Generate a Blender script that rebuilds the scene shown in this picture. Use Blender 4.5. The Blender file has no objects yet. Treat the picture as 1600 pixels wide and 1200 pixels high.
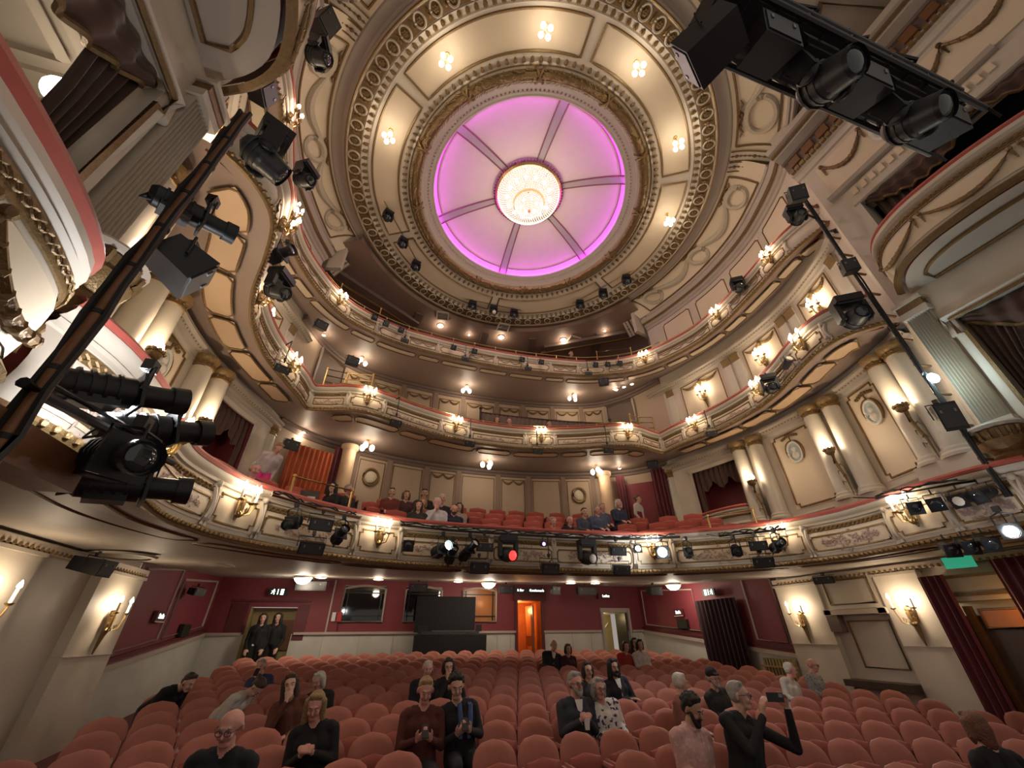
import bpy, math, random, bisect
import numpy as np
from mathutils import Vector, Matrix, Quaternion

# ------------------------------------------------------------------ camera, world, exposure
scene = bpy.context.scene
C = scene.collection
random.seed(7)
PI = math.pi
CAM = Vector((-2.905, 0.0, 1.85))
FPX, PITCH, ROLL, YAW = 612.0, math.radians(32.42), math.radians(-0.5), math.radians(17.35)
cam_d = bpy.data.cameras.new('camera')
cam_d.sensor_fit = 'HORIZONTAL'; cam_d.sensor_width = 36.0
cam_d.lens = FPX / 1600.0 * 36.0
cam_d.clip_start = 0.05; cam_d.clip_end = 200
cam_o = bpy.data.objects.new('camera', cam_d); C.objects.link(cam_o)
_f = Vector((0, math.cos(PITCH), math.sin(PITCH))); _u = Vector((0, -math.sin(PITCH), math.cos(PITCH))); _x = Vector((1, 0, 0))
_xr = _x * math.cos(ROLL) + _u * math.sin(ROLL); _ur = _u * math.cos(ROLL) - _x * math.sin(ROLL)
_M = Matrix((_xr, _ur, -_f)).transposed()
cam_o.matrix_world = Matrix.Translation(CAM) @ Matrix.Rotation(-YAW, 4, 'Z') @ _M.to_4x4()
scene.camera = cam_o

world = bpy.data.worlds.new('stage_side_fill'); scene.world = world
world.use_nodes = True
_bg = world.node_tree.nodes['Background']
_bg.inputs[0].default_value = (1.0, 0.88, 0.78, 1); _bg.inputs[1].default_value = 0.25  # even warm fill, added to brighten the house through the open stage side
scene.view_settings.view_transform = 'Standard'
scene.view_settings.look = 'None'
scene.view_settings.exposure = 0.40
scene.view_settings.gamma = 1.0
scene.view_settings.use_curve_mapping = False
scene.cycles.use_denoising = True
scene.cycles.max_bounces = 6
scene.cycles.diffuse_bounces = 3
scene.cycles.glossy_bounces = 2
scene.cycles.transmission_bounces = 4
scene.cycles.sample_clamp_indirect = 4.0

# ------------------------------------------------------------------ materials
MATS = {}
def mat(name, col, rough=0.6, metal=0.0, var=0.0, scale=6.0, bump=0.0, bscale=40.0, emit=None, spec=0.5, trans=0.0, sheen=0.0, stretch=None):
    m = bpy.data.materials.new(name); m.use_nodes = True
    nt = m.node_tree; b = nt.nodes['Principled BSDF']
    b.inputs['Base Color'].default_value = (*col, 1)
    b.inputs['Roughness'].default_value = rough
    b.inputs['Metallic'].default_value = metal
    b.inputs['Specular IOR Level'].default_value = spec
    if trans: b.inputs['Transmission Weight'].default_value = trans
    if sheen:
        b.inputs['Sheen Weight'].default_value = sheen
        b.inputs['Sheen Roughness'].default_value = 0.4
    if var or bump:
        tc = nt.nodes.new('ShaderNodeTexCoord')
        src = tc.outputs['Object']
        if stretch:
            mp = nt.nodes.new('ShaderNodeMapping'); mp.inputs['Scale'].default_value = stretch
            nt.links.new(src, mp.inputs[0]); src = mp.outputs[0]
    if var:
        n = nt.nodes.new('ShaderNodeTexNoise'); n.inputs['Scale'].default_value = scale; n.inputs['Detail'].default_value = 4
        nt.links.new(src, n.inputs['Vector'])
        mx = nt.nodes.new('ShaderNodeMix'); mx.data_type = 'RGBA'
        mx.inputs[6].default_value = (*[max(0, c * (1 - var)) for c in col], 1)
        mx.inputs[7].default_value = (*[min(1, c * (1 + var)) for c in col], 1)
        nt.links.new(n.outputs[0], mx.inputs[0]); nt.links.new(mx.outputs[2], b.inputs['Base Color'])
    if bump:
        n2 = nt.nodes.new('ShaderNodeTexNoise'); n2.inputs['Scale'].default_value = bscale; n2.inputs['Detail'].default_value = 3
        nt.links.new(src, n2.inputs['Vector'])
        bp = nt.nodes.new('ShaderNodeBump'); bp.inputs['Strength'].default_value = bump; bp.inputs['Distance'].default_value = 0.02
        nt.links.new(n2.outputs[0], bp.inputs['Height']); nt.links.new(bp.outputs[0], b.inputs['Normal'])
    if emit:
        b.inputs['Emission Color'].default_value = (*emit[0], 1); b.inputs['Emission Strength'].default_value = emit[1]
    MATS[name] = m
    return m

mat('plaster', (0.58, 0.51, 0.42), 0.55, var=0.08, scale=2.0)
mat('plaster_grey', (0.50, 0.44, 0.37), 0.55, var=0.10, scale=2.5)
mat('ivory', (0.70, 0.585, 0.43), 0.6, var=0.07, scale=1.3)
mat('peach', (0.66, 0.47, 0.30), 0.6, var=0.08, scale=1.3)
mat('column_paint', (0.60, 0.55, 0.46), 0.4, var=0.06, scale=2)
mat('gold', (0.235, 0.150, 0.062), 0.42, metal=0.40, var=0.35, scale=25, bump=0.35, bscale=60)
mat('gold_dark', (0.19, 0.115, 0.045), 0.45, metal=0.4, var=0.35, scale=25, bump=0.35, bscale=50)
mat('brass', (0.62, 0.42, 0.16), 0.28, metal=0.9)
mat('ornament', (0.50, 0.43, 0.33), 0.6, var=0.35, scale=40)
mat('flower_paint', (0.42, 0.30, 0.26), 0.7, var=0.35, scale=30)
mat('grey_swag', (0.32, 0.30, 0.26), 0.6, var=0.3, scale=30)
mat('velvet_rail', (0.42, 0.085, 0.06), 0.75, var=0.15, scale=12, sheen=0.4)
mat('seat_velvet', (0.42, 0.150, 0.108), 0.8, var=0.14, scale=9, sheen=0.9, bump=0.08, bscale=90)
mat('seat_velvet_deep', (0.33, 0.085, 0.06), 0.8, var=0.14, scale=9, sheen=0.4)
mat('circle_velvet', (0.36, 0.065, 0.045), 0.8, var=0.15, scale=8, sheen=0.4)
mat('curtain_brown', (0.075, 0.038, 0.028), 0.85, var=0.2, scale=6, sheen=0.3)
mat('curtain_red', (0.13, 0.020, 0.030), 0.8, var=0.2, scale=6, sheen=0.3)
mat('curtain_orange', (0.52, 0.12, 0.045), 0.8, var=0.15, scale=6)
mat('rear_paint', (0.44, 0.33, 0.24), 0.6, var=0.08, scale=1.3)
mat('curtain_dark', (0.035, 0.012, 0.018), 0.85, var=0.2, scale=6)
mat('red_wall', (0.20, 0.030, 0.042), 0.6, var=0.10, scale=1.5)
mat('dark_red', (0.10, 0.015, 0.02), 0.6, var=0.15, scale=2)
mat('marble', (0.56, 0.55, 0.50), 0.3, var=0.16, scale=2.2)
mat('trim_paint', (0.44, 0.37, 0.32), 0.5)
mat('carpet', (0.12, 0.03, 0.03), 0.9, var=0.25, scale=30)
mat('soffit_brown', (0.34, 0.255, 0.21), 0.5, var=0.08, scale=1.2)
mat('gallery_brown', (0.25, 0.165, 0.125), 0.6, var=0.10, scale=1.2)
mat('beam_brown', (0.16, 0.11, 0.09), 0.6, var=0.1, scale=2)
mat('cornice_grey', (0.43, 0.37, 0.30), 0.5, var=0.1, scale=2)
mat('wood', (0.17, 0.075, 0.03), 0.4, var=0.3, scale=5, stretch=(1, 1, 6))
mat('wood_dark', (0.055, 0.030, 0.018), 0.45, var=0.3, scale=5)
mat('wood_orange', (0.50, 0.19, 0.055), 0.4, var=0.25, scale=4)
mat('black_metal', (0.012, 0.012, 0.014), 0.42, var=0.2, scale=15)
mat('black_cloth', (0.008, 0.008, 0.010), 0.9)
mat('dark_grey', (0.035, 0.036, 0.038), 0.4)
mat('grey_metal', (0.22, 0.22, 0.23), 0.35, metal=0.6)
mat('rust_pipe', (0.22, 0.10, 0.045), 0.45, metal=0.35, var=0.35, scale=14)
mat('white_paint', (0.75, 0.73, 0.68), 0.5)
mat('cable', (0.01, 0.01, 0.01), 0.6)
mat('void_shade', (0.012, 0.011, 0.014), 0.95)  # near black, the shade inside the upper boxes put into the colour
mat('lens_glass', (0.02, 0.03, 0.036), 0.06, spec=1.0)
mat('medallion_blue', (0.42, 0.50, 0.52), 0.6, var=0.1, scale=8)
mat('medallion_white', (0.70, 0.66, 0.58), 0.6, var=0.1, scale=20, bump=0.3)
mat('candle', (0.80, 0.74, 0.62), 0.5)
mat('glass_dark', (0.010, 0.010, 0.011), 0.05, spec=1.0)
mat('window_glow', (0.34, 0.14, 0.045), 0.3)  # opaque orange, the light of the room behind painted into the pane
mat('bulb', (1, 0.9, 0.75), 0.4, emit=((1.0, 0.84, 0.62), 20.0))
mat('bulb_soft', (1, 0.95, 0.88), 0.4, emit=((1.0, 0.88, 0.72), 9.0))
mat('lamp_white', (1, 1, 0.96), 0.4, emit=((0.95, 0.97, 1.0), 40.0))
mat('lamp_cool', (0.8, 1, 1), 0.4, emit=((0.62, 0.95, 1.0), 22.0))
mat('lamp_red', (1, 0.1, 0.05), 0.3, emit=((1.0, 0.02, 0.02), 3.0))
mat('lamp_violet', (0.4, 0.3, 1), 0.3, emit=((0.35, 0.25, 1.0), 3.0))
mat('violet_strip', (0.8, 0.2, 1), 0.4, emit=((0.62, 0.03, 0.92), 44.0))
mat('dome_paint', (0.56, 0.47, 0.41), 0.6, var=0.05, scale=4, bump=0.15, bscale=12)
mat('dome_rib', (0.36, 0.31, 0.30), 0.6)
mat('rib_edge', (0.16, 0.07, 0.05), 0.5)
mat('crystal', (0.50, 0.49, 0.46), 0.10, spec=1.0, emit=((1.0, 0.95, 0.87), 0.75))  # drops emit a little themselves, painting in the sparkle of the bulbs
mat('bulb_crystal', (1, 0.95, 0.88), 0.4, emit=((1.0, 0.90, 0.76), 9.0))
mat('sign_white', (0.9, 0.95, 0.9), 0.4, emit=((0.85, 1.0, 0.88), 2.6))
mat('sign_green', (0.05, 0.5, 0.3), 0.4, emit=((0.05, 0.62, 0.36), 0.30))
mat('sign_black', (0.01, 0.012, 0.01), 0.5)
mat('paper', (0.75, 0.73, 0.70), 0.7)
mat('fire_red', (0.45, 0.03, 0.03), 0.35)
mat('olive_paint', (0.30, 0.24, 0.10), 0.6)
mat('warm_room', (0.55, 0.20, 0.08), 0.6, var=0.1)

# ------------------------------------------------------------------ geometry helpers
def V(*a): return Vector(a)
def frame_of(d):
    d = Vector(d).normalized()
    a = Vector((0, 0, 1)) if abs(d.z) < 0.95 else Vector((1, 0, 0))
    x = d.cross(a).normalized(); y = x.cross(d).normalized()
    return x, y, d

class MB:
    def __init__(s): s.v = []; s.f = []; s.mi = []; s.cur = 0
    def mat(s, i): s.cur = i; return s
    def add(s, vs, fs):
        o = len(s.v); s.v.extend([tuple(q) for q in vs]); s.f.extend([tuple(o + i for i in f) for f in fs]); s.mi.extend([s.cur] * len(fs)); return s
    def box(s, c, h, rot=None, taper=1.0):
        c = Vector(c); vs = []
        for z in (-1, 1):
            k = taper if z > 0 else 1.0
            for x, y in ((-1, -1), (1, -1), (1, 1), (-1, 1)):
                q = Vector((x * h[0] * k, y * h[1] * k, z * h[2]))
                if rot is not None: q = rot @ q
                vs.append(c + q)
        return s.add(vs, [(3, 2, 1, 0), (4, 5, 6, 7), (0, 1, 5, 4), (1, 2, 6, 5), (2, 3, 7, 6), (3, 0, 4, 7)])
    def bar(s, a, b, w, h=None):
        a = Vector(a); b = Vector(b); h = h or w
        x, y, d = frame_of(b - a); vs = []
        for p in (a, b):
            for i, j in ((-1, -1), (1, -1), (1, 1), (-1, 1)): vs.append(p + x * i * w / 2 + y * j * h / 2)
        return s.add(vs, [(3, 2, 1, 0), (4, 5, 6, 7), (0, 1, 5, 4), (1, 2, 6, 5), (2, 3, 7, 6), (3, 0, 4, 7)])
    def cyl(s, a, b, r0, r1=None, n=10, cap=True):
        a = Vector(a); b = Vector(b); r1 = r0 if r1 is None else r1
        x, y, d = frame_of(b - a); vs = []; fs = []
        for p, r in ((a, r0), (b, r1)):
            for i in range(n):
                t = 2 * PI * i / n; vs.append(p + x * r * math.cos(t) + y * r * math.sin(t))
        for i in range(n): fs.append((i, (i + 1) % n, n + (i + 1) % n, n + i))
        if cap: fs += [tuple(range(n - 1, -1, -1)), tuple(range(n, 2 * n))]
        return s.add(vs, fs)
    def tube(s, pts, r, n=6, closed=False, cap=True):
        P = [Vector(p) for p in pts]; m = len(P); vs = []; fs = []
        rr = r if isinstance(r, (list, tuple)) else [r] * m
        prev = None
        for i, p in enumerate(P):
            if closed: t = P[(i + 1) % m] - P[i - 1]
            else: t = P[min(i + 1, m - 1)] - P[max(i - 1, 0)]
            if t.length < 1e-9: t = Vector((0, 0, 1))
            t.normalize()
            if prev is None: x, y, _ = frame_of(t)
            else:
                x = prev - t * prev.dot(t)
                if x.length < 1e-6: x, y, _ = frame_of(t)
                x.normalize(); y = t.cross(x)
            prev = x
            for k in range(n):
                a = 2 * PI * k / n; vs.append(p + (x * math.cos(a) + y * math.sin(a)) * rr[i])
        for i in range(m if closed else m - 1):
            j = (i + 1) % m
            for k in range(n): fs.append((i * n + k, i * n + (k + 1) % n, j * n + (k + 1) % n, j * n + k))
        if cap and not closed: fs += [tuple(range(n - 1, -1, -1)), tuple(range((m - 1) * n, m * n))]
        return s.add(vs, fs)
    def sph(s, c, r, nu=10, nv=6, rot=None):
        c = Vector(c); r = (r, r, r) if not isinstance(r, (tuple, list)) else r
        vs = []; fs = []
        for j in range(1, nv):
            ph = PI * j / nv
            for i in range(nu):
                th = 2 * PI * i / nu
                q = Vector((r[0] * math.sin(ph) * math.cos(th), r[1] * math.sin(ph) * math.sin(th), r[2] * math.cos(ph)))
                vs.append(c + (rot @ q if rot is not None else q))
        q = Vector((0, 0, r[2])); vs.append(c + (rot @ q if rot is not None else q)); vs.append(c - (rot @ q if rot is not None else q))
        t = len(vs) - 2
        for j in range(nv - 2):
            for i in range(nu): fs.append((j * nu + i, (j + 1) * nu + i, (j + 1) * nu + (i + 1) % nu, j * nu + (i + 1) % nu))
        for i in range(nu):
            fs.append((t, i, (i + 1) % nu)); b = (nv - 2) * nu; fs.append((t + 1, b + (i + 1) % nu, b + i))
        return s.add(vs, fs)
    def rev(s, prof, c=(0, 0, 0), n=24, a0=0.0, a1=None, flip=False):
        """prof: (radius, z); angle measured from +Y towards +X"""
        full = a1 is None
        a1 = a0 + 2 * PI if full else a1
        m = n if full else n + 1; k = len(prof); vs = []; fs = []
        for i in range(m):
            a = a0 + (a1 - a0) * i / n
            for r, z in prof: vs.append((c[0] + r * math.sin(a), c[1] + r * math.cos(a), c[2] + z))
        for i in range(n):
            j = (i + 1) % m
            for q in range(k - 1):
                fc = (i * k + q, i * k + q + 1, j * k + q + 1, j * k + q)
                fs.append(fc[::-1] if flip else fc)
        return s.add(vs, fs)
    def grid(s, rows, closed=False):
        m = len(rows); k = len(rows[0]); vs = [p for r in rows for p in r]; fs = []
        for i in range(m if closed else m - 1):
            j = (i + 1) % m
            for q in range(k - 1): fs.append((i * k + q, i * k + q + 1, j * k + q + 1, j * k + q))
        return s.add(vs, fs)
    def prism(s, poly, ex):
        """poly: closed list of points, extruded by vector ex"""
        P = [Vector(p) for p in poly]; n = len(P); ex = Vector(ex)
        vs = P + [p + ex for p in P]
        fs = [tuple(range(n - 1, -1, -1)), tuple(range(n, 2 * n))] + [(i, (i + 1) % n, n + (i + 1) % n, n + i) for i in range(n)]
        return s.add(vs, fs)
    def mesh(s, name, mats, smooth=True):
        me = bpy.data.meshes.new(name)
        me.from_pydata([tuple(v) for v in s.v], [], s.f)
        mats = mats if isinstance(mats, (list, tuple)) else [mats]
        for q in mats: me.materials.append(MATS[q] if isinstance(q, str) else q)
        me.polygons.foreach_set('material_index', s.mi)
        me.polygons.foreach_set('use_smooth', [smooth] * len(s.f))
        me.update()
        if smooth: me.set_sharp_from_angle(angle=math.radians(40))
        return me
    def build(s, name, mats, parent=None, smooth=True, loc=None, rotz=None):
        return link(name, s.mesh(name, mats, smooth), parent, loc, rotz)

def link(name, me, parent=None, loc=None, rotz=None):
    o = bpy.data.objects.new(name, me); C.objects.link(o)
    if parent is not None: o.parent = parent
    if loc is not None: o.location = loc
    if rotz is not None: o.rotation_euler = (0, 0, rotz)
    return o
def tag(o, label=None, cat=None, group=None, kind=None):
    if label: o['label'] = label
    if cat: o['category'] = cat
    if group: o['group'] = group
    if kind: o['kind'] = kind
    return o
def thing(name, label=None, cat=None, loc=(0, 0, 0), rotz=0.0, group=None, kind=None):
    o = bpy.data.objects.new(name, None); C.objects.link(o)
    o.empty_display_size = 0.1
    o.location = loc; o.rotation_euler = (0, 0, rotz)
    return tag(o, label, cat, group, kind)
def copy_tree(o, parent=None, loc=None, rotz=None, label=None):
    c = o.copy(); C.objects.link(c); c.parent = parent
    if loc is not None: c.location = loc
    if rotz is not None: c.rotation_euler = (0, 0, rotz)
    if label: c['label'] = label
    for ch in o.children: copy_tree(ch, c)
    return c
def point_light(parent, loc, power, col=(1.0, 0.79, 0.55), r=0.06):
    d = bpy.data.lights.new('lamp_light', 'POINT'); d.energy = power; d.color = col; d.shadow_soft_size = r
    o = bpy.data.objects.new('lamp_light', d); C.objects.link(o); o.parent = parent; o.location = loc
    return o
def struct(name, mb, m, parent=None, smooth=True, label=None):
    o = mb.build(name, m, parent, smooth)
    if parent is None: o['kind'] = 'structure'
    if label: o['label'] = label
    return o

class Plan:
    """A plan curve, given by its half (x > 0 end towards the axis) and mirrored, walked from +x end to -x end.
    n points into the auditorium."""
    def __init__(s, half, mirror=True, step=0.06):
        pts = [Vector((x, y)) for x, y in half]
        if mirror: pts = pts + [Vector((-p.x, p.y)) for p in reversed(pts) if p.x > 1e-6]
        out = []
        m = len(pts)
        for i in range(m - 1):
            p0 = pts[max(i - 1, 0)]; p1 = pts[i]; p2 = pts[i + 1]; p3 = pts[min(i + 2, m - 1)]
            n = max(2, int((p2 - p1).length / step))
            for k in range(n):
                t = k / n
                out.append(0.5 * ((2 * p1) + (p2 - p0) * t + (2 * p0 - 5 * p1 + 4 * p2 - p3) * t * t + (3 * p1 - p0 - 3 * p2 + p3) * t ** 3))
        out.append(pts[-1])
        s.p = out; s.s = [0.0]
        for a, b in zip(out, out[1:]): s.s.append(s.s[-1] + (b - a).length)
        s.L = s.s[-1]
    def at(s, t):
        t = min(max(t, 0.0), s.L); i = min(max(bisect.bisect_right(s.s, t) - 1, 0), len(s.p) - 2)
        k = (t - s.s[i]) / max(1e-9, s.s[i + 1] - s.s[i])
        p = s.p[i].lerp(s.p[i + 1], k)
        a = s.p[max(i - 2, 0)]; b = s.p[min(i + 3, len(s.p) - 1)]
        d = (b - a).normalized()
        return p, d, Vector((-d.y, d.x))
    def pt(s, t, o, z):
        p, d, n = s.at(t); return Vector((p.x + n.x * o, p.y + n.y * o, z))
    def near(s, x, y):
        q = Vector((x, y)); i = min(range(len(s.p)), key=lambda k: (s.p[k] - q).length); return s.s[i]
    def sweep(s, mb, prof, t0=0.0, t1=None, step=0.12):
        t1 = s.L if t1 is None else t1; n = max(1, int(round((t1 - t0) / step)))
        mb.grid([[s.pt(t0 + (t1 - t0) * i / n, o, z) for o, z in prof] for i in range(n + 1)])
        return mb
    def rot(s, t):
        p, d, n = s.at(t); return math.atan2(-n.x, n.y)      # turns local +y into n
    def line(s, t0, t1, o, z, step=0.12):
        n = max(1, int(round(abs(t1 - t0) / step))); return [s.pt(t0 + (t1 - t0) * i / n, o, z) for i in range(n + 1)]

def bordered_panel(plan, t0, t1, z0, z1, ofun, parent, pm='ivory', bm='gold', br=0.016, notch=0.06, name='panel'):
    """a raised panel lying on a swept front (ofun: offset at height z) with a notched gilt border as its sub-part"""
    mb = MB(); n = max(1, int((t1 - t0) / 0.14)); zs = [z0 + (z1 - z0) * k / 4 for k in range(5)]
    mb.grid([[plan.pt(t0 + (t1 - t0) * i / n, ofun(z) + 0.012, z) for z in zs] for i in range(n + 1)])
    # rim so that the panel stands proud
    for tt in (t0, t1): mb.grid([[plan.pt(tt, ofun(z) + 0.012, z) for z in zs], [plan.pt(tt, ofun(z) - 0.01, z) for z in zs]])
    for z in (z0, z1): mb.grid([plan.line(t0, t1, ofun(z) + 0.012, z, 0.14), plan.line(t0, t1, ofun(z) - 0.01, z, 0.14)])
    o = mb.build(name, pm, parent)
    e = 0.045; a0, a1, b0, b1 = t0 + e, t1 - e, z0 + e, z1 - e; q = notch
    def seg(ta, za, tb, zb):
        k = max(1, int(abs(tb - ta) / 0.14)); return [(ta + (tb - ta) * i / k, za + (zb - za) * i / k) for i in range(k)]
    loop = []
    c = [(a0 + q, b0), (a1 - q, b0), (a1 - q, b0 + q), (a1, b0 + q), (a1, b1 - q), (a1 - q, b1 - q), (a1 - q, b1), (a0 + q, b1), (a0 + q, b1 - q), (a0, b1 - q), (a0, b0 + q), (a0 + q, b0 + q)]
    for i in range(len(c)): loop += seg(*c[i], *c[(i + 1) % len(c)])
    MB().tube([plan.pt(t, ofun(z) + 0.02, z) for t, z in loop], br, 5, closed=True).build('border', bm, o)
    return o
# ------------------------------------------------------------------ plan of the house
DC = Plan([(5.25, 2.75), (5.15, 3.3), (5.2, 4.1), (5.35, 4.9), (5.38, 5.6), (5.12, 6.5), (4.7, 7.1), (4.05, 7.7), (3.0, 8.35), (1.8, 8.6), (0, 8.68)])
UC = Plan([(5.55, 3.3), (5.25, 3.65), (5.13, 4.15), (5.35, 4.85), (5.72, 5.75), (5.93, 6.7), (5.9, 7.7), (5.66, 8.7), (5.48, 9.3), (5.33, 9.92), (4.85, 9.88), (4.4, 9.74), (3.9, 9.74), (3.3, 9.98), (2.6, 10.32), (1.7, 10.65), (0.8, 10.86), (0, 10.9)])
GA = Plan([(6.1, 3.3), (6.0, 4.0), (6.02, 4.6), (6.15, 5.4), (6.27, 6.4), (6.3, 7.2), (6.15, 8.3), (5.5, 9.65), (4.75, 10.38), (3.55, 10.93), (2.4, 11.15), (1.2, 11.28), (0, 11.32)])
WH = [(5.95, 3.2), (6.3, 3.75), (6.65, 4.6), (6.9, 5.4), (7.02, 6.3), (7.02, 7.4), (6.9, 8.3), (6.62, 9.5), (6.3, 10.4), (6.15, 11.0)]
WR = Plan(WH, mirror=False)
WL = Plan([(-x, y) for x, y in reversed(WH)], mirror=False)
Z_DC, Z_UC, Z_GA = (2.95, 3.80), (6.68, 7.40), (9.95, 10.65)
RING = (0.0, 7.245)
def floor_z(y): return -0.1 + 0.056 * (y - 5.5)

# stalls: floor, rear wall, side walls
mb = MB(); ys = [-3 + i * 0.65 for i in range(31)]
mb.grid([[(-8.2, y, floor_z(y)), (8.2, y, floor_z(y))] for y in ys])
struct('floor', mb, 'carpet')

def soffit_rect(p):        # ray from (0,2) to the stalls walls
    dx, dy = p.x, p.y - 2.0; k = 1e9
    if abs(dx) > 1e-6: k = min(k, 7.8 / abs(dx))
    if dy > 1e-6: k = min(k, 14.5 / dy)
    return Vector((dx * k, 2.0 + dy * k))
def ray_poly(p, poly):
    o = Vector((0, 3.0)); d = p - o; best = None
    for a, b in zip(poly, poly[1:]):
        e = b - a; den = d.x * e.y - d.y * e.x
        if abs(den) < 1e-9: continue
        w = a - o; t = (w.x * e.y - w.y * e.x) / den; u = (w.x * d.y - w.y * d.x) / den
        if t > 0.2 and -0.001 <= u <= 1.001 and (best is None or t < best): best = t
    return o + d * best if best else p * 1.2
def mirror_poly(h): return [Vector(q) for q in h] + [Vector((-x, y)) for x, y in reversed(h) if x > 0]
DC_REAR = [(6.15, 11.0), (5.6, 11.75), (4.9, 12.3), (3.7, 12.85), (2.0, 13.3), (0, 13.45)]
UC_REAR = [(6.3, 10.4), (5.7, 11.9), (4.9, 12.8), (3.8, 13.25), (2.0, 13.6), (0, 13.7)]
UC_OUT = mirror_poly([(6.4, 2.4)] + WH + DC_REAR[1:])
GA_OUT = mirror_poly([(6.4, 2.4)] + WH[:-1] + UC_REAR[1:])

def dc_soffit_z(q): return 3.05 + 0.40 * max(0.0, (q.y - 9.0) / 7.5) + 0.02

def balcony(name, label, plan, Z, outer, soffit_m):
    """one tier: front, rail, mouldings, soffit"""
    zb, zt = Z; h = zt - zb
    root = thing(name, label, 'balcony', (0, 0, 0), kind='structure')
    ofun = lambda z: 0.02 + 0.055 * math.sin(PI * min(1, max(0, (z - zb - 0.10) / (h - 0.32))))
    m = MB(); zs = [zb + 0.10 + (h - 0.32) * k / 6 for k in range(7)]
    plan.sweep(m, [(-0.02, zb + 0.09)] + [(ofun(z), z) for z in zs])
    m.build('fascia', 'plaster', root)
    m = MB(); plan.sweep(m, [(0.055, zb - 0.013), (0.085, zb - 0.008), (0.110, zb + 0.035), (0.09, zb + 0.075), (0.04, zb + 0.09), (-0.02, zb + 0.10)])
    m.build('base_moulding', 'gold', root)
    # beading of the base moulding
    m = MB(); n = int(plan.L / 0.09)
    for i in range(n):
        p, d, nn = plan.at(i * plan.L / n); m.sph(plan.pt(i * plan.L / n, 0.115, zb + 0.04), (0.028, 0.028, 0.03), 5, 4)
    b = m.build('beading', 'gold', root); b['kind'] = 'stuff'
    m = MB(); z = zt - 0.22
    plan.sweep(m, [(0.02, z), (0.03, z + 0.02), (0.07, z + 0.03), (0.08, z + 0.06), (0.06, z + 0.075), (0.10, z + 0.09), (0.135, z + 0.13), (0.14, z + 0.16), (0.10, z + 0.165)])
    m.build('cornice', 'plaster', root)
    m = MB(); plan.sweep(m, [(0.09, zt - 0.06), (0.15, zt - 0.05), (0.165, zt - 0.015), (0.14, zt + 0.02), (0.05, zt + 0.035), (-0.08, zt + 0.03), (-0.14, zt)])
    m.build('velvet_rail', 'velvet_rail', root)
    m = MB(); plan.sweep(m, [(-0.14, zt), (-0.14, zb + 0.05)])
    m.build('inner_face', 'circle_velvet', root)
    # soffit
    m = MB(); n = 150; rows = []
    for i in range(n + 1):
        t = plan.L * i / n; p, d, nn = plan.at(t); q = outer(p)
        a = plan.pt(t, 0.06, zb - 0.012); row = []
        for k in range(7):
            u = k / 6; x = a.x + (q[0] - a.x) * u; y = a.y + (q[1] - a.y) * u
            row.append((x, y, a.z + (q[2] - a.z) * (u ** 0.8)))
        rows.append(row)
    m.grid(rows)
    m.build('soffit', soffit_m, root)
    return root, ofun

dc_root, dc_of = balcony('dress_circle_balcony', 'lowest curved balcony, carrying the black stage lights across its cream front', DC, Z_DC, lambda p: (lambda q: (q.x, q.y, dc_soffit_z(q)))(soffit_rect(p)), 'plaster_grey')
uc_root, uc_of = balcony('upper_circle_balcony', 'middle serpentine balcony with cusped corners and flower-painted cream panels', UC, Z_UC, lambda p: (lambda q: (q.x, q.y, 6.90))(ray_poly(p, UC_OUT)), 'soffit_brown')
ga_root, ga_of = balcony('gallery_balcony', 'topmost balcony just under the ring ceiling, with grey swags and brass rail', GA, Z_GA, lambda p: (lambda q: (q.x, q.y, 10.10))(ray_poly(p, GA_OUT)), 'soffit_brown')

# raked floors of the three tiers
def tier_floor(parent, plan, outer, z0, z1):
    m = MB(); rows = []; n = 120
    for i in range(n + 1):
        t = plan.L * i / n; p, d, nn = plan.at(t); q = outer(p); a = plan.pt(t, -0.14, z0)
        dist = (Vector((q.x, q.y)) - Vector((a.x, a.y))).length
        rows.append([(a.x + (q.x - a.x) * k / 4, a.y + (q.y - a.y) * k / 4, z0 + (z1 - z0) * min(1, dist / 4.8) * k / 4) for k in range(5)])
    m.grid(rows); return m.build('tier_floor', 'carpet', parent)
DC_OUT = mirror_poly([(6.4, 2.4)] + WH + DC_REAR[1:])
tier_floor(dc_root, DC, lambda p: ray_poly(p, DC_OUT), 3.12, 4.35)
tier_floor(uc_root, UC, lambda p: ray_poly(p, GA_OUT), 6.78, 7.6)
tier_floor(ga_root, GA, lambda p: soffit_rect(p) if p.y > 9 else ray_poly(p, GA_OUT), 10.05, 11.0)

# ---- panels, dividers and friezes of the fronts
def frieze(plan, parent, t0, t1, z, o, m='gold', amp=0.032, wave=0.17, r=0.011):
    mb = MB(); n = max(6, int((t1 - t0) / 0.03))
    plan.sweep(mb, [(o - 0.012, z - 0.055), (o + 0.006, z - 0.055), (o + 0.006, z + 0.055), (o - 0.012, z + 0.055)], t0, t1)
    for ph in (0, PI):
        mb.tube([plan.pt(t0 + (t1 - t0) * i / n, o + 0.016, z + amp * math.sin(2 * PI * (t1 - t0) * i / n / wave + ph)) for i in range(n + 1)], r, 4)
    return mb.build('frieze', m, parent)
def divider(plan, parent, t, zb, zt, ofun, w=0.05, m='plaster'):
    mb = MB(); zs = [zb + 0.11 + (zt - 0.33 - zb) * k / 6 for k in range(7)]
    for s in (-1, 1):
        mb.tube([plan.pt(t + s * w * (0.45 + 0.25 * math.cos(PI * k / 6 * 2)), ofun(z) + 0.02, z) for k, z in enumerate(zs)], 0.03, 6)
    mb.sph(plan.pt(t, ofun(zs[-1]) + 0.05, zs[-1] + 0.02), 0.05, 8, 5)
    return mb.build('divider_scroll', m, parent)
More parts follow.
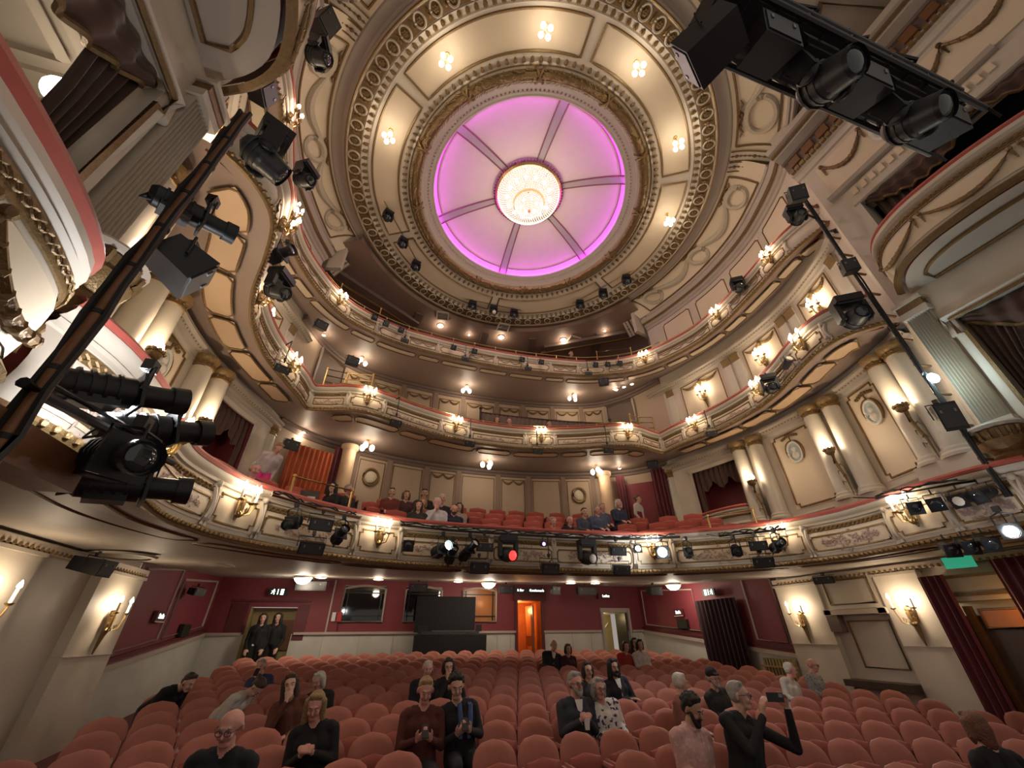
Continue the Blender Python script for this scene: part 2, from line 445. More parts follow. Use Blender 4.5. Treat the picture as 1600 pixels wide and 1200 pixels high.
def flower_spray(plan, parent, t0, t1, zc, ofun, m='flower_paint', drop=0.0, n=70, spread=0.075, kind=0):
    """relief spray of blossoms and leaves laid on a front"""
    mb = MB(); rnd = random.Random(int(t0 * 977))
    for i in range(n):
        u = rnd.random(); w = 1 - abs(2 * u - 1)
        if kind: zz = zc - drop * (1 - (2 * ((u * 2) % 1) - 1) ** 2) + rnd.gauss(0, spread * 0.45)
        else: zz = zc + rnd.gauss(0, spread * (0.3 + w))
        t = t0 + (t1 - t0) * u; r = rnd.uniform(0.012, 0.028)
        p, d, nn = plan.at(t); q = plan.pt(t, ofun(zz) + 0.016, zz)
        a = rnd.uniform(0, 2 * PI); X = Vector((d.x, d.y, 0)); Zv = Vector((0, 0, 1)); Nv = Vector((nn.x, nn.y, 0))
        e1 = X * math.cos(a) + Zv * math.sin(a); e2 = Zv * math.cos(a) - X * math.sin(a)
        L = r * rnd.uniform(1.2, 2.4)
        mb.add([q + e1 * L, q + e2 * r * 0.8 + Nv * 0.008, q - e1 * L, q - e2 * r * 0.8 + Nv * 0.008, q + Nv * 0.014], [(0, 1, 4), (1, 2, 4), (2, 3, 4), (3, 0, 4)])
    o = mb.build('flower_spray', m, parent, smooth=False); o['kind'] = 'stuff'
    return o
def swag(plan, parent, t0, t1, z, drop, o, m='grey_swag', r=0.03, name='swag', tails=True):
    mb = MB(); n = 10; pts = []; rr = []
    for i in range(n + 1):
        u = i / n; pts.append(plan.pt(t0 + (t1 - t0) * u, o + r * 0.6, z - drop * (1 - (2 * u - 1) ** 2))); rr.append(r * (0.45 + 0.75 * (1 - (2 * u - 1) ** 2)))
    mb.tube(pts, rr, 6)
    for i in range(1, n): mb.sph(pts[i], rr[i] * 1.25, 5, 4)
    if tails:
        for t in (t0, t1):
            mb.sph(plan.pt(t, o + 0.03, z + 0.01), r * 1.3, 6, 4)
            mb.tube([plan.pt(t, o + 0.02, z), plan.pt(t, o + 0.02, z - drop * 0.7)], [r * 0.7, r * 0.35], 5)
    return mb.build(name, m, parent)

def layout(plan, half_marks):
    """half_marks: arc positions measured from the axis; returns spans both sides"""
    mid = plan.L / 2; out = []
    for a, b, k in half_marks:
        out.append((mid + a, mid + b, k)); 
        if not (a < 0 < b): out.append((mid - b, mid - a, k))
    return out
def arc_from_axis(plan, x, y): return abs(plan.near(x, y) - plan.L / 2)

# dress circle front: sconce panels (S) and long painted panels (P)
aD = [arc_from_axis(DC, 3.05, 8.3), arc_from_axis(DC, 5.05, 6.6), arc_from_axis(DC, 5.22, 4.2)]
dcS = []
hm = []; prev = 0.12
for k, c in enumerate(aD):
    hm.append((prev, c - 0.48, 'P') if k else (0.75, c - 0.48, 'P')); hm.append((c - 0.42, c + 0.42, 'S')); prev = c + 0.48
hm.append((prev, DC.L / 2 - 0.25, 'P')); hm.append((-0.70, 0.70, 'P'))
zb, zt = Z_DC
for t0, t1, k in layout(DC, hm):
    if t1 - t0 < 0.25: continue
    if k == 'S':
        bordered_panel(DC, t0, t1, zb + 0.15, zt - 0.24, dc_of, dc_root); dcS.append((t0 + t1) / 2)
    else:
        bordered_panel(DC, t0, t1, zb + 0.15, zt - 0.36, dc_of, dc_root, notch=0.03)
        frieze(DC, dc_root, t0, t1, zt - 0.285, 0.045)
        flower_spray(DC, dc_root, t0 + 0.15 * (t1 - t0), t1 - 0.15 * (t1 - t0), (zb + zt) / 2 - 0.10, dc_of, n=110)
    divider(DC, dc_root, t0 - 0.03, zb, zt, dc_of)
# upper circle front
aU = [arc_from_axis(UC, 1.37, 10.72), arc_from_axis(UC, 3.88, 9.74), arc_from_axis(UC, 5.68, 8.6), arc_from_axis(UC, 5.86, 6.3), arc_from_axis(UC, 5.2, 4.5)]
cusp = arc_from_axis(UC, 5.33, 9.92)
ucS = []; hm = [(-0.85, 0.85, 'P')]; prev = aU[0] + 0.5
for k, c in enumerate(aU):
    if k:
        if prev < cusp < c - 0.5: hm += [(prev, cusp - 0.10, 'Q'), (cusp + 0.10, c - 0.5, 'Q')]
        else: hm.append((prev, c - 0.5, 'P'))
    hm.append((c - 0.42, c + 0.42, 'S')); prev = c + 0.5
zb, zt = Z_UC
for t0, t1, k in layout(UC, hm):
    if t1 - t0 < 0.2: continue
    if k == 'S':
        bordered_panel(UC, t0, t1, zb + 0.13, zt - 0.23, uc_of, uc_root); ucS.append((t0 + t1) / 2)
    else:
        bordered_panel(UC, t0, t1, zb + 0.13, zt - 0.335, uc_of, uc_root, notch=0.0)
        frieze(UC, uc_root, t0, t1, zt - 0.265, 0.045)
        flower_spray(UC, uc_root, t0 + 0.1 * (t1 - t0), t1 - 0.1 * (t1 - t0), zb + 0.28, uc_of, n=80, kind=1, drop=0.07, spread=0.05)
    divider(UC, uc_root, t0 - 0.04, zb, zt, uc_of)
# gallery front: swag panels and sconce panels
aG = [arc_from_axis(GA, 5.35, 9.8), arc_from_axis(GA, 6.29, 7.0), arc_from_axis(GA, 6.03, 4.7)]
gaS = []; hm = []; prev = 0.0
marks = []
step = (aG[0] - 0.42) / 5.0
for i in range(5):
    hm.append((i * step + 0.05 if i else 0.05, (i + 1) * step - 0.05, 'P' if i % 2 == 0 else 'B'))
prev = aG[0] + 0.46
hm.append((aG[0] - 0.40, aG[0] + 0.40, 'S'))
for c in aG[1:]:
    hm.append((prev, c - 0.46, 'P')); hm.append((c - 0.40, c + 0.40, 'S')); prev = c + 0.46
zb, zt = Z_GA
for t0, t1, k in layout(GA, hm):
    if t1 - t0 < 0.2: continue
    if k == 'S':
        bordered_panel(GA, t0, t1, zb + 0.13, zt - 0.23, ga_of, ga_root, notch=0.04); gaS.append((t0 + t1) / 2)
    elif k == 'B':
        bordered_panel(GA, t0, t1, zb + 0.13, zt - 0.25, ga_of, ga_root, notch=0.05)
    else:
        bordered_panel(GA, t0, t1, zb + 0.13, zt - 0.32, ga_of, ga_root, notch=0.0)
        frieze(GA, ga_root, t0, t1, zt - 0.265, 0.045)
        n = max(2, int(round((t1 - t0) / 0.5)))
        for i in range(n):
            w = (t1 - t0 - 0.2) / n; swag(GA, ga_root, t0 + 0.1 + i * w, t0 + 0.1 + (i + 1) * w, zt - 0.36, 0.09, ga_of(zb + 0.3), r=0.022)
    divider(GA, ga_root, t0 - 0.04, zb, zt, ga_of, w=0.035)

# ---- soffit panels (gilt-edged, sunk into the undersides)
def soffit_panels(plan, parent, spans, zb, o0, o1, outer_z, pm, notch=0.09, bm='gold_dark', curve=0.0):
    for t0, t1 in spans:
        def P(t, o):
            return plan.pt(t, o, zb - 0.014 + 0.10 * ((-o - 0.06) / 1.2) ** 0.8)
        mb = MB(); n = max(2, int((t1 - t0) / 0.15))
        mb.grid([[P(t0 + (t1 - t0) * i / n, o0 + (o1 - o0) * k / 3) for k in range(4)] for i in range(n + 1)])
        o = mb.build('soffit_panel', pm, parent)
        def seg(a, b):
            k = max(1, int(abs(b[0] - a[0]) / 0.15)); return [(a[0] + (b[0] - a[0]) * i / k, a[1] + (b[1] - a[1]) * i / k) for i in range(k)]
        q = notch
        c = [(t0 + q, o0), (t1 - q, o0), (t1, o0 - q), (t1, o1 + q), (t1 - q, o1), (t0 + q, o1), (t0, o1 + q), (t0, o0 - q)]
        loop = []
        for i in range(len(c)): loop += seg(c[i], c[(i + 1) % len(c)])
        MB().tube([P(t, oo) - Vector((0, 0, 0.006)) for t, oo in loop], 0.019, 5, closed=True).build('border', bm, o)
def spans(plan, a0, a1, L, gap, alt=None):
    """panel spans on both halves between arc positions a0 and a1 from the axis"""
    out = []; a = a0; i = 0; mid = plan.L / 2
    while a < a1 - 0.25:
        l = L if alt is None or i % 2 == 0 else alt
        b = min(a + l, a1)
        out += [(mid + a, mid + b), (mid - b, mid - a)]; a = b + gap; i += 1
    return out
soffit_panels(UC, uc_root, [(UC.L / 2 - 0.5, UC.L / 2 + 0.5)] + spans(UC, 0.62, cusp - 0.55, 1.35, 0.12, 0.75) + spans(UC, cusp + 0.35, UC.L / 2 - 0.5, 0.85, 0.10, 1.05), Z_UC[0], -0.20, -0.62, 0, 'peach')
soffit_panels(GA, ga_root, [(GA.L / 2 - 0.5, GA.L / 2 + 0.5)] + spans(GA, 0.62, GA.L / 2 - 0.3, 1.25, 0.12, 0.7), Z_GA[0], -0.16, -0.42, 0, 'ivory', notch=0.05)
soffit_panels(DC, dc_root, [(DC.L / 2 - 1.1, DC.L / 2 + 1.1)] + spans(DC, 1.25, DC.L / 2 - 0.2, 2.1, 0.18), Z_DC[0], -0.22, -0.75, 0, 'plaster', notch=0.10)

# ---- brass rails on the tiers
def brass_rail(plan, parent, t0, t1, z, h, step, o=-0.02, two=False):
    mb = MB(); n = max(1, int(round((t1 - t0) / step)))
    for i in range(n + 1):
        t = t0 + (t1 - t0) * i / n; mb.cyl(plan.pt(t, o, z), plan.pt(t, o, z + h), 0.020, 0.016, 6); mb.sph(plan.pt(t, o, z + h), 0.028, 6, 4)
    mb.build('rail_posts', 'brass', parent)['kind'] = 'stuff'
    MB().tube(plan.line(t0, t1, o, z + h, 0.2), 0.018, 6).build('rail_bar', 'brass', parent)
    if two: MB().tube(plan.line(t0, t1, o, z + h * 0.5, 0.2), 0.014, 6).build('rail_bar', 'brass', parent)
brass_rail(GA, ga_root, GA.L / 2 - 6.4, GA.L / 2 + 6.4, Z_GA[1], 0.26, 0.8)
brass_rail(GA, ga_root, 0.3, GA.L / 2 - 6.5, Z_GA[1], 0.16, 0.9)
brass_rail(GA, ga_root, GA.L / 2 + 6.5, GA.L - 0.3, Z_GA[1], 0.16, 0.9)
brass_rail(UC, uc_root, UC.L / 2 - cusp + 0.5, UC.L / 2 + cusp - 0.5, Z_UC[1], 0.14, 0.95)
brass_rail(UC, uc_root, 0.4, UC.L / 2 - cusp - 0.4, Z_UC[1], 0.10, 0.8)
brass_rail(UC, uc_root, UC.L / 2 + cusp + 0.4, UC.L - 0.4, Z_UC[1], 0.10, 0.8)
# taller aisle rails at the gangway ends
def aisle_rail(name, label, pts, z, h, bars=2):
    r = thing(name, label, 'handrail', pts[0] + (z,), kind=None)
    p0 = Vector(pts[0] + (z,)); mb = MB()
    L = [Vector(p + (z,)) - p0 for p in pts]
    for q in L: MB().cyl(q, q + Vector((0, 0, h)), 0.024, 0.02, 8).sph(q + Vector((0, 0, h)), 0.035, 8, 5).build('rail_post', 'brass', r)
    for k in range(bars):
        hh = h * (k + 1) / bars * 0.97; MB().tube([q + Vector((0, 0, hh)) for q in L], 0.018, 6).build('rail_bar', 'brass', r)
    return r
aisle_rail('aisle_rail', 'tall brass aisle rail at the cusped corner of the middle balcony beside the dark gangway', [(5.2, 9.95), (4.75, 10.1), (4.35, 10.0)], 7.42, 0.62, 3)
aisle_rail('aisle_rail', 'tall brass aisle rail at the cusped corner of the middle balcony above the orange curtain', [(-5.1, 9.98), (-4.6, 10.05), (-3.9, 9.95)], 7.42, 0.62, 3)
aisle_rail('aisle_rail', 'brass aisle rail at the foot of the dress circle steps by the orange curtain', [(-4.6, 7.6), (-3.65, 8.2)], 3.82, 0.42, 1)
aisle_rail('aisle_rail', 'brass aisle rail on the dress circle below the curtained side box', [(4.35, 7.75), (4.95, 7.0)], 3.82, 0.34, 1)
aisle_rail('aisle_rail', 'brass aisle rail at the end of the topmost balcony under the dark side ceiling', [(4.0, 10.85), (5.15, 10.25)], 10.66, 0.55, 2)
aisle_rail('aisle_rail', 'brass aisle rail on the topmost balcony near the small downlight', [(-5.4, 9.95), (-4.2, 10.75)], 10.66, 0.55, 1)
# ------------------------------------------------------------------ side walls
def t_of_y(plan, y): return min(range(len(plan.p)), key=lambda k: abs(plan.p[k].y - y)) and plan.s[min(range(len(plan.p)), key=lambda k: abs(plan.p[k].y - y))]
def side_wall(plan, name, sgn):
    root = thing(name, kind='structure')
    T = lambda y: t_of_y(plan, y)
    def rng(y0, y1):
        a, b = T(y0), T(y1); return (min(a, b), max(a, b))
    flat = lambda z: 0.0
    # dress circle storey: wall on either side of the side box
    for y0, y1, za, zz in ((3.2, 8.55, 3.14, 6.95), (10.15, 11.0, 3.14, 6.95), (8.55, 10.15, 3.14, 4.7), (8.55, 10.15, 6.25, 6.95)):
        m = MB(); plan.sweep(m, [(0, za), (0, zz)], *rng(y0, y1)); m.build('wall_face', 'plaster', root)
    # recess of the side box
    m = MB(); a, b = rng(8.55, 10.15)
    plan.sweep(m, [(0, 4.7), (-0.7, 4.7), (-0.7, 6.25), (0, 6.25)], a, b)
    for t in (a, b): m.grid([[plan.pt(t, 0, 4.7), plan.pt(t, 0, 6.25)], [plan.pt(t, -0.7, 4.7), plan.pt(t, -0.7, 6.25)]])
    m.build('box_recess', 'red_wall', root)
    m = MB()          # frame of the box
    plan.sweep(m, [(0, 6.2), (0.05, 6.2), (0.07, 6.3), (0, 6.32)], a - 0.08, b + 0.08)
    for t in (a, b): m.tube([plan.pt(t, 0.03, 4.7), plan.pt(t, 0.03, 6.25)], 0.05, 6)
    m.build('box_frame', 'plaster', root)
    m = MB(); mid = (a + b) / 2; w = (b - a) / 2   # swelling front of the box
    prof = [(0.0, 4.25), (0.05, 4.3), (0.10, 4.36), (0.06, 4.42), (0.12, 4.6), (0.10, 4.68), (0.15, 4.72), (0.15, 4.76)]
    N = 14; rows = []
    for i in range(N + 1):
        t = a + (b - a) * i / N; bulge = 0.32 * math.sqrt(max(0, 1 - ((t - mid) / w) ** 2))
        rows.append([plan.pt(t, o + bulge, z) for o, z in prof])
    m.grid(rows); m.build('box_front', 'plaster', root)
    MB().tube([plan.pt(a + (b - a) * i / N, 0.14 + 0.32 * math.sqrt(max(0, 1 - ((a + (b - a) * i / N - mid) / w) ** 2)), 4.80) for i in range(N + 1)], 0.045, 6).build('velvet_rail', 'velvet_rail', root)
    MB().tube([plan.pt(a + (b - a) * i / N, 0.12 + 0.32 * math.sqrt(max(0, 1 - ((a + (b - a) * i / N - mid) / w) ** 2)), 4.58) for i in range(N + 1)], 0.04, 6).build('frieze', 'gold', root)
    # drapes of the side box
    m = MB(); rows = []
    for i in range(41):
        u = i / 40; t = a + 0.03 + (b - a - 0.06) * u; d = 0.55 * (1 - (2 * u - 1) ** 2) ** 0.5 if 0 < u < 1 else 0
        zlow = 6.22 - 0.38 - 0.28 * abs(math.sin(u * PI * 3)) - (0.9 if u < 0.12 or u > 0.88 else 0)
        rows.append([plan.pt(t, -0.10 + 0.035 * math.sin(u * 60), 6.24), plan.pt(t, -0.07 + 0.035 * math.sin(u * 60), (6.24 + zlow) / 2), plan.pt(t, -0.10 + 0.035 * math.sin(u * 60), zlow)])
    m.grid(rows); m.build('drape', 'curtain_brown', root)
    # upper storeys
    m = MB(); plan.sweep(m, [(0, 6.95), (0, 10.1)], 0, plan.L); m.build('wall_face', 'plaster', root)
    m = MB(); plan.sweep(m, [(0, 9.9), (0, 12.85)], *rng(3.2, 10.4)); m.build('wall_face', 'plaster', root)
    # cornices
    def corn(z, t0=0, t1=None, mt='cornice_grey'):
        m = MB(); plan.sweep(m, [(0, z), (0.03, z + 0.02), (0.05, z + 0.08), (0.12, z + 0.10), (0.14, z + 0.15), (0.20, z + 0.18), (0.20, z + 0.23), (0, z + 0.26)], t0, t1); m.build('cornice', mt, root)
        m = MB(); n = int(plan.L / 0.10)
        for i in range(n): m.sph(plan.pt((i + 0.5) * plan.L / n, 0.11, z + 0.125), (0.032, 0.032, 0.026), 5, 4)
        m.build('beading', 'gold', root)['kind'] = 'stuff'
    corn(6.45); corn(9.38)
    m = MB(); plan.sweep(m, [(0, 12.45), (0.05, 12.47), (0.07, 12.55), (0.13, 12.58), (0.15, 12.68), (0.26, 12.72), (0.28, 12.80), (0.33, 12.86)], *rng(3.2, 10.4)); m.build('cornice', 'cornice_grey', root)
    m = MB(); plan.sweep(m, [(0.16, 12.69), (0.20, 12.66), (0.25, 12.69), (0.25, 12.73)], *rng(3.2, 10.4)); m.build('cornice_fillet', 'gold_dark', root)
    # dado of the dress circle storey
    m = MB(); plan.sweep(m, [(0.0, 4.18), (0.07, 4.2), (0.10, 4.26), (0.06, 4.30), (0, 4.32)], *rng(3.2, 8.5)); m.build('dado_rail', 'plaster_grey', root)
    # wall panels, dress circle storey
    for y0, y1, z0, z1 in ((6.35, 7.55, 4.42, 6.36), (4.40, 5.25, 4.42, 6.42)):
        bordered_panel(plan, *rng(y0, y1), z0, z1, flat, root, notch=0.08, br=0.022, bm='gold_dark', name='wall_panel')
    # panels, upper circle storey, with gilt double swags
    for y0, y1 in ((8.2, 9.75), (6.05, 7.35), (4.05, 5.2)):
        a, b = rng(y0, y1)
        bordered_panel(plan, a, b, 7.45, 9.33, flat, root, notch=0.0, br=0.018, bm='gold_dark', name='wall_panel')
        mid = (a + b) / 2
        swag(plan, root, a + 0.10, mid, 9.22, 0.16, 0.02, 'gold', 0.035, tails=False); swag(plan, root, mid, b - 0.10, 9.22, 0.16, 0.02, 'gold', 0.035, tails=False)
        m = MB(); m.tube([plan.pt(mid, 0.04, 9.28), plan.pt(mid, 0.05, 9.15), plan.pt(mid, 0.04, 8.98)], [0.02, 0.06, 0.015], 6); m.build('swag_drop', 'gold', root)
    # flat pilasters in pairs, upper circle storey
    for yc in (10.15, 7.92, 7.60, 5.78, 5.45, 3.75):
        t = T(yc); m = MB(); w = 0.12
        plan.sweep(m, [(0, 7.42), (0.05, 7.42), (0.05, 9.36), (0, 9.36)], t - w, t + w, 0.06)
        for q in (t - w, t + w): m.grid([[plan.pt(q, 0, 7.42), plan.pt(q, 0, 9.36)], [plan.pt(q, 0.05, 7.42), plan.pt(q, 0.05, 9.36)]])
        pil = m.build('pilaster', 'column_paint', root)
        m = MB(); plan.sweep(m, [(0.05, 9.12), (0.07, 9.14), (0.09, 9.3), (0.11, 9.32), (0.11, 9.37), (0.05, 9.37)], t - w - 0.03, t + w + 0.03, 0.06); m.build('capital', 'gold', pil)
    # gallery wall panels
    for y0, y1 in ((8.5, 9.8), (6.9, 8.3), (5.3, 6.7), (3.9, 5.1)):
        bordered_panel(plan, *rng(y0, y1), 10.9, 12.3, flat, root, notch=0.05, br=0.018, bm='gold_dark', name='wall_panel')
    # round columns in pairs, dress circle storey
    cols = [(6.25, 10.95), (6.52, 10.42), (6.70, 8.38), (6.86, 7.90), (6.76, 6.06), (6.78, 5.58), (6.14, 4.06), (6.06, 3.66)]
    for x, y in cols:
        c = Vector((sgn * x, y, 0)); R = 0.19
        m = MB(); m.rev([(R * 1.02, 4.42), (R, 5.0), (R * 0.97, 5.8), (R * 0.90, 6.40)], c, 16)
        col = m.build('column', 'column_paint', root)
        m = MB(); m.rev([(R * 0.92, 6.30), (R * 1.02, 6.31), (R * 1.02, 6.34), (R * 0.94, 6.35), (R * 0.94, 6.42), (R * 1.1, 6.45), (R * 1.25, 6.50), (R * 1.28, 6.55), (0, 6.56)], c, 16)
        for k in range(10): m.sph((c.x + R * 0.97 * math.sin(k * PI / 5), c.y + R * 0.97 * math.cos(k * PI / 5), 6.385), 0.025, 5, 4)
        m.build('capital', 'gold', col)
        m = MB(); m.rev([(0, 4.26), (R * 1.35, 4.26), (R * 1.38, 4.31), (R * 1.2, 4.35), (R * 1.22, 4.39), (R * 1.03, 4.43)], c, 16); m.build('column_base', 'column_paint', col)
        m = MB(); m.box((c.x + sgn * 0.10, c.y, 3.71), (R * 1.5, R * 1.4, 0.55)); m.build('plinth', 'plaster', col)
    # oval medallions on the dress circle panels
    for y, z in ((6.95, 5.78), (4.80, 5.78)):
        t = T(y); p, d, n = plan.at(t); X = Vector((d.x, d.y, 0)); N = Vector((n.x, n.y, 0)); O = plan.pt(t, 0.03, z)
        ell = lambda a, k, o=0.0: O + X * math.cos(a) * 0.17 * k + Vector((0, 0, math.sin(a) * 0.25 * k)) + N * o
        m = MB(); m.add([O + N * 0.02] + [ell(2 * PI * i / 24, 1.0, 0.01) for i in range(24)], [(0, i + 1, (i + 1) % 24 + 1) for i in range(24)])
        med = m.build('medallion', 'medallion_blue', root)
        MB().tube([ell(2 * PI * i / 24, 1.06, 0.02) for i in range(24)], 0.028, 6, closed=True).build('medallion_frame', 'medallion_white', med)
        m = MB(); q = Quaternion(N, 0)
        m.sph(O + Vector((0, 0, 0.07)) + N * 0.02, (0.06, 0.06, 0.075), 8, 6); m.sph(O + Vector((0, 0, -0.10)) + N * 0.015, (0.09, 0.09, 0.10), 8, 6); m.tube([O + N * 0.02, O + X * 0.10 + Vector((0, 0, -0.05)) + N * 0.02], 0.03, 5)
        m.build('cameo_figure', 'medallion_white', med)
        m = MB()
        for s, (a0, a1) in ((1, (-0.3, 1.5)), (-1, (1.9, 3.9))):
            m.tube([ell(a0 + (a1 - a0) * i / 10, 1.28, 0.01) for i in range(11)], [0.012 + 0.03 * math.sin(PI * i / 10) for i in range(11)], 5)
        m.build('palm_spray', 'gold_dark', med)
        m = MB(); m.tube([O + Vector((0, 0, 0.27)), O + Vector((0, 0, 0.45)) + N * 0.02], 0.02, 5)
        for i in range(7): m.sph(O + X * (i - 3) * 0.07 + Vector((0, 0, 0.47 - 0.02 * abs(i - 3))) + N * 0.02, 0.04, 6, 4)
        m.build('ribbon_bow', 'gold_dark', med)
    return root
wall_r = side_wall(WR, 'wall_right', 1)
wall_l = side_wall(WL, 'wall_left', -1)

# ------------------------------------------------------------------ rear walls of the circles
def rear_wall(name, half, z0, z1, spec, strips, mt='rear_paint'):
    P = Plan(half); root = thing(name, kind='structure'); flat = lambda z: 0.0
    m = MB(); P.sweep(m, [(0, z0), (0, z1)]); m.build('wall_face', mt, root)
    m = MB(); P.sweep(m, [(0, z1 - 0.28), (0.03, z1 - 0.26), (0.05, z1 - 0.18), (0.10, z1 - 0.16), (0.12, z1 - 0.08), (0, z1 - 0.05)]); m.build('cornice', 'beam_brown', root)
    for a in strips:
        for s in ((1, -1) if a else (1,)):
            t = P.L / 2 + s * a; m = MB(); w = 0.09
            P.sweep(m, [(0, z0), (0.04, z0), (0.04, z1 - 0.2), (0, z1 - 0.2)], t - w, t + w, 0.09); m.build('pilaster_strip', 'gallery_brown', root)
    for a0, a1, za, zb_, sw in spec:
        for s in (1, -1):
            t0, t1 = sorted((P.L / 2 + s * a0, P.L / 2 + s * a1))
            if a0 < 0 and s == -1: continue
            bordered_panel(P, t0, t1, za, zb_, flat, root, pm='rear_paint', bm='gold_dark', br=0.014, notch=0.0, name='wall_panel')
            if sw:
                mid = (t0 + t1) / 2
                swag(P, root, t0 + 0.06, mid, zb_ - 0.06, 0.14, 0.02, 'gold_dark', 0.03, tails=False); swag(P, root, mid, t1 - 0.06, zb_ - 0.06, 0.14, 0.02, 'gold_dark', 0.03, tails=False)
    return root, P
dcw, DCW = rear_wall('wall_rear_dress_circle', DC_REAR, 4.1, 6.95, [(-0.62, 0.62, 4.7, 6.62, 0), (0.82, 1.75, 4.7, 6.62, 1), (1.98, 3.05, 4.7, 6.62, 0), (3.25, 4.15, 4.7, 6.62, 0)], [0.72, 1.86, 3.15, 4.25])
ucw, UCW = rear_wall('wall_rear_upper_circle', UC_REAR, 7.2, 10.15, [(-0.60, 0.60, 8.4, 9.75, 1), (0.80, 1.70, 8.4, 9.75, 1), (1.95, 2.95, 8.4, 9.75, 1), (3.2, 4.2, 8.4, 9.75, 1), (4.4, 5.2, 8.4, 9.75, 1)], [0.70, 1.82, 3.08, 4.3], mt='rear_paint')
# flat dark sheets painted as the shade inside the upper circle's end gangways
for s_, nm in ((1, 'door_5'), (-1, 'door_6')):
    g = thing(nm, 'dark gangway opening at the end of the middle balcony', kind='structure'); a0 = UCW.L / 2 - s_ * 5.35; a1 = UCW.L / 2 - s_ * 6.55
    m = MB(); UCW.sweep(m, [(0.02, 7.2), (0.02, 9.75)], min(a0, a1), max(a0, a1)); m.build('gangway_shade', 'beam_brown', g)
    m = MB()
    for t in (a0, a1): m.tube([UCW.pt(t, 0.05, 7.2), UCW.pt(t, 0.05, 9.8)], 0.06, 6)
    m.tube([UCW.pt(a0, 0.05, 9.8), UCW.pt(a1, 0.05, 9.8)], 0.06, 6); m.build('gangway_frame', 'trim_paint', g)
# oval reliefs on the rear walls
for s in (1, -1):
    t = DCW.L / 2 + s * 3.7; O = DCW.pt(t, 0.03, 6.05)
    m = MB(); m.sph(O, (0.20, 0.05, 0.20), 12, 6); o = m.build('medallion', 'ornament', dcw)
    p, d, n = DCW.at(t); X = Vector((d.x, d.y, 0)); N = Vector((n.x, n.y, 0))
    MB().tube([O + N * 0.03 + X * 0.23 * math.cos(i * PI / 10) + Vector((0, 0, 0.26 * math.sin(i * PI / 10))) for i in range(20)], 0.04, 5, closed=True).build('medallion_frame', 'gold_dark', o)
# the dark pleated screen standing in the upper circle
m = MB(); rows = []
for i in range(121):
    x = -0.25 + 5.0 * i / 120; y = 12.35 - 0.05 * x * x * 0.45; rows.append([(x, y + 0.02 * math.sin(i * 1.57), 7.5), (x, y + 0.02 * math.sin(i * 1.57), 8.62)])
scr = thing('balcony_screen', 'long dark brown pleated screen standing along the back of the middle balcony', 'screen', (0, 0, 0))
m.grid(rows); m.build('screen_cloth', 'beam_brown', scr)
MB().tube([(r[0][0], r[0][1], 8.63) for r in rows[::8]], 0.03, 6).build('screen_rail', 'wood_dark', scr)
for x in (-0.25, 4.75):
    y = 12.35 - 0.0225 * x * x; m = MB(); m.cyl((x, y, 7.4), (x, y, 8.75), 0.05, 0.04, 8); m.sph((x, y, 8.8), 0.07, 8, 5); m.cyl((x, y, 8.84), (x, y, 8.96), 0.03, 0.0, 6); m.build('screen_post', 'wood_dark', scr)

# gallery: ceiling, rear wall, beams
ga_ceil = thing('ceiling_gallery', kind='structure')
m = MB(); rows = []          # brown ceiling behind the ring, with the upright face towards the ring
for i in range(41):
    a = math.radians(-64 + 128 * i / 40); d = Vector((math.sin(a), math.cos(a))); p = Vector((0, 7.245)) + d * 5.80
    k = min(8.5 / max(1e-6, abs(d.x)), (16.2 - 7.245) / max(1e-6, d.y)); q = Vector((0, 7.245)) + d * k
    rows.append([(p.x, p.y, 13.55), (p.x, p.y, 13.25), (q.x, q.y, 13.25)])
m.grid(rows); m.build('ceiling_face', 'gallery_brown', ga_ceil)
for x0, x1 in ((-6.2, -7.6), (-2.9, -3.5), (0.05, 0.1), (2.2, 2.9), (5.0, 6.4)):
    MB().bar((x0, max(11.0, 13.4 - 0.06 * x0 * x0), 13.22), (x1, 16.0, 13.22), 0.32, 0.08).build('ceiling_beam', 'beam_brown', ga_ceil)
for s in (-1, 1):
    m = MB(); m.bar((s * 6.4, 11.3, 13.12), (s * 3.0, 13.6, 13.16), 0.42, 0.16); m.build('ceiling_beam', 'beam_brown', ga_ceil)
    MB().bar((s * 6.3, 11.6, 13.06), (s * 2.9, 13.9, 13.10), 0.10, 0.14).build('beam_moulding', 'gold_dark', ga_ceil)
gw = MB(); gw.grid([[(x, y, 10.3), (x, y, 13.05)] for x, y in ((8.5, 10.3), (7.6, 12.6), (6.0, 14.6), (3.0, 15.7), (0, 16.0), (-3.0, 15.7), (-6.0, 14.6), (-7.6, 12.6), (-8.5, 10.3))])
struct('wall_rear_gallery', gw, 'gallery_brown')
for s in (-1, 1):     # end walls of the gallery beside the arch
    m = MB(); m.grid([[(s * 6.15, 10.35, 9.9), (s * 6.15, 10.35, 13.1)], [(s * 7.2, 10.9, 9.9), (s * 7.2, 10.9, 13.1)]]); struct('wall_gallery_end', m, 'beam_brown')

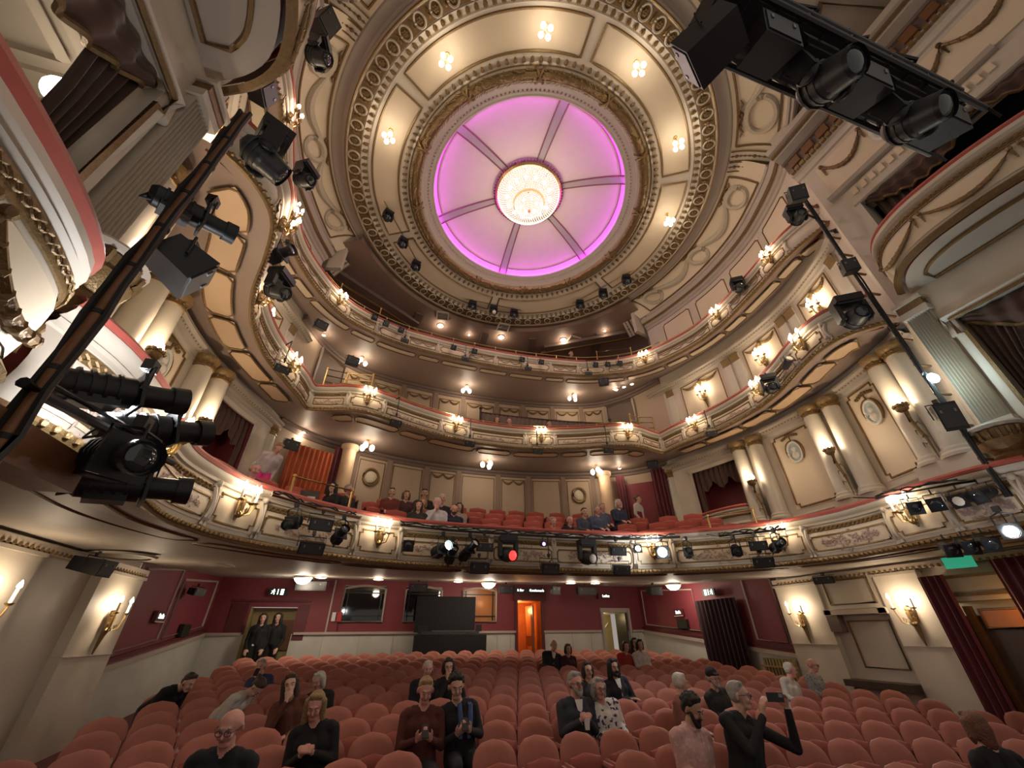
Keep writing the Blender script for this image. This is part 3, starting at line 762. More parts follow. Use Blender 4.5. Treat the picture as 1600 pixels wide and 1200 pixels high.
# ------------------------------------------------------------------ main ceiling: ring, dome, vault panels
ceil = thing('ceiling', kind='structure')
RC = (RING[0], RING[1], 0.0)
m = MB(); m.rev([(3.22, 13.80), (3.30, 13.79), (3.36, 13.74), (3.42, 13.73), (3.46, 13.70)], RC, 120, flip=True); m.build('ring_moulding', 'trim_paint', ceil)
m = MB(); m.rev([(3.13, 13.90), (3.10, 13.85), (3.13, 13.82), (3.18, 13.82), (3.22, 13.80)], RC, 120, flip=True); m.build('dome_lip', 'trim_paint', ceil)
m = MB(); m.rev([(3.46, 13.70), (3.84, 13.66), (3.88, 13.64), (3.92, 13.66), (4.02, 13.60), (4.06, 13.58), (5.00, 13.56), (5.03, 13.54), (5.07, 13.56), (5.17, 13.53), (5.22, 13.48), (5.24, 13.51), (5.60, 13.48), (5.63, 13.45), (5.68, 13.46)], RC, 144, flip=True)
m.build('ring_plaster', 'plaster', ceil)
m = MB(); m.rev([(5.68, 13.46), (5.72, 13.50), (5.73, 13.64), (5.80, 13.66), (5.88, 13.62)], RC, 144, flip=True); m.build('ring_shadow_moulding', 'trim_paint', ceil)
m = MB(); m.rev([(5.88, 13.62), (5.94, 13.585), (6.02, 13.585), (6.06, 13.62)], RC, 144, flip=True); m.build('ring_outer_moulding', 'cornice_grey', ceil)
m = MB(); m.rev([(3.84, 13.655), (3.86, 13.63), (3.90, 13.655)], RC, 120, flip=True); m.rev([(5.62, 13.455), (5.65, 13.43), (5.68, 13.455)], RC, 120, flip=True); m.build('ring_fillet', 'gold', ceil)
m = MB()           # tiny bead row at the dome lip
for i in range(180):
    a = i * 2 * PI / 180; m.sph((RC[0] + 3.26 * math.sin(a), RC[1] + 3.26 * math.cos(a), 13.78), 0.028, 5, 4)
m.build('bead_row', 'trim_paint', ceil)['kind'] = 'stuff'
# laurel wreath of gilt leaves
m = MB(); m.rev([(3.65 + 0.13 * math.cos(b), 13.66 + 0.13 * math.sin(b)) for b in [k * PI / 4 for k in range(9)]], RC, 120)
rnd = random.Random(3)
for i in range(420):
    for k in range(3):
        a = (i + rnd.random() * 0.5) * 2 * PI / 420; b = -2.4 + 0.85 * k + rnd.uniform(-0.2, 0.2)
        r = 3.65 + 0.15 * math.cos(b); z = 13.66 + 0.15 * math.sin(b)
        p = Vector((r * math.sin(a), RC[1] + r * math.cos(a), z)); tg = Vector((math.cos(a), -math.sin(a), 0)); nn = Vector((math.cos(b) * math.sin(a), math.cos(b) * math.cos(a), math.sin(b)))
        sd = tg.cross(nn) * rnd.choice((-1, 1)); e = (tg + sd * 0.45).normalized(); w = e.cross(nn)
        m.add([p - e * 0.05, p + w * 0.026 + nn * 0.014, p + e * 0.06 + nn * 0.06, p - w * 0.026 + nn * 0.014], [(0, 1, 2, 3)])
m.build('laurel_wreath', 'gold', ceil, smooth=False)['kind'] = 'stuff'
for k in range(12):
    a = PI / 12 * 2 * k + PI / 12; m = MB()
    for s in (-1, 1):
        m.tube([(RC[0] + (3.65 + 0.18 * math.cos(b)) * math.sin(a + s * 0.03 * (j - 4) / 4), RC[1] + (3.65 + 0.18 * math.cos(b)) * math.cos(a + s * 0.03 * (j - 4) / 4), 13.66 + 0.18 * math.sin(b)) for j, b in enumerate([-3.1 + 3.1 * q / 8 for q in range(9)])], 0.028, 5)
    m.build('wreath_binder', 'gold', ceil)
# leaf brackets (two rings) and rosettes, one mesh each, shared
def leaf_mesh(name, s):
    m = MB(); m.tube([(0, -0.06 * s, 0.02 * s), (0, -0.01 * s, -0.035 * s), (0, 0.05 * s, -0.03 * s), (0, 0.085 * s, 0.0)], [0.014 * s, 0.034 * s, 0.028 * s, 0.008 * s], 6)
    m.tube([(-0.03 * s, -0.05 * s, 0), (-0.036 * s, 0.0, -0.02 * s), (-0.02 * s, 0.05 * s, -0.01 * s)], 0.012 * s, 4); m.tube([(0.03 * s, -0.05 * s, 0), (0.036 * s, 0.0, -0.02 * s), (0.02 * s, 0.05 * s, -0.01 * s)], 0.012 * s, 4)
    return m.mesh(name, 'gold')
lm = leaf_mesh('leaf_bracket', 1.0); lm2 = leaf_mesh('leaf_bracket', 1.15)
def ring_place(name, me, n, r, z, off=0.0):
    for i in range(n):
        a = 2 * PI * (i + off) / n; o = link(name, me, ceil, (RC[0] + r * math.sin(a), RC[1] + r * math.cos(a), z), -a)
ring_place('leaf_bracket', lm, 120, 3.98, 13.60)
ring_place('leaf_bracket', lm2, 156, 5.125, 13.53)
m = MB(); m.tube([(0.125 * math.cos(t), 0.15 * math.sin(t), 0.0) for t in [k * PI / 8 for k in range(16)]], 0.028, 5, closed=True)
m.mat(1)
for k in range(6): m.sph((0.045 * math.cos(k * PI / 3), 0.05 * math.sin(k * PI / 3), -0.015), (0.034, 0.034, 0.03), 5, 4)
m.sph((0, 0, -0.03), 0.028, 6, 4)
m.mat(2); m.tube([(0.21, -0.12, 0.0), (0.19, -0.05, -0.02), (0.215, 0.0, -0.03), (0.19, 0.05, -0.02), (0.21, 0.12, 0.0)], [0.012, 0.03, 0.022, 0.03, 0.012], 5)
rosette_me = m.mesh('rosette', ['ornament', 'gold', 'gold'])
m = MB(); m.rev([(5.255, 13.496), (5.585, 13.472)], RC, 144, flip=True); m.build('rosette_band', 'gold_dark', ceil)
ring_place('rosette', rosette_me, 78, 5.42, 13.475)
# six panels with gilt borders on the flat of the ring
for k in range(6):
    a0 = k * PI / 3 + 0.035; a1 = (k + 1) * PI / 3 - 0.035
    m = MB(); m.rev([(4.20, 13.572), (4.88, 13.562)], RC, 30, a0, a1, flip=True); p = m.build('ceiling_panel', 'ivory', ceil)
    loop = [(4.16, a0 + (a1 - a0) * i / 30) for i in range(31)] + [(4.92, a1 - (a1 - a0) * i / 30) for i in range(31)]
    MB().tube([(RC[0] + r * math.sin(a), RC[1] + r * math.cos(a), 13.56) for r, a in loop], 0.032, 5, closed=True).build('border', 'gold', p)
# dome
DR, DZ, DH = 3.13, 13.86, 0.86
def dome_z(r): return DZ + DH * math.sqrt(max(0, 1 - (r / (DR + 0.42)) ** 2)) - DH * math.sqrt(1 - (DR / (DR + 0.42)) ** 2) + 0.22
m = MB(); m.rev([(3.40, 13.93), (3.40, 14.05)] + [(r, dome_z(r)) for r in (3.36, 3.2, 3.0, 2.6, 2.2, 1.8, 1.4, 1.0, 0.6, 0.3, 0.02)], RC, 96, flip=True); m.build('dome', 'dome_paint', ceil)
m = MB(); m.rev([(3.13, 13.90), (3.40, 13.92)], RC, 96); m.build('cove_shelf', 'plaster', ceil)
m = MB(); m.rev([(3.24, 13.925), (3.34, 13.935)], RC, 96, flip=False); m.build('violet_light_strip', 'violet_strip', ceil)
for k in range(6):
    a = k * PI / 3; d = Vector((math.sin(a), math.cos(a), 0)); sd = Vector((math.cos(a), -math.sin(a), 0))
    rs = [3.34, 3.0, 2.6, 2.2, 1.8, 1.4, 1.12]
    m = MB(); m.grid([[Vector(RC) + d * r + sd * w + Vector((0, 0, dome_z(r) - 0.025)) for w in (-0.13 * (0.55 + 0.45 * r / 3.3), 0.13 * (0.55 + 0.45 * r / 3.3))] for r in rs]); rib = m.build('dome_rib', 'dome_rib', ceil)
    for s in (-1, 1): MB().tube([Vector(RC) + d * r + sd * s * 0.14 * (0.55 + 0.45 * r / 3.3) + Vector((0, 0, dome_z(r) - 0.03)) for r in rs], 0.024, 5).build('rib_edge', 'rib_edge', rib)
for k in range(6):
    a0 = k * PI / 3 + 0.06; a1 = (k + 1) * PI / 3 - 0.06; r = 3.02
    MB().tube([(RC[0] + r * math.sin(a0 + (a1 - a0) * i / 20), RC[1] + r * math.cos(a0 + (a1 - a0) * i / 20), dome_z(r) - 0.012) for i in range(21)], 0.012, 4).build('dome_panel_edge', 'rib_edge', ceil)
m = MB(); m.rev([(1.02, dome_z(1.0) - 0.02), (1.12, dome_z(1.1) - 0.05), (1.18, dome_z(1.15) - 0.02)], RC, 60, flip=True); m.build('dome_collar', 'trim_paint', ceil)

# side vault panels: from the ring down to the wall head
def vault_pt(a, u, plan):
    """a: angle from +Y, u: 0 at the ring, 1 at the wall head"""
    r0 = 6.06; p = Vector((r0 * math.sin(a), RC[1] + r0 * math.cos(a)))
    return p
def side_vault(sgn, plan):
    A0, A1 = math.radians(58.5), math.radians(121.5); n = 28; rows = []
    y0, y1 = 10.35, 3.45
    def P(i, u):
        f = i / n; a = A0 + (A1 - A0) * f; p = Vector((6.06 * math.sin(a), RC[1] + 6.06 * math.cos(a)))
        yy = y0 + (y1 - y0) * f; pl = WR.pt(t_of_y(WR, yy), 0.30, 0); q = Vector((pl.x, pl.y))
        if q.x < p.x + 0.15: q.x = p.x + 0.15
        g = p.lerp(q, u); z = 13.60 - 0.74 * (u ** 1.7)
        return Vector((sgn * g.x, g.y, z))
    m = MB(); m.grid([[P(i, k / 8) for k in range(9)] for i in range(n + 1)]); v = m.build('vault_panel', 'ivory', ceil)
    dz = Vector((0, 0, -0.02))
    loop = [P(i, 0.10) + dz for i in range(2, n - 1)] + [P(n - 2, 0.1 + 0.78 * k / 4) + dz for k in range(5)] + [P(i, 0.88) + dz for i in range(n - 2, 1, -1)] + [P(2, 0.88 - 0.78 * k / 4) + dz for k in range(5)]
    MB().tube(loop, 0.03, 5, closed=True).build('border', 'gold_dark', v)
    MB().tube([P(i, 0.95) + dz for i in range(n + 1)], 0.05, 5).build('border', 'trim_paint', v)
    # wreaths, garlands and bows in relief
    def G(f, u): return P(f * n, u) + Vector((0, 0, -0.035))
    pos = [0.16, 0.50, 0.84]
    for c in pos:
        m = MB(); pts = [G(c + 0.048 * math.cos(t), 0.52 + 0.26 * math.sin(t)) for t in [k * PI / 12 for k in range(24)]]
        m.tube(pts, [0.065 + 0.03 * (1 + math.sin(k * PI / 12 + PI)) / 2 for k in range(24)], 6, closed=True); w = m.build('wreath', 'ornament', v)
        m = MB(); rnd = random.Random(int(c * 100))
        for k in range(9): m.sph(G(c + rnd.uniform(-0.035, 0.035), 0.16 + rnd.uniform(-0.05, 0.10)), rnd.uniform(0.03, 0.055), 6, 4)
        for s in (-1, 1): m.tube([G(c, 0.17), G(c + s * 0.03, 0.13), G(c + s * 0.045, 0.20), G(c + s * 0.06, 0.16)], [0.035, 0.03, 0.025, 0.012], 5)
        m.build('ribbon_bow', 'gold_dark', v)
    for c0, c1 in zip(pos, pos[1:]):
        m = MB(); k = 14; m.tube([G(c0 + 0.02 + (c1 - c0 - 0.04) * i / k, 0.20 + 0.42 * math.sin(PI * i / k)) for i in range(k + 1)], [0.03 + 0.085 * math.sin(PI * i / k) for i in range(k + 1)], 7); m.build('garland', 'ornament', v)
side_vault(1, WR); side_vault(-1, WL)
# front vault panel towards the stage
def front_vault():
    A0, A1 = math.radians(122), math.radians(238); n = 40
    def P(f, u):
        a = A0 + (A1 - A0) * f; r = 6.06 + 1.15 * u; return Vector((r * math.sin(a), RC[1] + r * math.cos(a), 13.60 - 0.62 * u ** 1.7))
    m = MB(); m.grid([[P(i / n, k / 6) for k in range(7)] for i in range(n + 1)]); v = m.build('vault_panel', 'ivory', ceil)
    dz = Vector((0, 0, -0.02))
    MB().tube([P(0.03, 0.10 + 0.75 * k / 4) + dz for k in range(5)] + [P(0.03 + 0.94 * i / n, 0.85) + dz for i in range(n + 1)] + [P(0.97, 0.85 - 0.75 * k / 4) + dz for k in range(5)] + [P(0.97 - 0.94 * i / n, 0.10) + dz for i in range(n + 1)], 0.03, 5, closed=True).build('border', 'gold_dark', v)
    for u in (0.97, 1.03): MB().tube([P(i / n, u) + dz for i in range(n + 1)], 0.05, 5).build('arch_moulding', 'trim_paint', v)
    pos = [0.09, 0.27, 0.73, 0.91]
    G = lambda f, u: P(f, u) + Vector((0, 0, -0.035))
    for c in pos:
        MB().tube([G(c + 0.034 * math.cos(t), 0.52 + 0.26 * math.sin(t)) for t in [k * PI / 12 for k in range(24)]], 0.075, 6, closed=True).build('wreath', 'ornament', v)
        m = MB(); rnd = random.Random(int(c * 100))
        for k in range(9): m.sph(G(c + rnd.uniform(-0.02, 0.02), 0.16 + rnd.uniform(-0.05, 0.10)), rnd.uniform(0.03, 0.055), 6, 4)
        for s in (-1, 1): m.tube([G(c, 0.17), G(c + s * 0.02, 0.13), G(c + s * 0.03, 0.20), G(c + s * 0.04, 0.16)], [0.035, 0.03, 0.025, 0.012], 5)
        m.build('ribbon_bow', 'gold_dark', v)
    for c0, c1 in ((0.09, 0.27), (0.27, 0.5), (0.5, 0.73), (0.73, 0.91)):
        k = 14; MB().tube([G(c0 + (c1 - c0) * (0.08 + 0.84 * i / k), 0.20 + 0.45 * math.sin(PI * i / k)) for i in range(k + 1)], [0.03 + 0.085 * math.sin(PI * i / k) for i in range(k + 1)], 7).build('garland', 'ornament', v)
front_vault()
# four ribs between the vault panels, each with two bead cords
for ang in (58.5, -58.5, 121.5, -121.5):
    a = math.radians(ang); d = Vector((math.sin(a), math.cos(a), 0)); sd = Vector((math.cos(a), -math.sin(a), 0)); O = Vector(RC) + d * 6.06
    L = 1.25; hw = 0.32
    f = lambda u: Vector((0, 0, 13.60 - 0.78 * u ** 1.7 - 0.04))
    m = MB(); m.grid([[O + d * L * u + sd * w + f(u) for w in (-hw, hw)] for u in [k / 8 for k in range(9)]])
    for w in (-hw, hw): m.grid([[O + d * L * u + sd * w + f(u), O + d * L * u + sd * w + f(u) + Vector((0, 0, 0.12))] for u in [k / 8 for k in range(9)]])
    rib = m.build('vault_rib', 'plaster', ceil)
    for w in (-0.30, -0.02, 0.02, 0.30): MB().tube([O + d * L * u + sd * w + f(u) + Vector((0, 0, -0.01)) for u in [k / 8 for k in range(9)]], 0.02, 5).build('rib_moulding', 'gold_dark', rib)
    for w in (-0.16, 0.16):
        m = MB(); m.tube([O + d * L * u + sd * w + f(u) + Vector((0, 0, -0.015)) for u in [k / 8 for k in range(9)]], 0.012, 5)
        for k in range(12): m.sph(O + d * L * (k + 0.5) / 12 + sd * w + f((k + 0.5) / 12) + Vector((0, 0, -0.02)), 0.05 if k % 4 == 1 else 0.03, 6, 4)
        m.build('bead_cord', 'gold_dark', rib)
for s in (-1, 1):       # piers closing the ends of the wall head beside the gallery arch
    m = MB(); m.box((s * 6.12, 10.46, 12.86), (0.46, 0.07, 0.62), Matrix.Rotation(s * 0.25, 3, 'Z')); m.build('arch_pier', 'plaster', ceil)
# roof above everything, so that no sky shows over the vaults
m = MB(); m.grid([[(-9.5, -3, 15.3), (-9.5, 17, 15.3)], [(9.5, -3, 15.3), (9.5, 17, 15.3)]]); m.build('roof_deck', 'beam_brown', ceil)
# ------------------------------------------------------------------ stalls walls
YR = 16.5
def text_mesh(name, s, size, m, parent, loc, rot, extrude=0.004):
    cu = bpy.data.curves.new(name, 'FONT'); cu.body = s; cu.size = size; cu.extrude = extrude; cu.align_x = 'CENTER'; cu.align_y = 'CENTER'; cu.resolution_u = 2
    o = bpy.data.objects.new(name, cu); dg = bpy.context.evaluated_depsgraph_get()
    C.objects.link(o); bpy.context.view_layer.update()
    me = bpy.data.meshes.new_from_object(o.evaluated_get(bpy.context.evaluated_depsgraph_get()))
    bpy.data.objects.remove(o); me.materials.clear(); me.materials.append(MATS[m])
    q = bpy.data.objects.new(name, me); C.objects.link(q); q.parent = parent; q.location = loc; q.rotation_euler = rot
    return q
rear = thing('wall_rear', kind='structure')
holes = [(-3.95, -2.56, 2.2, 3.30), (-1.85, -0.56, 2.2, 3.30), (0.24, 1.54, 2.2, 3.30), (2.36, 3.36, 0.3, 2.90), (6.03, 7.08, 0.3, 2.52), (-6.70, -5.32, 0.3, 2.62)]
xs = sorted(set([-8.2, 8.2] + [h[0] for h in holes] + [h[1] for h in holes]))
m = MB(); mm = MB()
def pane(mb, x0, x1, z0, z1, y=YR):
    if z1 - z0 > 0.01: mb.grid([[(x0, y, z0), (x0, y, z1)], [(x1, y, z0), (x1, y, z1)]])
for x0, x1 in zip(xs, xs[1:]):
    hs = [h for h in holes if h[0] <= x0 + 1e-4 and h[1] >= x1 - 1e-4]
    zr = 1.87
    if hs:
        h = hs[0]; pane(m, x0, x1, h[3], 4.1)
        if h[2] > zr: pane(mm, x0, x1, 0.2, zr); pane(m, x0, x1, zr, h[2])
    else: pane(mm, x0, x1, 0.2, zr); pane(m, x0, x1, zr, 4.1)
m.build('wall_face', 'red_wall', rear)
mm.build('marble_dado', 'marble', rear)
for x0, x1 in ((-8.0, -6.75), (-5.25, 2.3), (3.42, 5.86), (7.25, 8.0)):
    MB().bar((x0, YR - 0.03, 1.88), (x1, YR - 0.03, 1.88), 0.10, 0.07).build('dado_rail', 'trim_paint', rear)
for x in (-4.35, -3.2, -2.1, -1.0, 1.6, 2.1, 4.6, 5.4, 7.5):
    MB().bar((x, YR - 0.004, 0.3), (x, YR - 0.004, 1.83), 0.02, 0.012).build('dado_joint', 'trim_paint', rear)
MB().bar((-4.30, YR - 0.02, 1.90), (-4.30, YR - 0.02, 3.5), 0.06, 0.05).build('corner_bead', 'trim_paint', rear)
# arched windows in the rear wall
for i, (x0, x1, z0, z1) in enumerate(holes[:3]):
    w = thing('window_%d' % (i + 1), ['arched dark window in the red rear wall, nearest the fire alarm, reflecting a lamp', 'arched dark window half hidden by the black sound desk screen', 'arched window with an orange lit room behind it, beside the sound desk'][i], kind='structure')
    cx = (x0 + x1) / 2; hw = (x1 - x0) / 2
    arc = [(cx - hw + 2 * hw * k / 12, z1 - 0.10 + 0.10 * math.sin(PI * k / 12)) for k in range(13)]
    loop = [(x0, YR - 0.03, z0), (x1, YR - 0.03, z0)] + [(x, YR - 0.03, z) for x, z in reversed(arc)]
    MB().tube(loop, 0.042, 6, closed=True).build('window_frame', 'trim_paint', w)
    m = MB(); m.add([(x0, YR + 0.06, z0), (x1, YR + 0.06, z0), (x1, YR + 0.06, z1), (x0, YR + 0.06, z1)], [(0, 1, 2, 3)]); m.build('window_pane', 'glass_dark' if i < 2 else 'window_glow', w)
    mull = MB()
    for f in (0.10, 0.90): mull.bar((x0 + 2 * hw * f, YR + 0.03, z0), (x0 + 2 * hw * f, YR + 0.03, z1 - 0.03), 0.03, 0.03)
    mull.bar((x0, YR + 0.03, z1 - 0.22), (x1, YR + 0.03, z1 - 0.22), 0.03, 0.03); mull.bar((x0, YR + 0.03, z0 + 0.18), (x1, YR + 0.03, z0 + 0.18), 0.03, 0.03)
    mull.build('glazing_bars', 'black_metal', w)
    if i == 2: point_light(w, (1.0, YR - 0.25, 2.8), 2.0, (1.0, 0.5, 0.2), 0.1)
# rooms glimpsed through the two doorways
d1 = thing('door_1', 'open doorway into an orange lit wood-panelled lobby', kind='structure')
m = MB(); m.grid([[(2.36, YR, 0.4), (2.36, YR, 2.9)], [(2.5, YR + 1.8, 0.4), (2.5, YR + 1.8, 2.9)], [(3.6, YR + 1.8, 0.4), (3.6, YR + 1.8, 2.9)], [(3.36, YR, 0.4), (3.36, YR, 2.9)]]); m.build('lobby_wall', 'wood_orange', d1)
m = MB(); m.grid([[(2.3, YR, 2.9), (2.3, YR + 1.8, 2.9)], [(3.6, YR, 2.9), (3.6, YR + 1.8, 2.9)]]); m.grid([[(2.3, YR, 0.52), (2.3, YR + 1.8, 0.55)], [(3.6, YR, 0.52), (3.6, YR + 1.8, 0.55)]]); m.build('lobby_ceiling', 'warm_room', d1)
m = MB(); m.box((3.05, YR + 0.5, 1.65), (0.03, 0.42, 1.10)); dl = m.build('door_leaf', 'wood', d1)
for z in (1.05, 2.1): MB().box((3.015, YR + 0.5, z), (0.012, 0.28, 0.36)).build('door_panel', 'wood_orange', dl)
m = MB(); m.box((2.83, YR + 1.75, 2.2), (0.13, 0.015, 0.42)); pc = m.build('notice_board', 'paper', d1)
for k in range(3): MB().box((2.83, YR + 1.73, 1.92 + 0.28 * k), (0.09, 0.01, 0.10)).build('notice', 'dark_grey', pc)
for x in (2.33, 3.39): MB().bar((x, YR - 0.03, 0.4), (x, YR - 0.03, 2.95), 0.09, 0.10).build('door_jamb', 'dark_red', d1)
MB().box((2.87, YR - 0.06, 3.04), (0.66, 0.08, 0.13)).build('door_head', 'dark_red', d1)
point_light(d1, (2.72, YR + 0.9, 2.6), 26, (1.0, 0.46, 0.16), 0.1)
sg = thing('hanging_sign', 'long dark sign with white lettering over the orange lit doorway', 'sign', (2.87, YR - 0.2, 3.24))
MB().box((0, 0, 0), (0.62, 0.03, 0.075)).build('sign_board', 'sign_black', sg)
[MB().bar((q, 0.02, 0.07), (q, 0.02, 0.22), 0.02).build('sign_hanger', 'black_metal', sg) for q in (-0.5, 0.5)]
text_mesh('sign_lettering', '& Bar', 0.12, 'sign_white', sg, (-0.42, -0.035, 0), (PI / 2, 0, 0))
text_mesh('sign_lettering', "Gentlemen's", 0.12, 'sign_white', sg, (0.25, -0.035, 0), (PI / 2, 0, 0))
d2 = thing('door_2', 'doorway with pale frame onto an olive stairwell', kind='structure')
for x in (5.95, 7.16): MB().bar((x, YR - 0.03, 0.4), (x, YR - 0.03, 2.66), 0.15, 0.10).build('door_jamb', 'trim_paint', d2)
MB().bar((5.88, YR - 0.03, 2.60), (7.23, YR - 0.03, 2.60), 0.10, 0.15).build('door_head', 'trim_paint', d2)
m = MB(); m.grid([[(6.03, YR, 0.4), (6.03, YR, 2.5)], [(6.0, YR + 1.5, 0.4), (6.0, YR + 1.5, 2.5)], [(7.2, YR + 1.5, 0.4), (7.2, YR + 1.5, 2.5)]]); m.build('stair_wall', 'olive_paint', d2)
m = MB(); m.box((7.02, YR + 0.35, 1.45), (0.03, 0.40, 1.05)); m.build('door_leaf', 'dark_grey', d2)
m = MB(); m.box((6.45, YR + 1.45, 2.22), (0.20, 0.015, 0.14)); pc = m.build('framed_print', 'paper', d2); MB().box((6.45, YR + 1.43, 2.22), (0.09, 0.01, 0.07)).build('print_image', 'grey_metal', pc)
MB().tube([(6.1, YR + 1.44, 1.82), (6.62, YR + 1.44, 1.82), (7.0, YR + 1.44, 2.18)], 0.025, 6).build('stair_handrail', 'white_paint', d2)
m = MB(); m.grid([[(5.9, YR, 2.52), (5.9, YR + 1.6, 2.52)], [(7.3, YR, 2.52), (7.3, YR + 1.6, 2.52)]]); m.build('stair_ceiling', 'olive_paint', d2)
point_light(d2, (6.4, YR + 0.8, 2.35), 9, (1.0, 0.75, 0.35), 0.08)
sg = thing('hanging_sign', 'small lit sign reading Ladies above the pale doorway', 'sign', (6.15, YR - 0.1, 3.10))
MB().box((0, 0, 0), (0.32, 0.03, 0.10)).build('sign_board', 'dark_red', sg)
text_mesh('sign_lettering', 'Ladies', 0.13, 'sign_white', sg, (0.03, -0.035, 0), (PI / 2, 0, 0))
d3 = thing('door_3', 'exit door of wood in a dark red recess where two ushers stand', kind='structure')
m = MB(); m.grid([[(-6.70, YR, 0.3), (-6.70, YR, 2.62)], [(-6.70, YR + 0.5, 0.3), (-6.70, YR + 0.5, 2.62)], [(-5.32, YR + 0.5, 0.3), (-5.32, YR + 0.5, 2.62)], [(-5.32, YR, 0.3), (-5.32, YR, 2.62)]]); m.build('door_recess', 'olive_paint', d3)
for z in (0.95, 1.45, 2.0): MB().box((-6.35, YR + 0.46, z), (0.30, 0.02, 0.20)).build('door_panel', 'olive_paint', d3)
MB().box((-5.62, YR + 0.46, 1.85), (0.26, 0.02, 0.42)).build('door_leaf', 'wood', d3)
for x0, x1, z in ((-7.3, -4.95, 2.80),): MB().bar((x0, YR - 0.02, z), (x1, YR - 0.02, z), 0.08, 0.06).build('door_head', 'dark_red', d3)
m = MB(); m.box((-7.02, YR - 0.015, 2.3), (0.25, 0.012, 0.42)); m.build('recess_panel', 'dark_red', d3)
m = MB(); m.box((-5.12, YR - 0.015, 2.2), (0.17, 0.012, 0.50)); m.build('recess_panel', 'dark_red', d3)
# stalls side walls
def stalls_side(name, s, pil, red, dado_slope):
    X = 7.8 * s; root = thing(name, kind='structure')
    def face(nm, y0, y1, z0, z1, mt, x=X, zl0=None):
        m = MB(); a = z0 if zl0 is None else zl0
        m.grid([[(x, y0, a), (x, y0, z1)], [(x, y1, z0), (x, y1, z1)]]); return m.build(nm, mt, root)
    face('wall_face', -2.5, red[0], -0.6, 3.6, 'plaster', X + 0.01 * s)
    r0, r1 = red
    zd = lambda y: 1.28 + (y - r0) * (1.86 - 1.28) / (16.5 - r0)
    m = MB(); m.grid([[(X, y, zd(y)), (X, y, 4.0)] for y in (r0, 16.6)]); m.build('red_face', 'red_wall', root)
    m = MB(); m.grid([[(X, y, -0.1), (X, y, zd(y))] for y in (r0, 16.6)]); m.build('marble_dado', 'marble', root)
    MB().bar((X - s * 0.03, r0, zd(r0)), (X - s * 0.03, 16.5, zd(16.5)), 0.08, 0.10).build('dado_rail', 'trim_paint', root)
    MB().bar((X - s * 0.03, r0, zd(r0) + 0.14), (X - s * 0.03, 16.5, zd(16.5) + 0.14), 0.05, 0.06).build('dado_rail', 'dark_red', root)
    # framed red panels
    for y0, y1 in ((r0 + 0.25, r0 + 2.15), (r0 + 2.45, 16.1)) if s < 0 else ((9.72, 10.75), (13.05, 16.2)):
        pts = [(X - s * 0.02, y0, zd(y0) + 0.26), (X - s * 0.02, y1, zd(y1) + 0.26), (X - s * 0.02, y1, 3.30), (X - s * 0.02, y0, 3.10)]
        MB().tube(pts, 0.03, 5, closed=True).build('panel_moulding', 'trim_paint', root)
    for y0, y1 in pil:
        yc = (y0 + y1) / 2; w = (y1 - y0) / 2
        m = MB(); m.box((X - s * 0.04, yc, 1.2), (0.12, w, 1.66)); p = m.build('pilaster', 'plaster', root)
        m = MB(); m.box((X - s * 0.06, yc, 2.86), (0.14, w + 0.03, 0.025)); m.box((X - s * 0.06, yc, 1.56), (0.125, w + 0.005, 0.008)); m.build('pilaster_band', 'plaster_grey', p)
    # bead cornice under the soffit
    MB().bar((X - s * 0.10, 2.5, 2.95), (X - s * 0.10, r0, 2.97), 0.20, 0.10).build('cornice', 'plaster', root)
    m = MB(); n = int((r0 - 2.5) / 0.11)
    for i in range(n): m.sph((X - s * 0.19, 2.5 + i * 0.11, 2.92), (0.03, 0.045, 0.035), 5, 4)
    m.build('beading', 'gold', root)['kind'] = 'stuff'
    return root
st_r = stalls_side('wall_right_stalls', 1, [(8.30, 9.52), (6.05, 6.90)], (9.52, 16.5), 0)
st_l = stalls_side('wall_left_stalls', -1, [(9.60, 11.12), (6.6, 7.95)], (11.12, 16.5), 0)
# sunk panel between the right pilasters
m = MB(); m.box((7.74, 7.6, 2.62), (0.06, 0.70, 0.36)); pn = m.build('recess_panel', 'plaster', st_r)
MB().tube([(7.67, 7.05, 2.36), (7.67, 8.12, 2.36), (7.67, 8.12, 2.86), (7.67, 7.05, 2.86)], 0.022, 5, closed=True).build('border', 'gold_dark', pn)
m = MB(); m.box((7.70, 8.22, 2.20), (0.12, 0.08, 0.06)); m.box((7.70, 6.98, 2.20), (0.12, 0.08, 0.06)); m.box((7.66, 7.6, 2.20), (0.08, 0.72, 0.05)); m.build('recess_lintel', 'plaster', st_r)
m = MB(); m.box((7.80, 7.6, 1.5), (0.012, 0.70, 0.66)); pn = m.build('recess_face', 'plaster_grey', st_r)
MB().tube([(7.77, 7.05, 1.15), (7.77, 7.95, 1.15), (7.77, 7.95, 2.02), (7.77, 7.05, 2.02)], 0.022, 5, closed=True).build('border', 'gold_dark', pn)
m = MB(); m.box((7.60, 7.6, 0.86), (0.20, 0.70, 0.06)); m.build('recess_shelf', 'wood_dark', st_r)
m = MB(); m.box((7.70, 8.17, 1.98), (0.10, 0.14, 0.17)); m.build('recess_shadow_block', 'beam_brown', st_r)  # solid dark block, painted as the shadow in the recess

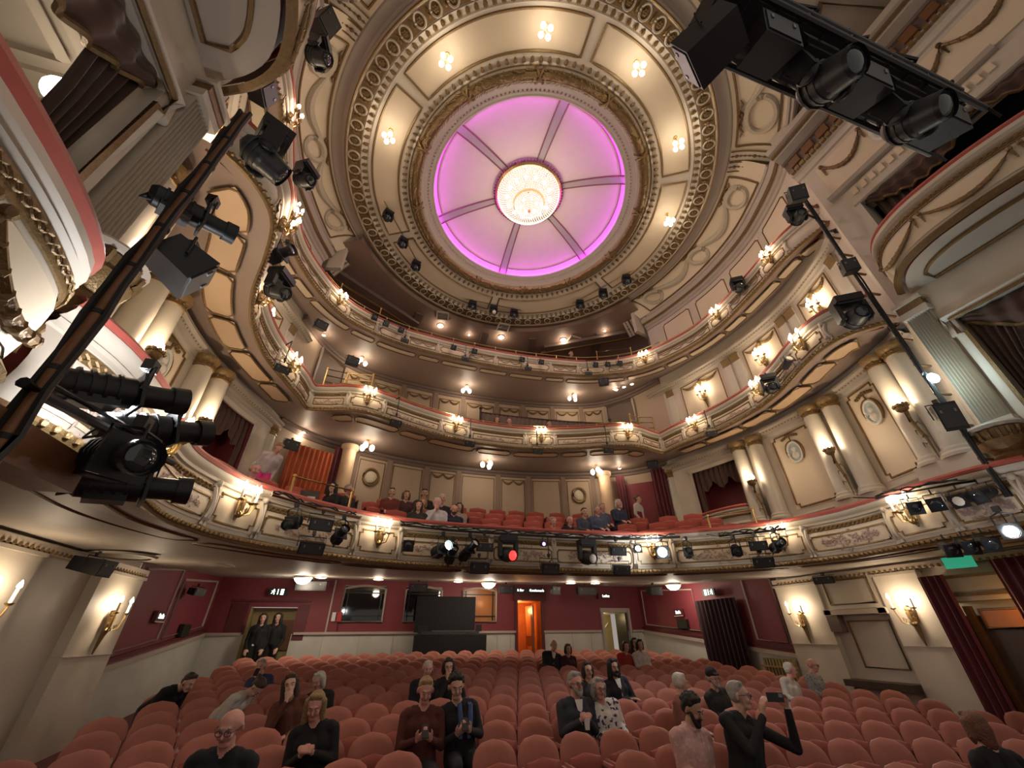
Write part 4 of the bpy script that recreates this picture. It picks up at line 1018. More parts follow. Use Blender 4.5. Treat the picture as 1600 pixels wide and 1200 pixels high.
# curtains
def curtain(name, label, pts_top, zt, zb, mt, folds=9, amp=0.05, cat='curtain', group=None, gather=None):
    P = Plan(pts_top, mirror=False, step=0.03); m = MB(); n = max(24, folds * 8); rows = []
    for i in range(n + 1):
        u = i / n; t = P.L * u; row = []
        for k in range(7):
            v = k / 6; z = zt + (zb - zt) * v
            tt = t if gather is None else t + (gather * P.L - t) * (0.5 * math.sin(min(1, v / 0.62) * PI / 2) if v < 0.62 else 0.5 - 0.2 * (v - 0.62) / 0.38)
            row.append(P.pt(tt, amp * (0.6 + 0.4 * v) * math.sin(2 * PI * folds * u + 0.6 * math.sin(5 * u)), z))
        rows.append(row)
    m.grid(rows); o = m.build(name, mt); tag(o, label, cat, group)
    return o
curtain('door_curtain', 'tall dark curtain over the right exit beside the marble dado', [(7.62, 11.02), (7.62, 12.86)], 2.72, 0.25, 'curtain_dark', 10, 0.06)
curtain('stage_box_curtain', 'tall maroon curtain hanging beside the right-hand wall sconce in the stalls', [(7.28, 5.42), (7.34, 5.9)], 2.72, -0.05, 'curtain_red', 4, 0.06)
curtain('stage_box_curtain', 'short lit magenta curtain at the right edge under the green exit sign', [(7.0, 3.9), (7.1, 4.6)], 2.85, 1.2, 'curtain_red', 5, 0.05)
# stalls stage box at the right edge: dark wood, gilt panel
sb = thing('stage_box', 'dark wood stage box with gilt cornice and orange lit panel at the right edge', 'box', (7.62, 4.5, -0.1))
MB().box((0.0, 0.0, 2.60), (0.15, 1.3, 0.22)).build('cornice', 'cornice_grey', sb)
[MB().bar((-0.16, -1.3, z), (-0.16, 1.3, z), 0.05, 0.05).build('cornice_moulding', 'gold_dark', sb) for z in (2.48, 2.78)]
MB().box((0.04, 0.0, 1.05), (0.09, 1.3, 1.10)).build('box_body', 'wood_dark', sb)
for k, y in enumerate((0.95, 0.2, -0.6)): MB().bar((-0.10, y, 0.0), (-0.10, y, 2.3), 0.10, 0.10).build('box_post', 'wood', sb)
MB().box((-0.06, 0.55, 2.10), (0.02, 0.26, 0.13)).build('gilt_panel', 'wood_orange', sb)
MB().tube([(-0.09, 0.28, 1.96), (-0.09, 0.82, 1.96), (-0.09, 0.82, 2.24), (-0.09, 0.28, 2.24)], 0.022, 5, closed=True).build('panel_moulding', 'gold', sb)
point_light(sb, (-0.45, 0.2, 2.25), 3, (1.0, 0.5, 0.15), 0.05)

# ------------------------------------------------------------------ proscenium sides with the stage boxes
def pros_side(s):
    side = 'right' if s > 0 else 'left'
    root = thing('wall_proscenium_' + side, kind='structure'); X = 5.5
    def blk(nm, y0, y1, z0, z1, mt='plaster', x0=X, x1=X + 0.4):
        m = MB(); m.box((s * (x0 + x1) / 2, (y0 + y1) / 2, (z0 + z1) / 2), ((x1 - x0) / 2, (y1 - y0) / 2, (z1 - z0) / 2)); return m.build(nm, mt, root, smooth=False)
    blk('wall_pier', 2.50, 3.02, -0.6, 11.15); blk('wall_pier', -2.6, -0.95, -0.6, 11.15)
    blk('wall_band', -0.95, 2.50, -0.6, 3.45); blk('wall_band', -0.95, 2.50, 6.15, 7.35); blk('wall_band', -0.95, 2.50, 9.35, 11.15)
    m = MB(); m.grid([[(s * 5.5, 3.02, -0.6), (s * 5.5, 3.02, 12.3)], [(s * 5.98, 3.25, -0.6), (s * 5.98, 3.25, 12.3)]]); m.build('wall_return', 'plaster', root)
    # entablature
    def strip(prof, mt, nm='entablature', y0=-2.6, y1=3.15):
        m = MB(); m.grid([[(s * (X - o), y, z) for o, z in prof] for y in (y0, y1)]); m.grid([[(s * (X - o), y1, z), (s * (X + 0.1), y1, z)] for o, z in prof]); return m.build(nm, mt, root)
    strip([(0, 11.1), (0.05, 11.12), (0.08, 11.25), (0.14, 11.28), (0.14, 11.42)], 'plaster')
    strip([(0.14, 11.42), (0.14, 11.72), (0.20, 11.74), (0.22, 11.80)], 'beam_brown')
    strip([(0.22, 11.80), (0.42, 11.86), (0.46, 11.98), (0.55, 12.02), (0.58, 12.16), (0.1, 12.25)], 'cornice_grey')
    strip([(0.0, 12.2), (0.0, 13.1)], 'plaster_grey', 'attic_wall')
    dm = MB().box((0, 0, 0), (0.05, 0.045, 0.05)).mesh('dentil', 'gold'); bm_ = MB().box((0, 0, 0), (0.06, 0.12, 0.12)).mesh('frieze_block', 'wood')
    for i in range(36): link('dentil', dm, root, (s * (X - 0.16), 3.05 - i * 0.13, 11.34))
    for i in range(13): link('frieze_block', bm_, root, (s * (X - 0.15), 2.9 - i * 0.36, 11.57))
    strip([(0.46, 11.90), (0.50, 11.92), (0.50, 11.97)], 'gold_dark', 'cornice_fillet')
    # attic panel with swags and an oval
    m = MB(); m.box((s * (X - 0.01), 1.0, 10.45), (0.03, 1.75, 0.50)); m.build('attic_panel', 'ivory', root)
    sp = Plan([(s * X, -0.9), (s * X, 2.9)] if s > 0 else [(s * X, 2.9), (s * X, -0.9)], mirror=False)
    T = lambda y: sp.near(s * X, y)
    for a, b in ((2.6, 1.75), (1.2, 0.3), (0.3, -0.6)): swag(sp, root, min(T(a), T(b)), max(T(a), T(b)), 10.85, 0.42, 0.05, 'gold_dark', 0.04, tails=True)
    O = Vector((s * (X - 0.06), 1.46, 10.42))
    m = MB(); m.add([O - Vector((s * 0.03, 0, 0))] + [O + Vector((0, 0.22 * math.cos(t), 0.30 * math.sin(t))) for t in [k * PI / 12 for k in range(24)]], [(0, k + 1, (k + 1) % 24 + 1) for k in range(24)])
    med = m.build('medallion', 'medallion_blue', root); MB().tube([O + Vector((0, 0.24 * math.cos(t), 0.32 * math.sin(t))) for t in [k * PI / 12 for k in range(24)]], 0.035, 6, closed=True).build('medallion_frame', 'medallion_white', med)
    m = MB(); m.sph(O + Vector((-s * 0.03, -0.02, 0.06)), (0.05, 0.12, 0.14), 8, 6); m.sph(O + Vector((-s * 0.02, 0.03, -0.12)), (0.04, 0.15, 0.10), 8, 6); m.build('cameo_figure', 'medallion_white', med)
    # opening cornice (upper) with modillions
    strip([(0, 9.85), (0.10, 9.87), (0.14, 9.95), (0, 10.0)], 'cornice_grey', 'opening_cornice', 0.0, 2.85)
    strip([(0, 9.35), (0.04, 9.37), (0.06, 9.5), (0.03, 9.8)], 'plaster', 'opening_architrave', -0.95, 2.6)
    mm_ = MB().box((0, 0, 0), (0.05, 0.05, 0.09)).mesh('modillion', 'ivory')
    for i in range(14): link('modillion', mm_, root, (s * (X - 0.05), 2.42 - i * 0.17, 9.62))
    # fluted pilaster of the lower storey
    m = MB(); N = 8; z0, z1 = 4.42, 6.48; pts = []
    for i in range(N * 4 + 1):
        u = i / (N * 4); y = 2.65 + 0.33 * u; o = 0.10 + (0.0 if i % 4 in (0,) else (-0.075 if i % 4 == 2 else -0.055)); pts.append((y, o))
    m.grid([[(s * (X - o), y, z0), (s * (X - o), y, z1)] for y, o in pts])
    for y in (2.65, 2.98): m.grid([[(s * X, y, z0), (s * X, y, z1)], [(s * (X - 0.10), y, z0), (s * (X - 0.10), y, z1)]])
    pil = m.build('fluted_pilaster', 'plaster', root, smooth=False)
    m = MB(); m.box((s * (X - 0.06), 2.815, 6.54), (0.09, 0.20, 0.06)); m.box((s * (X - 0.08), 2.815, 6.76), (0.12, 0.22, 0.03)); m.build('capital', 'plaster', pil)
    m = MB(); m.box((s * (X - 0.07), 2.815, 6.665), (0.09, 0.19, 0.065)); m.build('capital_frieze', 'gold_dark', pil)
    m = MB(); m.box((s * (X - 0.08), 2.815, 4.38), (0.12, 0.21, 0.04)); m.box((s * (X - 0.07), 2.815, 4.30), (0.10, 0.20, 0.05)); m.build('pilaster_base', 'plaster', pil)
    # curtain frame (lower) with eared corners
    zt = 6.15; fr = [(2.54, 3.8), (2.54, 5.85), (2.62, 5.85), (2.62, 6.22), (-1.0, 6.22)]
    m = MB(); m.tube([(s * (X - 0.03), y, z) for y, z in fr], 0.07, 4); m.build('opening_frame', 'plaster', root)
    m = MB(); m.tube([(s * (X - 0.07), y - 0.08, z - (0.08 if z > 6 else 0)) for y, z in fr], 0.03, 5); m.build('opening_frame_gilt', 'gold_dark', root)
    # interiors of the boxes
    for z0, z1, mt in ((3.2, 6.35, 'plaster_grey'), (7.3, 9.6, 'void_shade')):  # upper interior coloured as if in deep shade
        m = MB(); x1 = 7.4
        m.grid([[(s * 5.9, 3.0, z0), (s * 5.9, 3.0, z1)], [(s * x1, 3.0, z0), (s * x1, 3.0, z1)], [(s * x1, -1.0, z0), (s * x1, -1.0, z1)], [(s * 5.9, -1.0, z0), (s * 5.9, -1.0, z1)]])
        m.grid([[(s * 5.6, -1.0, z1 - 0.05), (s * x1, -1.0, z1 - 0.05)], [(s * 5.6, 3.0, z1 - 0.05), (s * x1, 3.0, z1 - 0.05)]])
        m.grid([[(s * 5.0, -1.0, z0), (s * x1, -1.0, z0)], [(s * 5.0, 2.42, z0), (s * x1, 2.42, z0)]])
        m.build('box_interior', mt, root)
    for k, (e, zz) in enumerate(((0.25, 6.27), (0.42, 6.24))):
        MB().tube([(s * (5.9 + e), 2.95 - e, zz), (s * (7.3 - e), 2.95 - e, zz), (s * (7.3 - e), -0.9 + e, zz), (s * (5.9 + e), -0.9 + e, zz)], 0.05, 5, closed=True).build('ceiling_moulding', 'plaster', root)
    return root
pr_r = pros_side(1); pr_l = pros_side(-1)
# flat ceiling between the front vault and the proscenium
m = MB(); rows = []
for i in range(41):
    a = math.radians(122 + 116 * i / 40); d = Vector((math.sin(a), math.cos(a))); p = Vector((RC[0], RC[1])) + d * 7.24
    k = min((6.2 - abs(p.x)) / max(1e-6, abs(d.x)) if abs(p.x) < 6.2 else 0.0, (p.y + 3.0) / max(1e-6, -d.y)) if d.y < 0 else 0
    q = p + d * max(0.0, k); rows.append([(p.x, p.y, 12.96), (q.x, q.y, 12.90)])
m.grid(rows); m.build('proscenium_flat', 'cornice_grey', ceil)
for s in (-1, 1):
    MB().tube([(s * 5.7, 2.6, 12.88), (s * 5.75, 0.2, 12.86), (s * 4.1, 0.6, 12.88)], 0.06, 5, closed=True).build('flat_moulding', 'gold_dark', ceil)

# stage boxes: swelling fronts on both sides
def box_front(s, pts, zb, zt, name, label, ornate):
    P = Plan([(s * x, y) for x, y in (pts if s > 0 else reversed(pts))], mirror=False)
    root = thing(name, label, 'theatre box', (0, 0, 0), kind='structure'); h = zt - zb
    of = lambda z: 0.0 + 0.06 * math.sin(PI * (z - zb) / h)
    m = MB(); P.sweep(m, [(of(zb + h * 0.08 + (h * 0.68) * k / 6), zb + h * 0.08 + (h * 0.68) * k / 6) for k in range(7)]); m.build('fascia', 'plaster', root)
    m = MB(); P.sweep(m, [(of(zb + h * q) + 0.012, zb + h * q) for q in (0.16, 0.30, 0.44, 0.56)], 0.25, P.L - 0.25); m.build('front_panel', 'ivory', root)
    m = MB(); P.sweep(m, [(0.0, zb - 0.012), (0.07, zb - 0.005), (0.10, zb + 0.03), (0.06, zb + h * 0.09)]); m.build('base_moulding', 'gold_dark', root)
    frieze(P, root, 0.05, P.L - 0.05, zb + h * 0.68, of(zb + h * 0.68) + 0.02, 'gold', 0.026, 0.15, 0.0075)
    m = MB(); z = zb + h * 0.76; P.sweep(m, [(0.03, z), (0.09, z + 0.03), (0.06, z + 0.06), (0.10, z + 0.09), (0.09, zt - 0.05)]); m.build('cornice', 'plaster', root)
    MB().tube(P.line(0, P.L, 0.03, zt, 0.1), 0.085 if ornate else 0.06, 8).build('velvet_rail', 'velvet_rail', root)
    m = MB(); P.sweep(m, [(-0.06, zt), (-0.06, zb)]); m.build('inner_face', 'circle_velvet', root)
    # soffit of the swelling front
    m = MB(); N = 30; rows = []
    for i in range(N + 1):
        a = P.pt(P.L * i / N, -0.05, zb); rows.append([a, (a + Vector((s * 5.5, a.y, zb - 0.05))) / 2 + Vector((0, 0, -0.03)), Vector((s * 5.55, a.y, zb - 0.05))])
    m.grid(rows); m.build('soffit', 'plaster_grey', root)
    m = MB(); rows = [r for r in rows[4:-4]]
    for (a, b, c) in (rows,) if False else (): pass
    lp = [P.pt(P.L * (0.12 + 0.76 * i / 20), -0.28, zb - 0.06) for i in range(21)]
    MB().tube(lp + [Vector((s * 5.42, lp[-1].y, zb - 0.08)), Vector((s * 5.42, lp[0].y, zb - 0.08))], 0.03, 5, closed=True).build('soffit_moulding', 'gold_dark', root)
    n = 3
    for i in range(n):
        w = (P.L - 0.5) / n; swag(P, root, 0.25 + i * w + 0.05, 0.25 + (i + 1) * w - 0.05, zb + h * 0.52, h * 0.30, of(zb + h * 0.4) + 0.02, 'gold_dark' if ornate else 'gold', 0.03)
    return root, P
LOWB = [(5.4, -0.6), (4.95, 0.1), (4.80, 0.8), (4.80, 1.5), (4.88, 2.05), (5.02, 2.38), (5.42, 2.62)]
UPB = [(5.4, -0.5), (4.85, 0.1), (4.62, 0.9), (4.58, 1.6), (4.64, 2.0), (4.80, 2.35), (5.08, 2.60), (5.45, 2.78)]
for s in (1, -1):
    w = 'opposite the camera' if s > 0 else 'beside the camera'
    bl, PB = box_front(s, LOWB, 2.95, 3.85, 'stage_box', ('lower swelling stage box front at the right edge behind the tall pole' if s > 0 else 'lower swelling stage box front at the left edge with scroll frieze and thick red rail'), True)
    bu, PU = box_front(s, UPB, 7.0, 7.88, 'stage_box', ('upper swelling stage box with long gilt swag below the dark opening at upper right' if s > 0 else 'upper stage box seen from beneath at the top left corner'), False)
    # gilded acanthus corbel under the lower box and shell bowl beside it
    m = MB(); rnd = random.Random(5)
    m.tube([(s * 5.35, 1.9, 2.95), (s * 5.02, 1.95, 2.86), (s * 5.0, 2.0, 2.62), (s * 5.22, 2.0, 2.38), (s * 5.45, 2.0, 2.2)], [0.30, 0.26, 0.20, 0.14, 0.05], 8)
    for k in range(60):
        u = rnd.random(); p = Vector((s * (5.02 + 0.3 * u), 1.95 + rnd.uniform(-0.28, 0.28) * (1 - u), 2.92 - 0.65 * u)); m.sph(p - Vector((s * 0.12, 0, 0)), (0.05, 0.07, 0.09), 6, 4)
    m.build('acanthus_corbel', 'gold_dark', bl)
    m = MB(); m.rev([(0.02, -0.42), (0.10, -0.40), (0.17, -0.30), (0.20, -0.24), (0.16, -0.20), (0.24, -0.10), (0.27, -0.02), (0.24, 0.0), (0.26, 0.06), (0.27, 0.12), (0.22, 0.13), (0.18, 0.02)], (s * 5.32, 2.86, 4.12), 20)
    bw = m.build('shell_bowl', 'gold', pr_r if s > 0 else pr_l)
    m = MB()
    for k in range(16):
        a = k * PI / 8; m.tube([(s * 5.32 + r * math.sin(a), 2.86 + r * math.cos(a), 4.12 + z) for r, z in ((0.25, -0.02), (0.27, 0.05), (0.28, 0.12))], 0.025, 5)
    m.build('bowl_gadroon', 'gold', bw)
    m = MB(); m.rev([(0.21, 0.14), (0.29, 0.14), (0.31, 0.18), (0.29, 0.21), (0.22, 0.21)], (s * 5.32, 2.86, 4.12), 20); m.build('bowl_rim', 'plaster', bw)
    # curtains of the two openings
    nm = 'right' if s > 0 else 'left'
    curtain('box_curtain', ('brown curtain hanging inside the lower stage box at the right edge' if s > 0 else 'long brown curtain sweeping across the lower stage box at top left'), [(s * 5.66, 1.95), (s * 5.66, 2.47)] if s > 0 else [(s * 5.66, 2.47), (s * 5.66, 1.95)], 6.12, 3.7, 'curtain_brown', 5, 0.045, 'curtain', None, 0.95 if s > 0 else 0.05)
    curtain('box_curtain', ('brown curtain at the edge of the black upper stage box opening at upper right' if s > 0 else 'brown curtain inside the upper stage box at the top left corner'), [(s * 5.75, 1.7), (s * 5.75, 2.4)] if s > 0 else [(s * 5.75, 2.4), (s * 5.75, 1.7)], 9.4, 7.6, 'curtain_brown', 5, 0.06)
    # swagged valances
    for z, lab in ((6.2, 'lower'), (9.42, 'upper')):
        m = MB(); rows = []; N = 150
        for i in range(N + 1):
            u = i / N; y = 2.48 - 2.7 * u; d = (0.70 if z < 7 else 0.5) * (0.14 + 0.86 * abs(math.sin(PI * (u * 1.5)))) 
            rows.append([(s * (5.62 + 0.028 * math.sin(u * 75 + 0.25 * k) * (0.4 + k / 8) + 0.02 * math.sin(k * 1.9 + 3 * u) - 0.10 * math.sin(PI * k / 8)), y, z - d * k / 8) for k in range(9)])
        m.grid(rows); va = m.build('valance', 'curtain_brown'); tag(va, ('swagged brown valance in the %s stage box opening ' % lab) + ('at the right edge' if s > 0 else 'at top left'), 'valance')
        MB().tube([Vector(r[-1]) for r in rows], 0.03, 5).build('valance_fringe', 'gold_dark', va)
lmp = thing('box_lamp', 'bright round globe lamp inside the left lower stage box', 'lamp', (-6.1, 2.53, 5.74))
MB().sph((0, 0, 0), 0.12, 14, 10).build('globe', 'bulb_soft', lmp); MB().cyl((0, 0, 0.1), (0, 0, 0.52), 0.012, 0.012, 6).cyl((0, 0, 0.09), (0, 0, 0.16), 0.05, 0.03, 8).build('lamp_stem', 'brass', lmp)
point_light(lmp, (0, 0, -0.02), 22, (1.0, 0.80, 0.55), 0.13)
# ------------------------------------------------------------------ lamps
def flame(mb, c, s=1.0):
    c = Vector(c); mb.tube([c, c + Vector((0, 0, 0.022 * s)), c + Vector((0, 0, 0.05 * s)), c + Vector((0, 0, 0.095 * s))], [0.012 * s, 0.027 * s, 0.023 * s, 0.003], 7)
ME = {}
def sconce_meshes(key, arms, tail, size):
    k = size
    m = MB(); m.tube([(0, 0.03 * k, 0.10 * k), (0, 0.045 * k, 0.02 * k), (0, 0.04 * k, -0.08 * k), (0, 0.02 * k, -0.14 * k - tail)], [0.02 * k, 0.045 * k, 0.035 * k, 0.008 * k], 7)
    for z in (0.06, -0.03, -0.10): m.sph((0, 0.05 * k, z * k), (0.045 * k, 0.03 * k, 0.03 * k), 7, 5)
    ME[key + 'plate'] = m.mesh('back_plate', 'gold')
    ends = []
    for i, (dx, dy, dz) in enumerate(arms):
        m = MB(); x, y, z = dx * k, dy * k, dz * k
        m.tube([(0, 0.05 * k, -0.04 * k), (x * 0.35, y * 0.6, -0.10 * k), (x * 0.8, y * 0.9, -0.08 * k), (x, y, z - 0.02 * k), (x, y, z)], 0.009 * k, 6)
        m.tube([(x * 0.55, y * 0.75, -0.10 * k), (x * 0.42, y * 0.7, -0.05 * k), (x * 0.60, y * 0.8, -0.03 * k), (x * 0.62, y * 0.8, -0.065 * k)], 0.006 * k, 5)
        m.cyl((x, y, z), (x, y, z + 0.018 * k), 0.018 * k, 0.034 * k, 9)
        ME[key + 'arm%d' % i] = m.mesh('arm', 'brass')
        ME[key + 'candle%d' % i] = MB().cyl((x, y, z + 0.018 * k), (x, y, z + 0.12 * k), 0.012 * k, 0.012 * k, 8).mesh('candle', 'candle')
        m = MB(); flame(m, (x, y, z + 0.12 * k), k * (0.7 if key == 'hall' else 1.0)); ME[key + 'bulb%d' % i] = m.mesh('bulb', 'bulb')
    ME[key] = len(arms)
sconce_meshes('two', [(-0.10, 0.12, 0.02), (0.10, 0.12, 0.02), (0.0, 0.17, -0.01)], 0.02, 1.35)
sconce_meshes('wall', [(-0.10, 0.12, 0.04), (0.10, 0.12, 0.04), (0.0, 0.16, 0.06)], 0.22, 1.5)
sconce_meshes('hall', [(-0.12, 0.12, 0.06), (0.12, 0.12, 0.06)], 0.30, 1.6)
def sconce(key, loc, rotz, label, power, group):
    r = thing('wall_sconce', label, 'sconce', loc, rotz, group)
    link('back_plate', ME[key + 'plate'], r)
    for i in range(ME[key]):
        a = link('arm', ME[key + 'arm%d' % i], r); link('candle', ME[key + 'candle%d' % i], a); link('bulb', ME[key + 'bulb%d' % i], a)
    point_light(r, (0, 0.24, 0.24), power)
    return r
def ordinal(i): return ['first', 'second', 'third', 'fourth', 'fifth', 'sixth', 'seventh', 'eighth', 'ninth', 'tenth', 'eleventh', 'twelfth'][i]
def tier_sconces(plan, ts, z, of, key, tier, group, power):
    ts = sorted(ts, reverse=True)          # left of the picture first
    for i, t in enumerate(ts):
        p = plan.pt(t, of(z) + 0.015, z)
        sconce(key, p, plan.rot(t), '%s gilt candle sconce from the left on the %s front' % (ordinal(i).capitalize(), tier), power, group)
tier_sconces(DC, dcS, 3.42, dc_of, 'two', 'lowest balcony', 'sconces on the lowest balcony front', 9)
tier_sconces(UC, ucS, 7.08, uc_of, 'two', 'middle balcony', 'sconces on the middle balcony front', 9)
tier_sconces(GA, gaS, 10.34, ga_of, 'two', 'topmost balcony', 'sconces on the topmost balcony front', 9)
for s, plan, nm in ((1, WR, 'right'), (-1, WL, 'left')):
    for y, wh in ((8.95, 'nearest the dark gangway'), (6.7, 'in the middle bay'), (4.62, 'nearest the stage')):
        t = t_of_y(plan, y); sconce('wall', plan.pt(t, 0.02, 8.55), plan.rot(t), 'Gilt sconce under a swag on the %s upper wall, %s' % (nm, wh), 14, 'sconces under swags on the side walls')
    # torch brackets on the dress circle columns
    for x, y, wh in ((6.78, 8.14, 'beside the curtained box'), (6.74, 5.82, 'between the two medallion panels'), (6.06, 3.86, 'nearest the stage')):
        n = Vector((-s, 0)); t = t_of_y(plan, y); rz = plan.rot(t)
        r = thing('torch_sconce', 'Torch bracket on the %s wall columns, %s' % (nm, wh), 'sconce', (s * (x - 0.14), y, 5.25), rz, 'torch brackets on the column pairs')
        m = MB(); m.tube([(0, 0.10, 0.0), (0.02, 0.09, -0.25), (-0.02, 0.05, -0.6), (0.0, 0.02, -0.95)], [0.05, 0.035, 0.025, 0.008], 7)
        for k in range(5): m.tube([(0, 0.08, -0.2 - 0.12 * k), (0.06 * (-1) ** k, 0.08, -0.16 - 0.12 * k), (0.09 * (-1) ** k, 0.06, -0.24 - 0.12 * k)], [0.015, 0.012, 0.004], 5)
        m.build('torch_stem', 'gold_dark', r)
        m = MB(); m.sph((0, 0.13, 0.03), (0.11, 0.10, 0.09), 9, 6)
        for k in range(9): m.sph((0.10 * math.cos(k * 0.7), 0.13 + 0.09 * math.sin(k * 0.7), 0.07), 0.04, 6, 4)
        m.build('torch_cup', 'gold_dark', r)
        m = MB()
        for k in range(3): m.tube([(0.045 * (k - 1), 0.13, 0.10), (0.06 * (k - 1), 0.13, 0.16), (0.045 * (k - 1), 0.13, 0.22), (0.05 * (k - 1), 0.13, 0.30 - 0.03 * abs(k - 1))], [0.03, 0.05, 0.035, 0.004], 7)
        m.build('bulb', 'bulb', r); point_light(r, (0, 0.24, 0.20), 14, (1.0, 0.76, 0.5))
# sconces on the stalls pilasters
for s, y, lab in ((-1, 10.35, 'Tall gilt sconce on the cream pilaster beside the left red panels'), (1, 8.95, 'Tall gilt sconce on the cream pilaster next to the dark red panel on the right'), (1, 6.45, 'Tall gilt sconce on the pilaster beside the maroon stage box curtain'), (-1, 7.3, 'Tall gilt sconce on the pilaster at the far left edge')):
    sconce('hall', (s * 7.63, y, 2.10), PI / 2 if s > 0 else -PI / 2, lab, 12, 'sconces on the stalls pilasters')

# pendants on the ring ceiling
def cluster(name, label, loc, drop, n, r, R, power, group, bulb_m='bulb_soft'):
    t = thing(name, label, 'ceiling light', loc, random.uniform(0, 6), group)
    m = MB(); m.cyl((0, 0, 0), (0, 0, -0.03), 0.06, 0.05, 10); m.cyl((0, 0, -0.03), (0, 0, -drop), 0.010, 0.010, 6); m.sph((0, 0, -drop), 0.03, 8, 5); m.build('stem', 'brass', t)
    for i in range(n):
        a = 2 * PI * i / n; p = Vector((R * math.cos(a), R * math.sin(a), -drop - 0.05))
        ar = MB().tube([(0, 0, -drop), (p.x * 0.6, p.y * 0.6, -drop + 0.03), (p.x, p.y, -drop - 0.0)], 0.008, 5).build('arm', 'brass', t)
        MB().sph(p + Vector((0, 0, -r * 0.9)), (r, r, r * 1.35), 10, 8).build('globe', bulb_m, ar)
    point_light(t, (0, 0, -drop - 0.28), power, (1.0, 0.78, 0.52), 0.14)
    return t
names = ['above the left light cluster', 'upper left, near the black loudspeaker', 'at the very top left of the chandelier', 'at the very top right of the chandelier', 'left of the black truss end', 'lower right, beside the rosette band']
for k, (x, y) in enumerate(((-4.44, 6.08), (-3.22, 3.96), (-1.18, 2.77), (1.2, 2.77), (3.2, 3.96), (4.44, 6.08))):
    cluster('ceiling_pendant', 'Cluster pendant of frosted globes on the ring ceiling, %s from the left' % ordinal([0, 1, 2, 3, 4, 5][k]), (x, y, 13.56), 0.30, 4, 0.062, 0.12, 11, 'cluster pendants on the ring ceiling')
for k, (x, y) in enumerate(((-3.83, 12.3), (0.02, 12.75), (3.86, 12.3))):
    cluster('soffit_light', 'Three-globe light under the middle balcony, %s' % ['above the left of the dress circle', 'in the centre', 'above the right of the dress circle'][k], (x, y - 0.55, 6.84), 0.12, 3, 0.075, 0.16, 10, 'three-globe lights under the middle balcony')
for k, (x, y) in enumerate(((-4.6, 12.2), (-0.73, 13.0), (3.52, 12.4))):
    cluster('soffit_light', 'Three-globe light under the topmost balcony, %s' % ['near the left aisle rail', 'in the centre', 'at the end of the dark screen'][k], (x, y - 0.1, 10.04), 0.10, 3, 0.07, 0.15, 10, 'three-globe lights under the topmost balcony')
# downlights
def downlight(label, x, y, z, r, power, group, mt='bulb_soft'):
    t = thing('downlight', label, 'downlight', (x, y, z), 0, group)
    MB().rev([(r, 0.0), (r * 1.25, -0.01), (r * 1.28, -0.03), (r * 1.05, -0.035), (r, -0.02)], (0, 0, 0), 18, flip=True).build('trim_ring', 'white_paint', t)
    MB().rev([(0.0, -0.045), (r * 0.6, -0.04), (r, -0.015)], (0, 0, 0), 18, flip=True).build('lamp_face', mt, t)
    if power: point_light(t, (0, 0, -0.14), power, (1.0, 0.80, 0.58), r)
for k, (x, y) in enumerate(((-4.6, 12.73), (-1.97, 13.43), (0.79, 13.43), (3.58, 12.80))):
    downlight('Round downlight in the brown gallery ceiling, %s from the left' % ordinal(k), x, y, 13.24, 0.11, 16, 'downlights in the gallery ceiling')
for k, (x, y) in enumerate(((-5.79, 11.57), (-0.64, 13.67), (4.47, 12.63), (5.11, 11.68))):
    downlight('Tiny bright spot in the brown gallery ceiling, %s from the left' % ordinal(k), x, y, 13.24, 0.045, 4, 'tiny spots in the gallery ceiling')
for k, (x, y, z, w) in enumerate(((-5.75, 11.1, 9.98, 'under the topmost balcony at the left'), (4.9, 11.4, 9.98, 'under the topmost balcony at the right'), (-5.6, 11.6, 6.80, 'under the middle balcony at the left'), (4.75, 11.7, 6.80, 'under the middle balcony at the right'))):
    downlight('Tiny bright spot %s' % w, x, y, z, 0.045, 5, 'tiny spots under the balconies')
for i in range(3):
    downlight('Small white spot over the right gangway, %s of three in a row' % ordinal(i), 4.95 + 0.12 * i, 11.35 - 0.35 * i, 9.93 - 0.06 * i, 0.06, 0, 'three spots over the gangway')
DL = [(-4.57, 14.4, 0), (-2.89, 14.6, 0), (-0.28, 14.7, 0), (3.51, 13.9, 0), (4.3, 13.6, 0)]
for k, (x, y, b) in enumerate(DL):
    downlight('Flush round light on the soffit over the rear stalls, %s from the left' % ordinal(k), x, y, 3.05 + 0.4 * (y - 9) / 7.5 + 0.0, 0.13, 13, 'flush lights over the rear stalls')
for k, (x, y) in enumerate(((-5.1, 14.6), (0.83, 14.9), (7.0, 13.0))):
    t = thing('bowl_light', 'Larger glowing bowl light under the lowest balcony, %s' % ['near the left exit', 'in front of the lit window', 'near the right exit curtain'][k], 'ceiling light', (x, y, 3.05 + 0.4 * (y - 9) / 7.5), 0, 'bowl lights over the rear stalls')
    MB().rev([(0, -0.21), (0.12, -0.19), (0.21, -0.12), (0.24, -0.06)], (0, 0, 0), 18, flip=True).build('glass_bowl', 'bulb_soft', t); MB().rev([(0.24, -0.06), (0.27, -0.05), (0.27, -0.02), (0.20, 0.02)], (0, 0, 0), 18, flip=True).build('bowl_rim', 'white_paint', t)
    point_light(t, (0, 0, -0.32), 26, (1.0, 0.84, 0.64), 0.16)
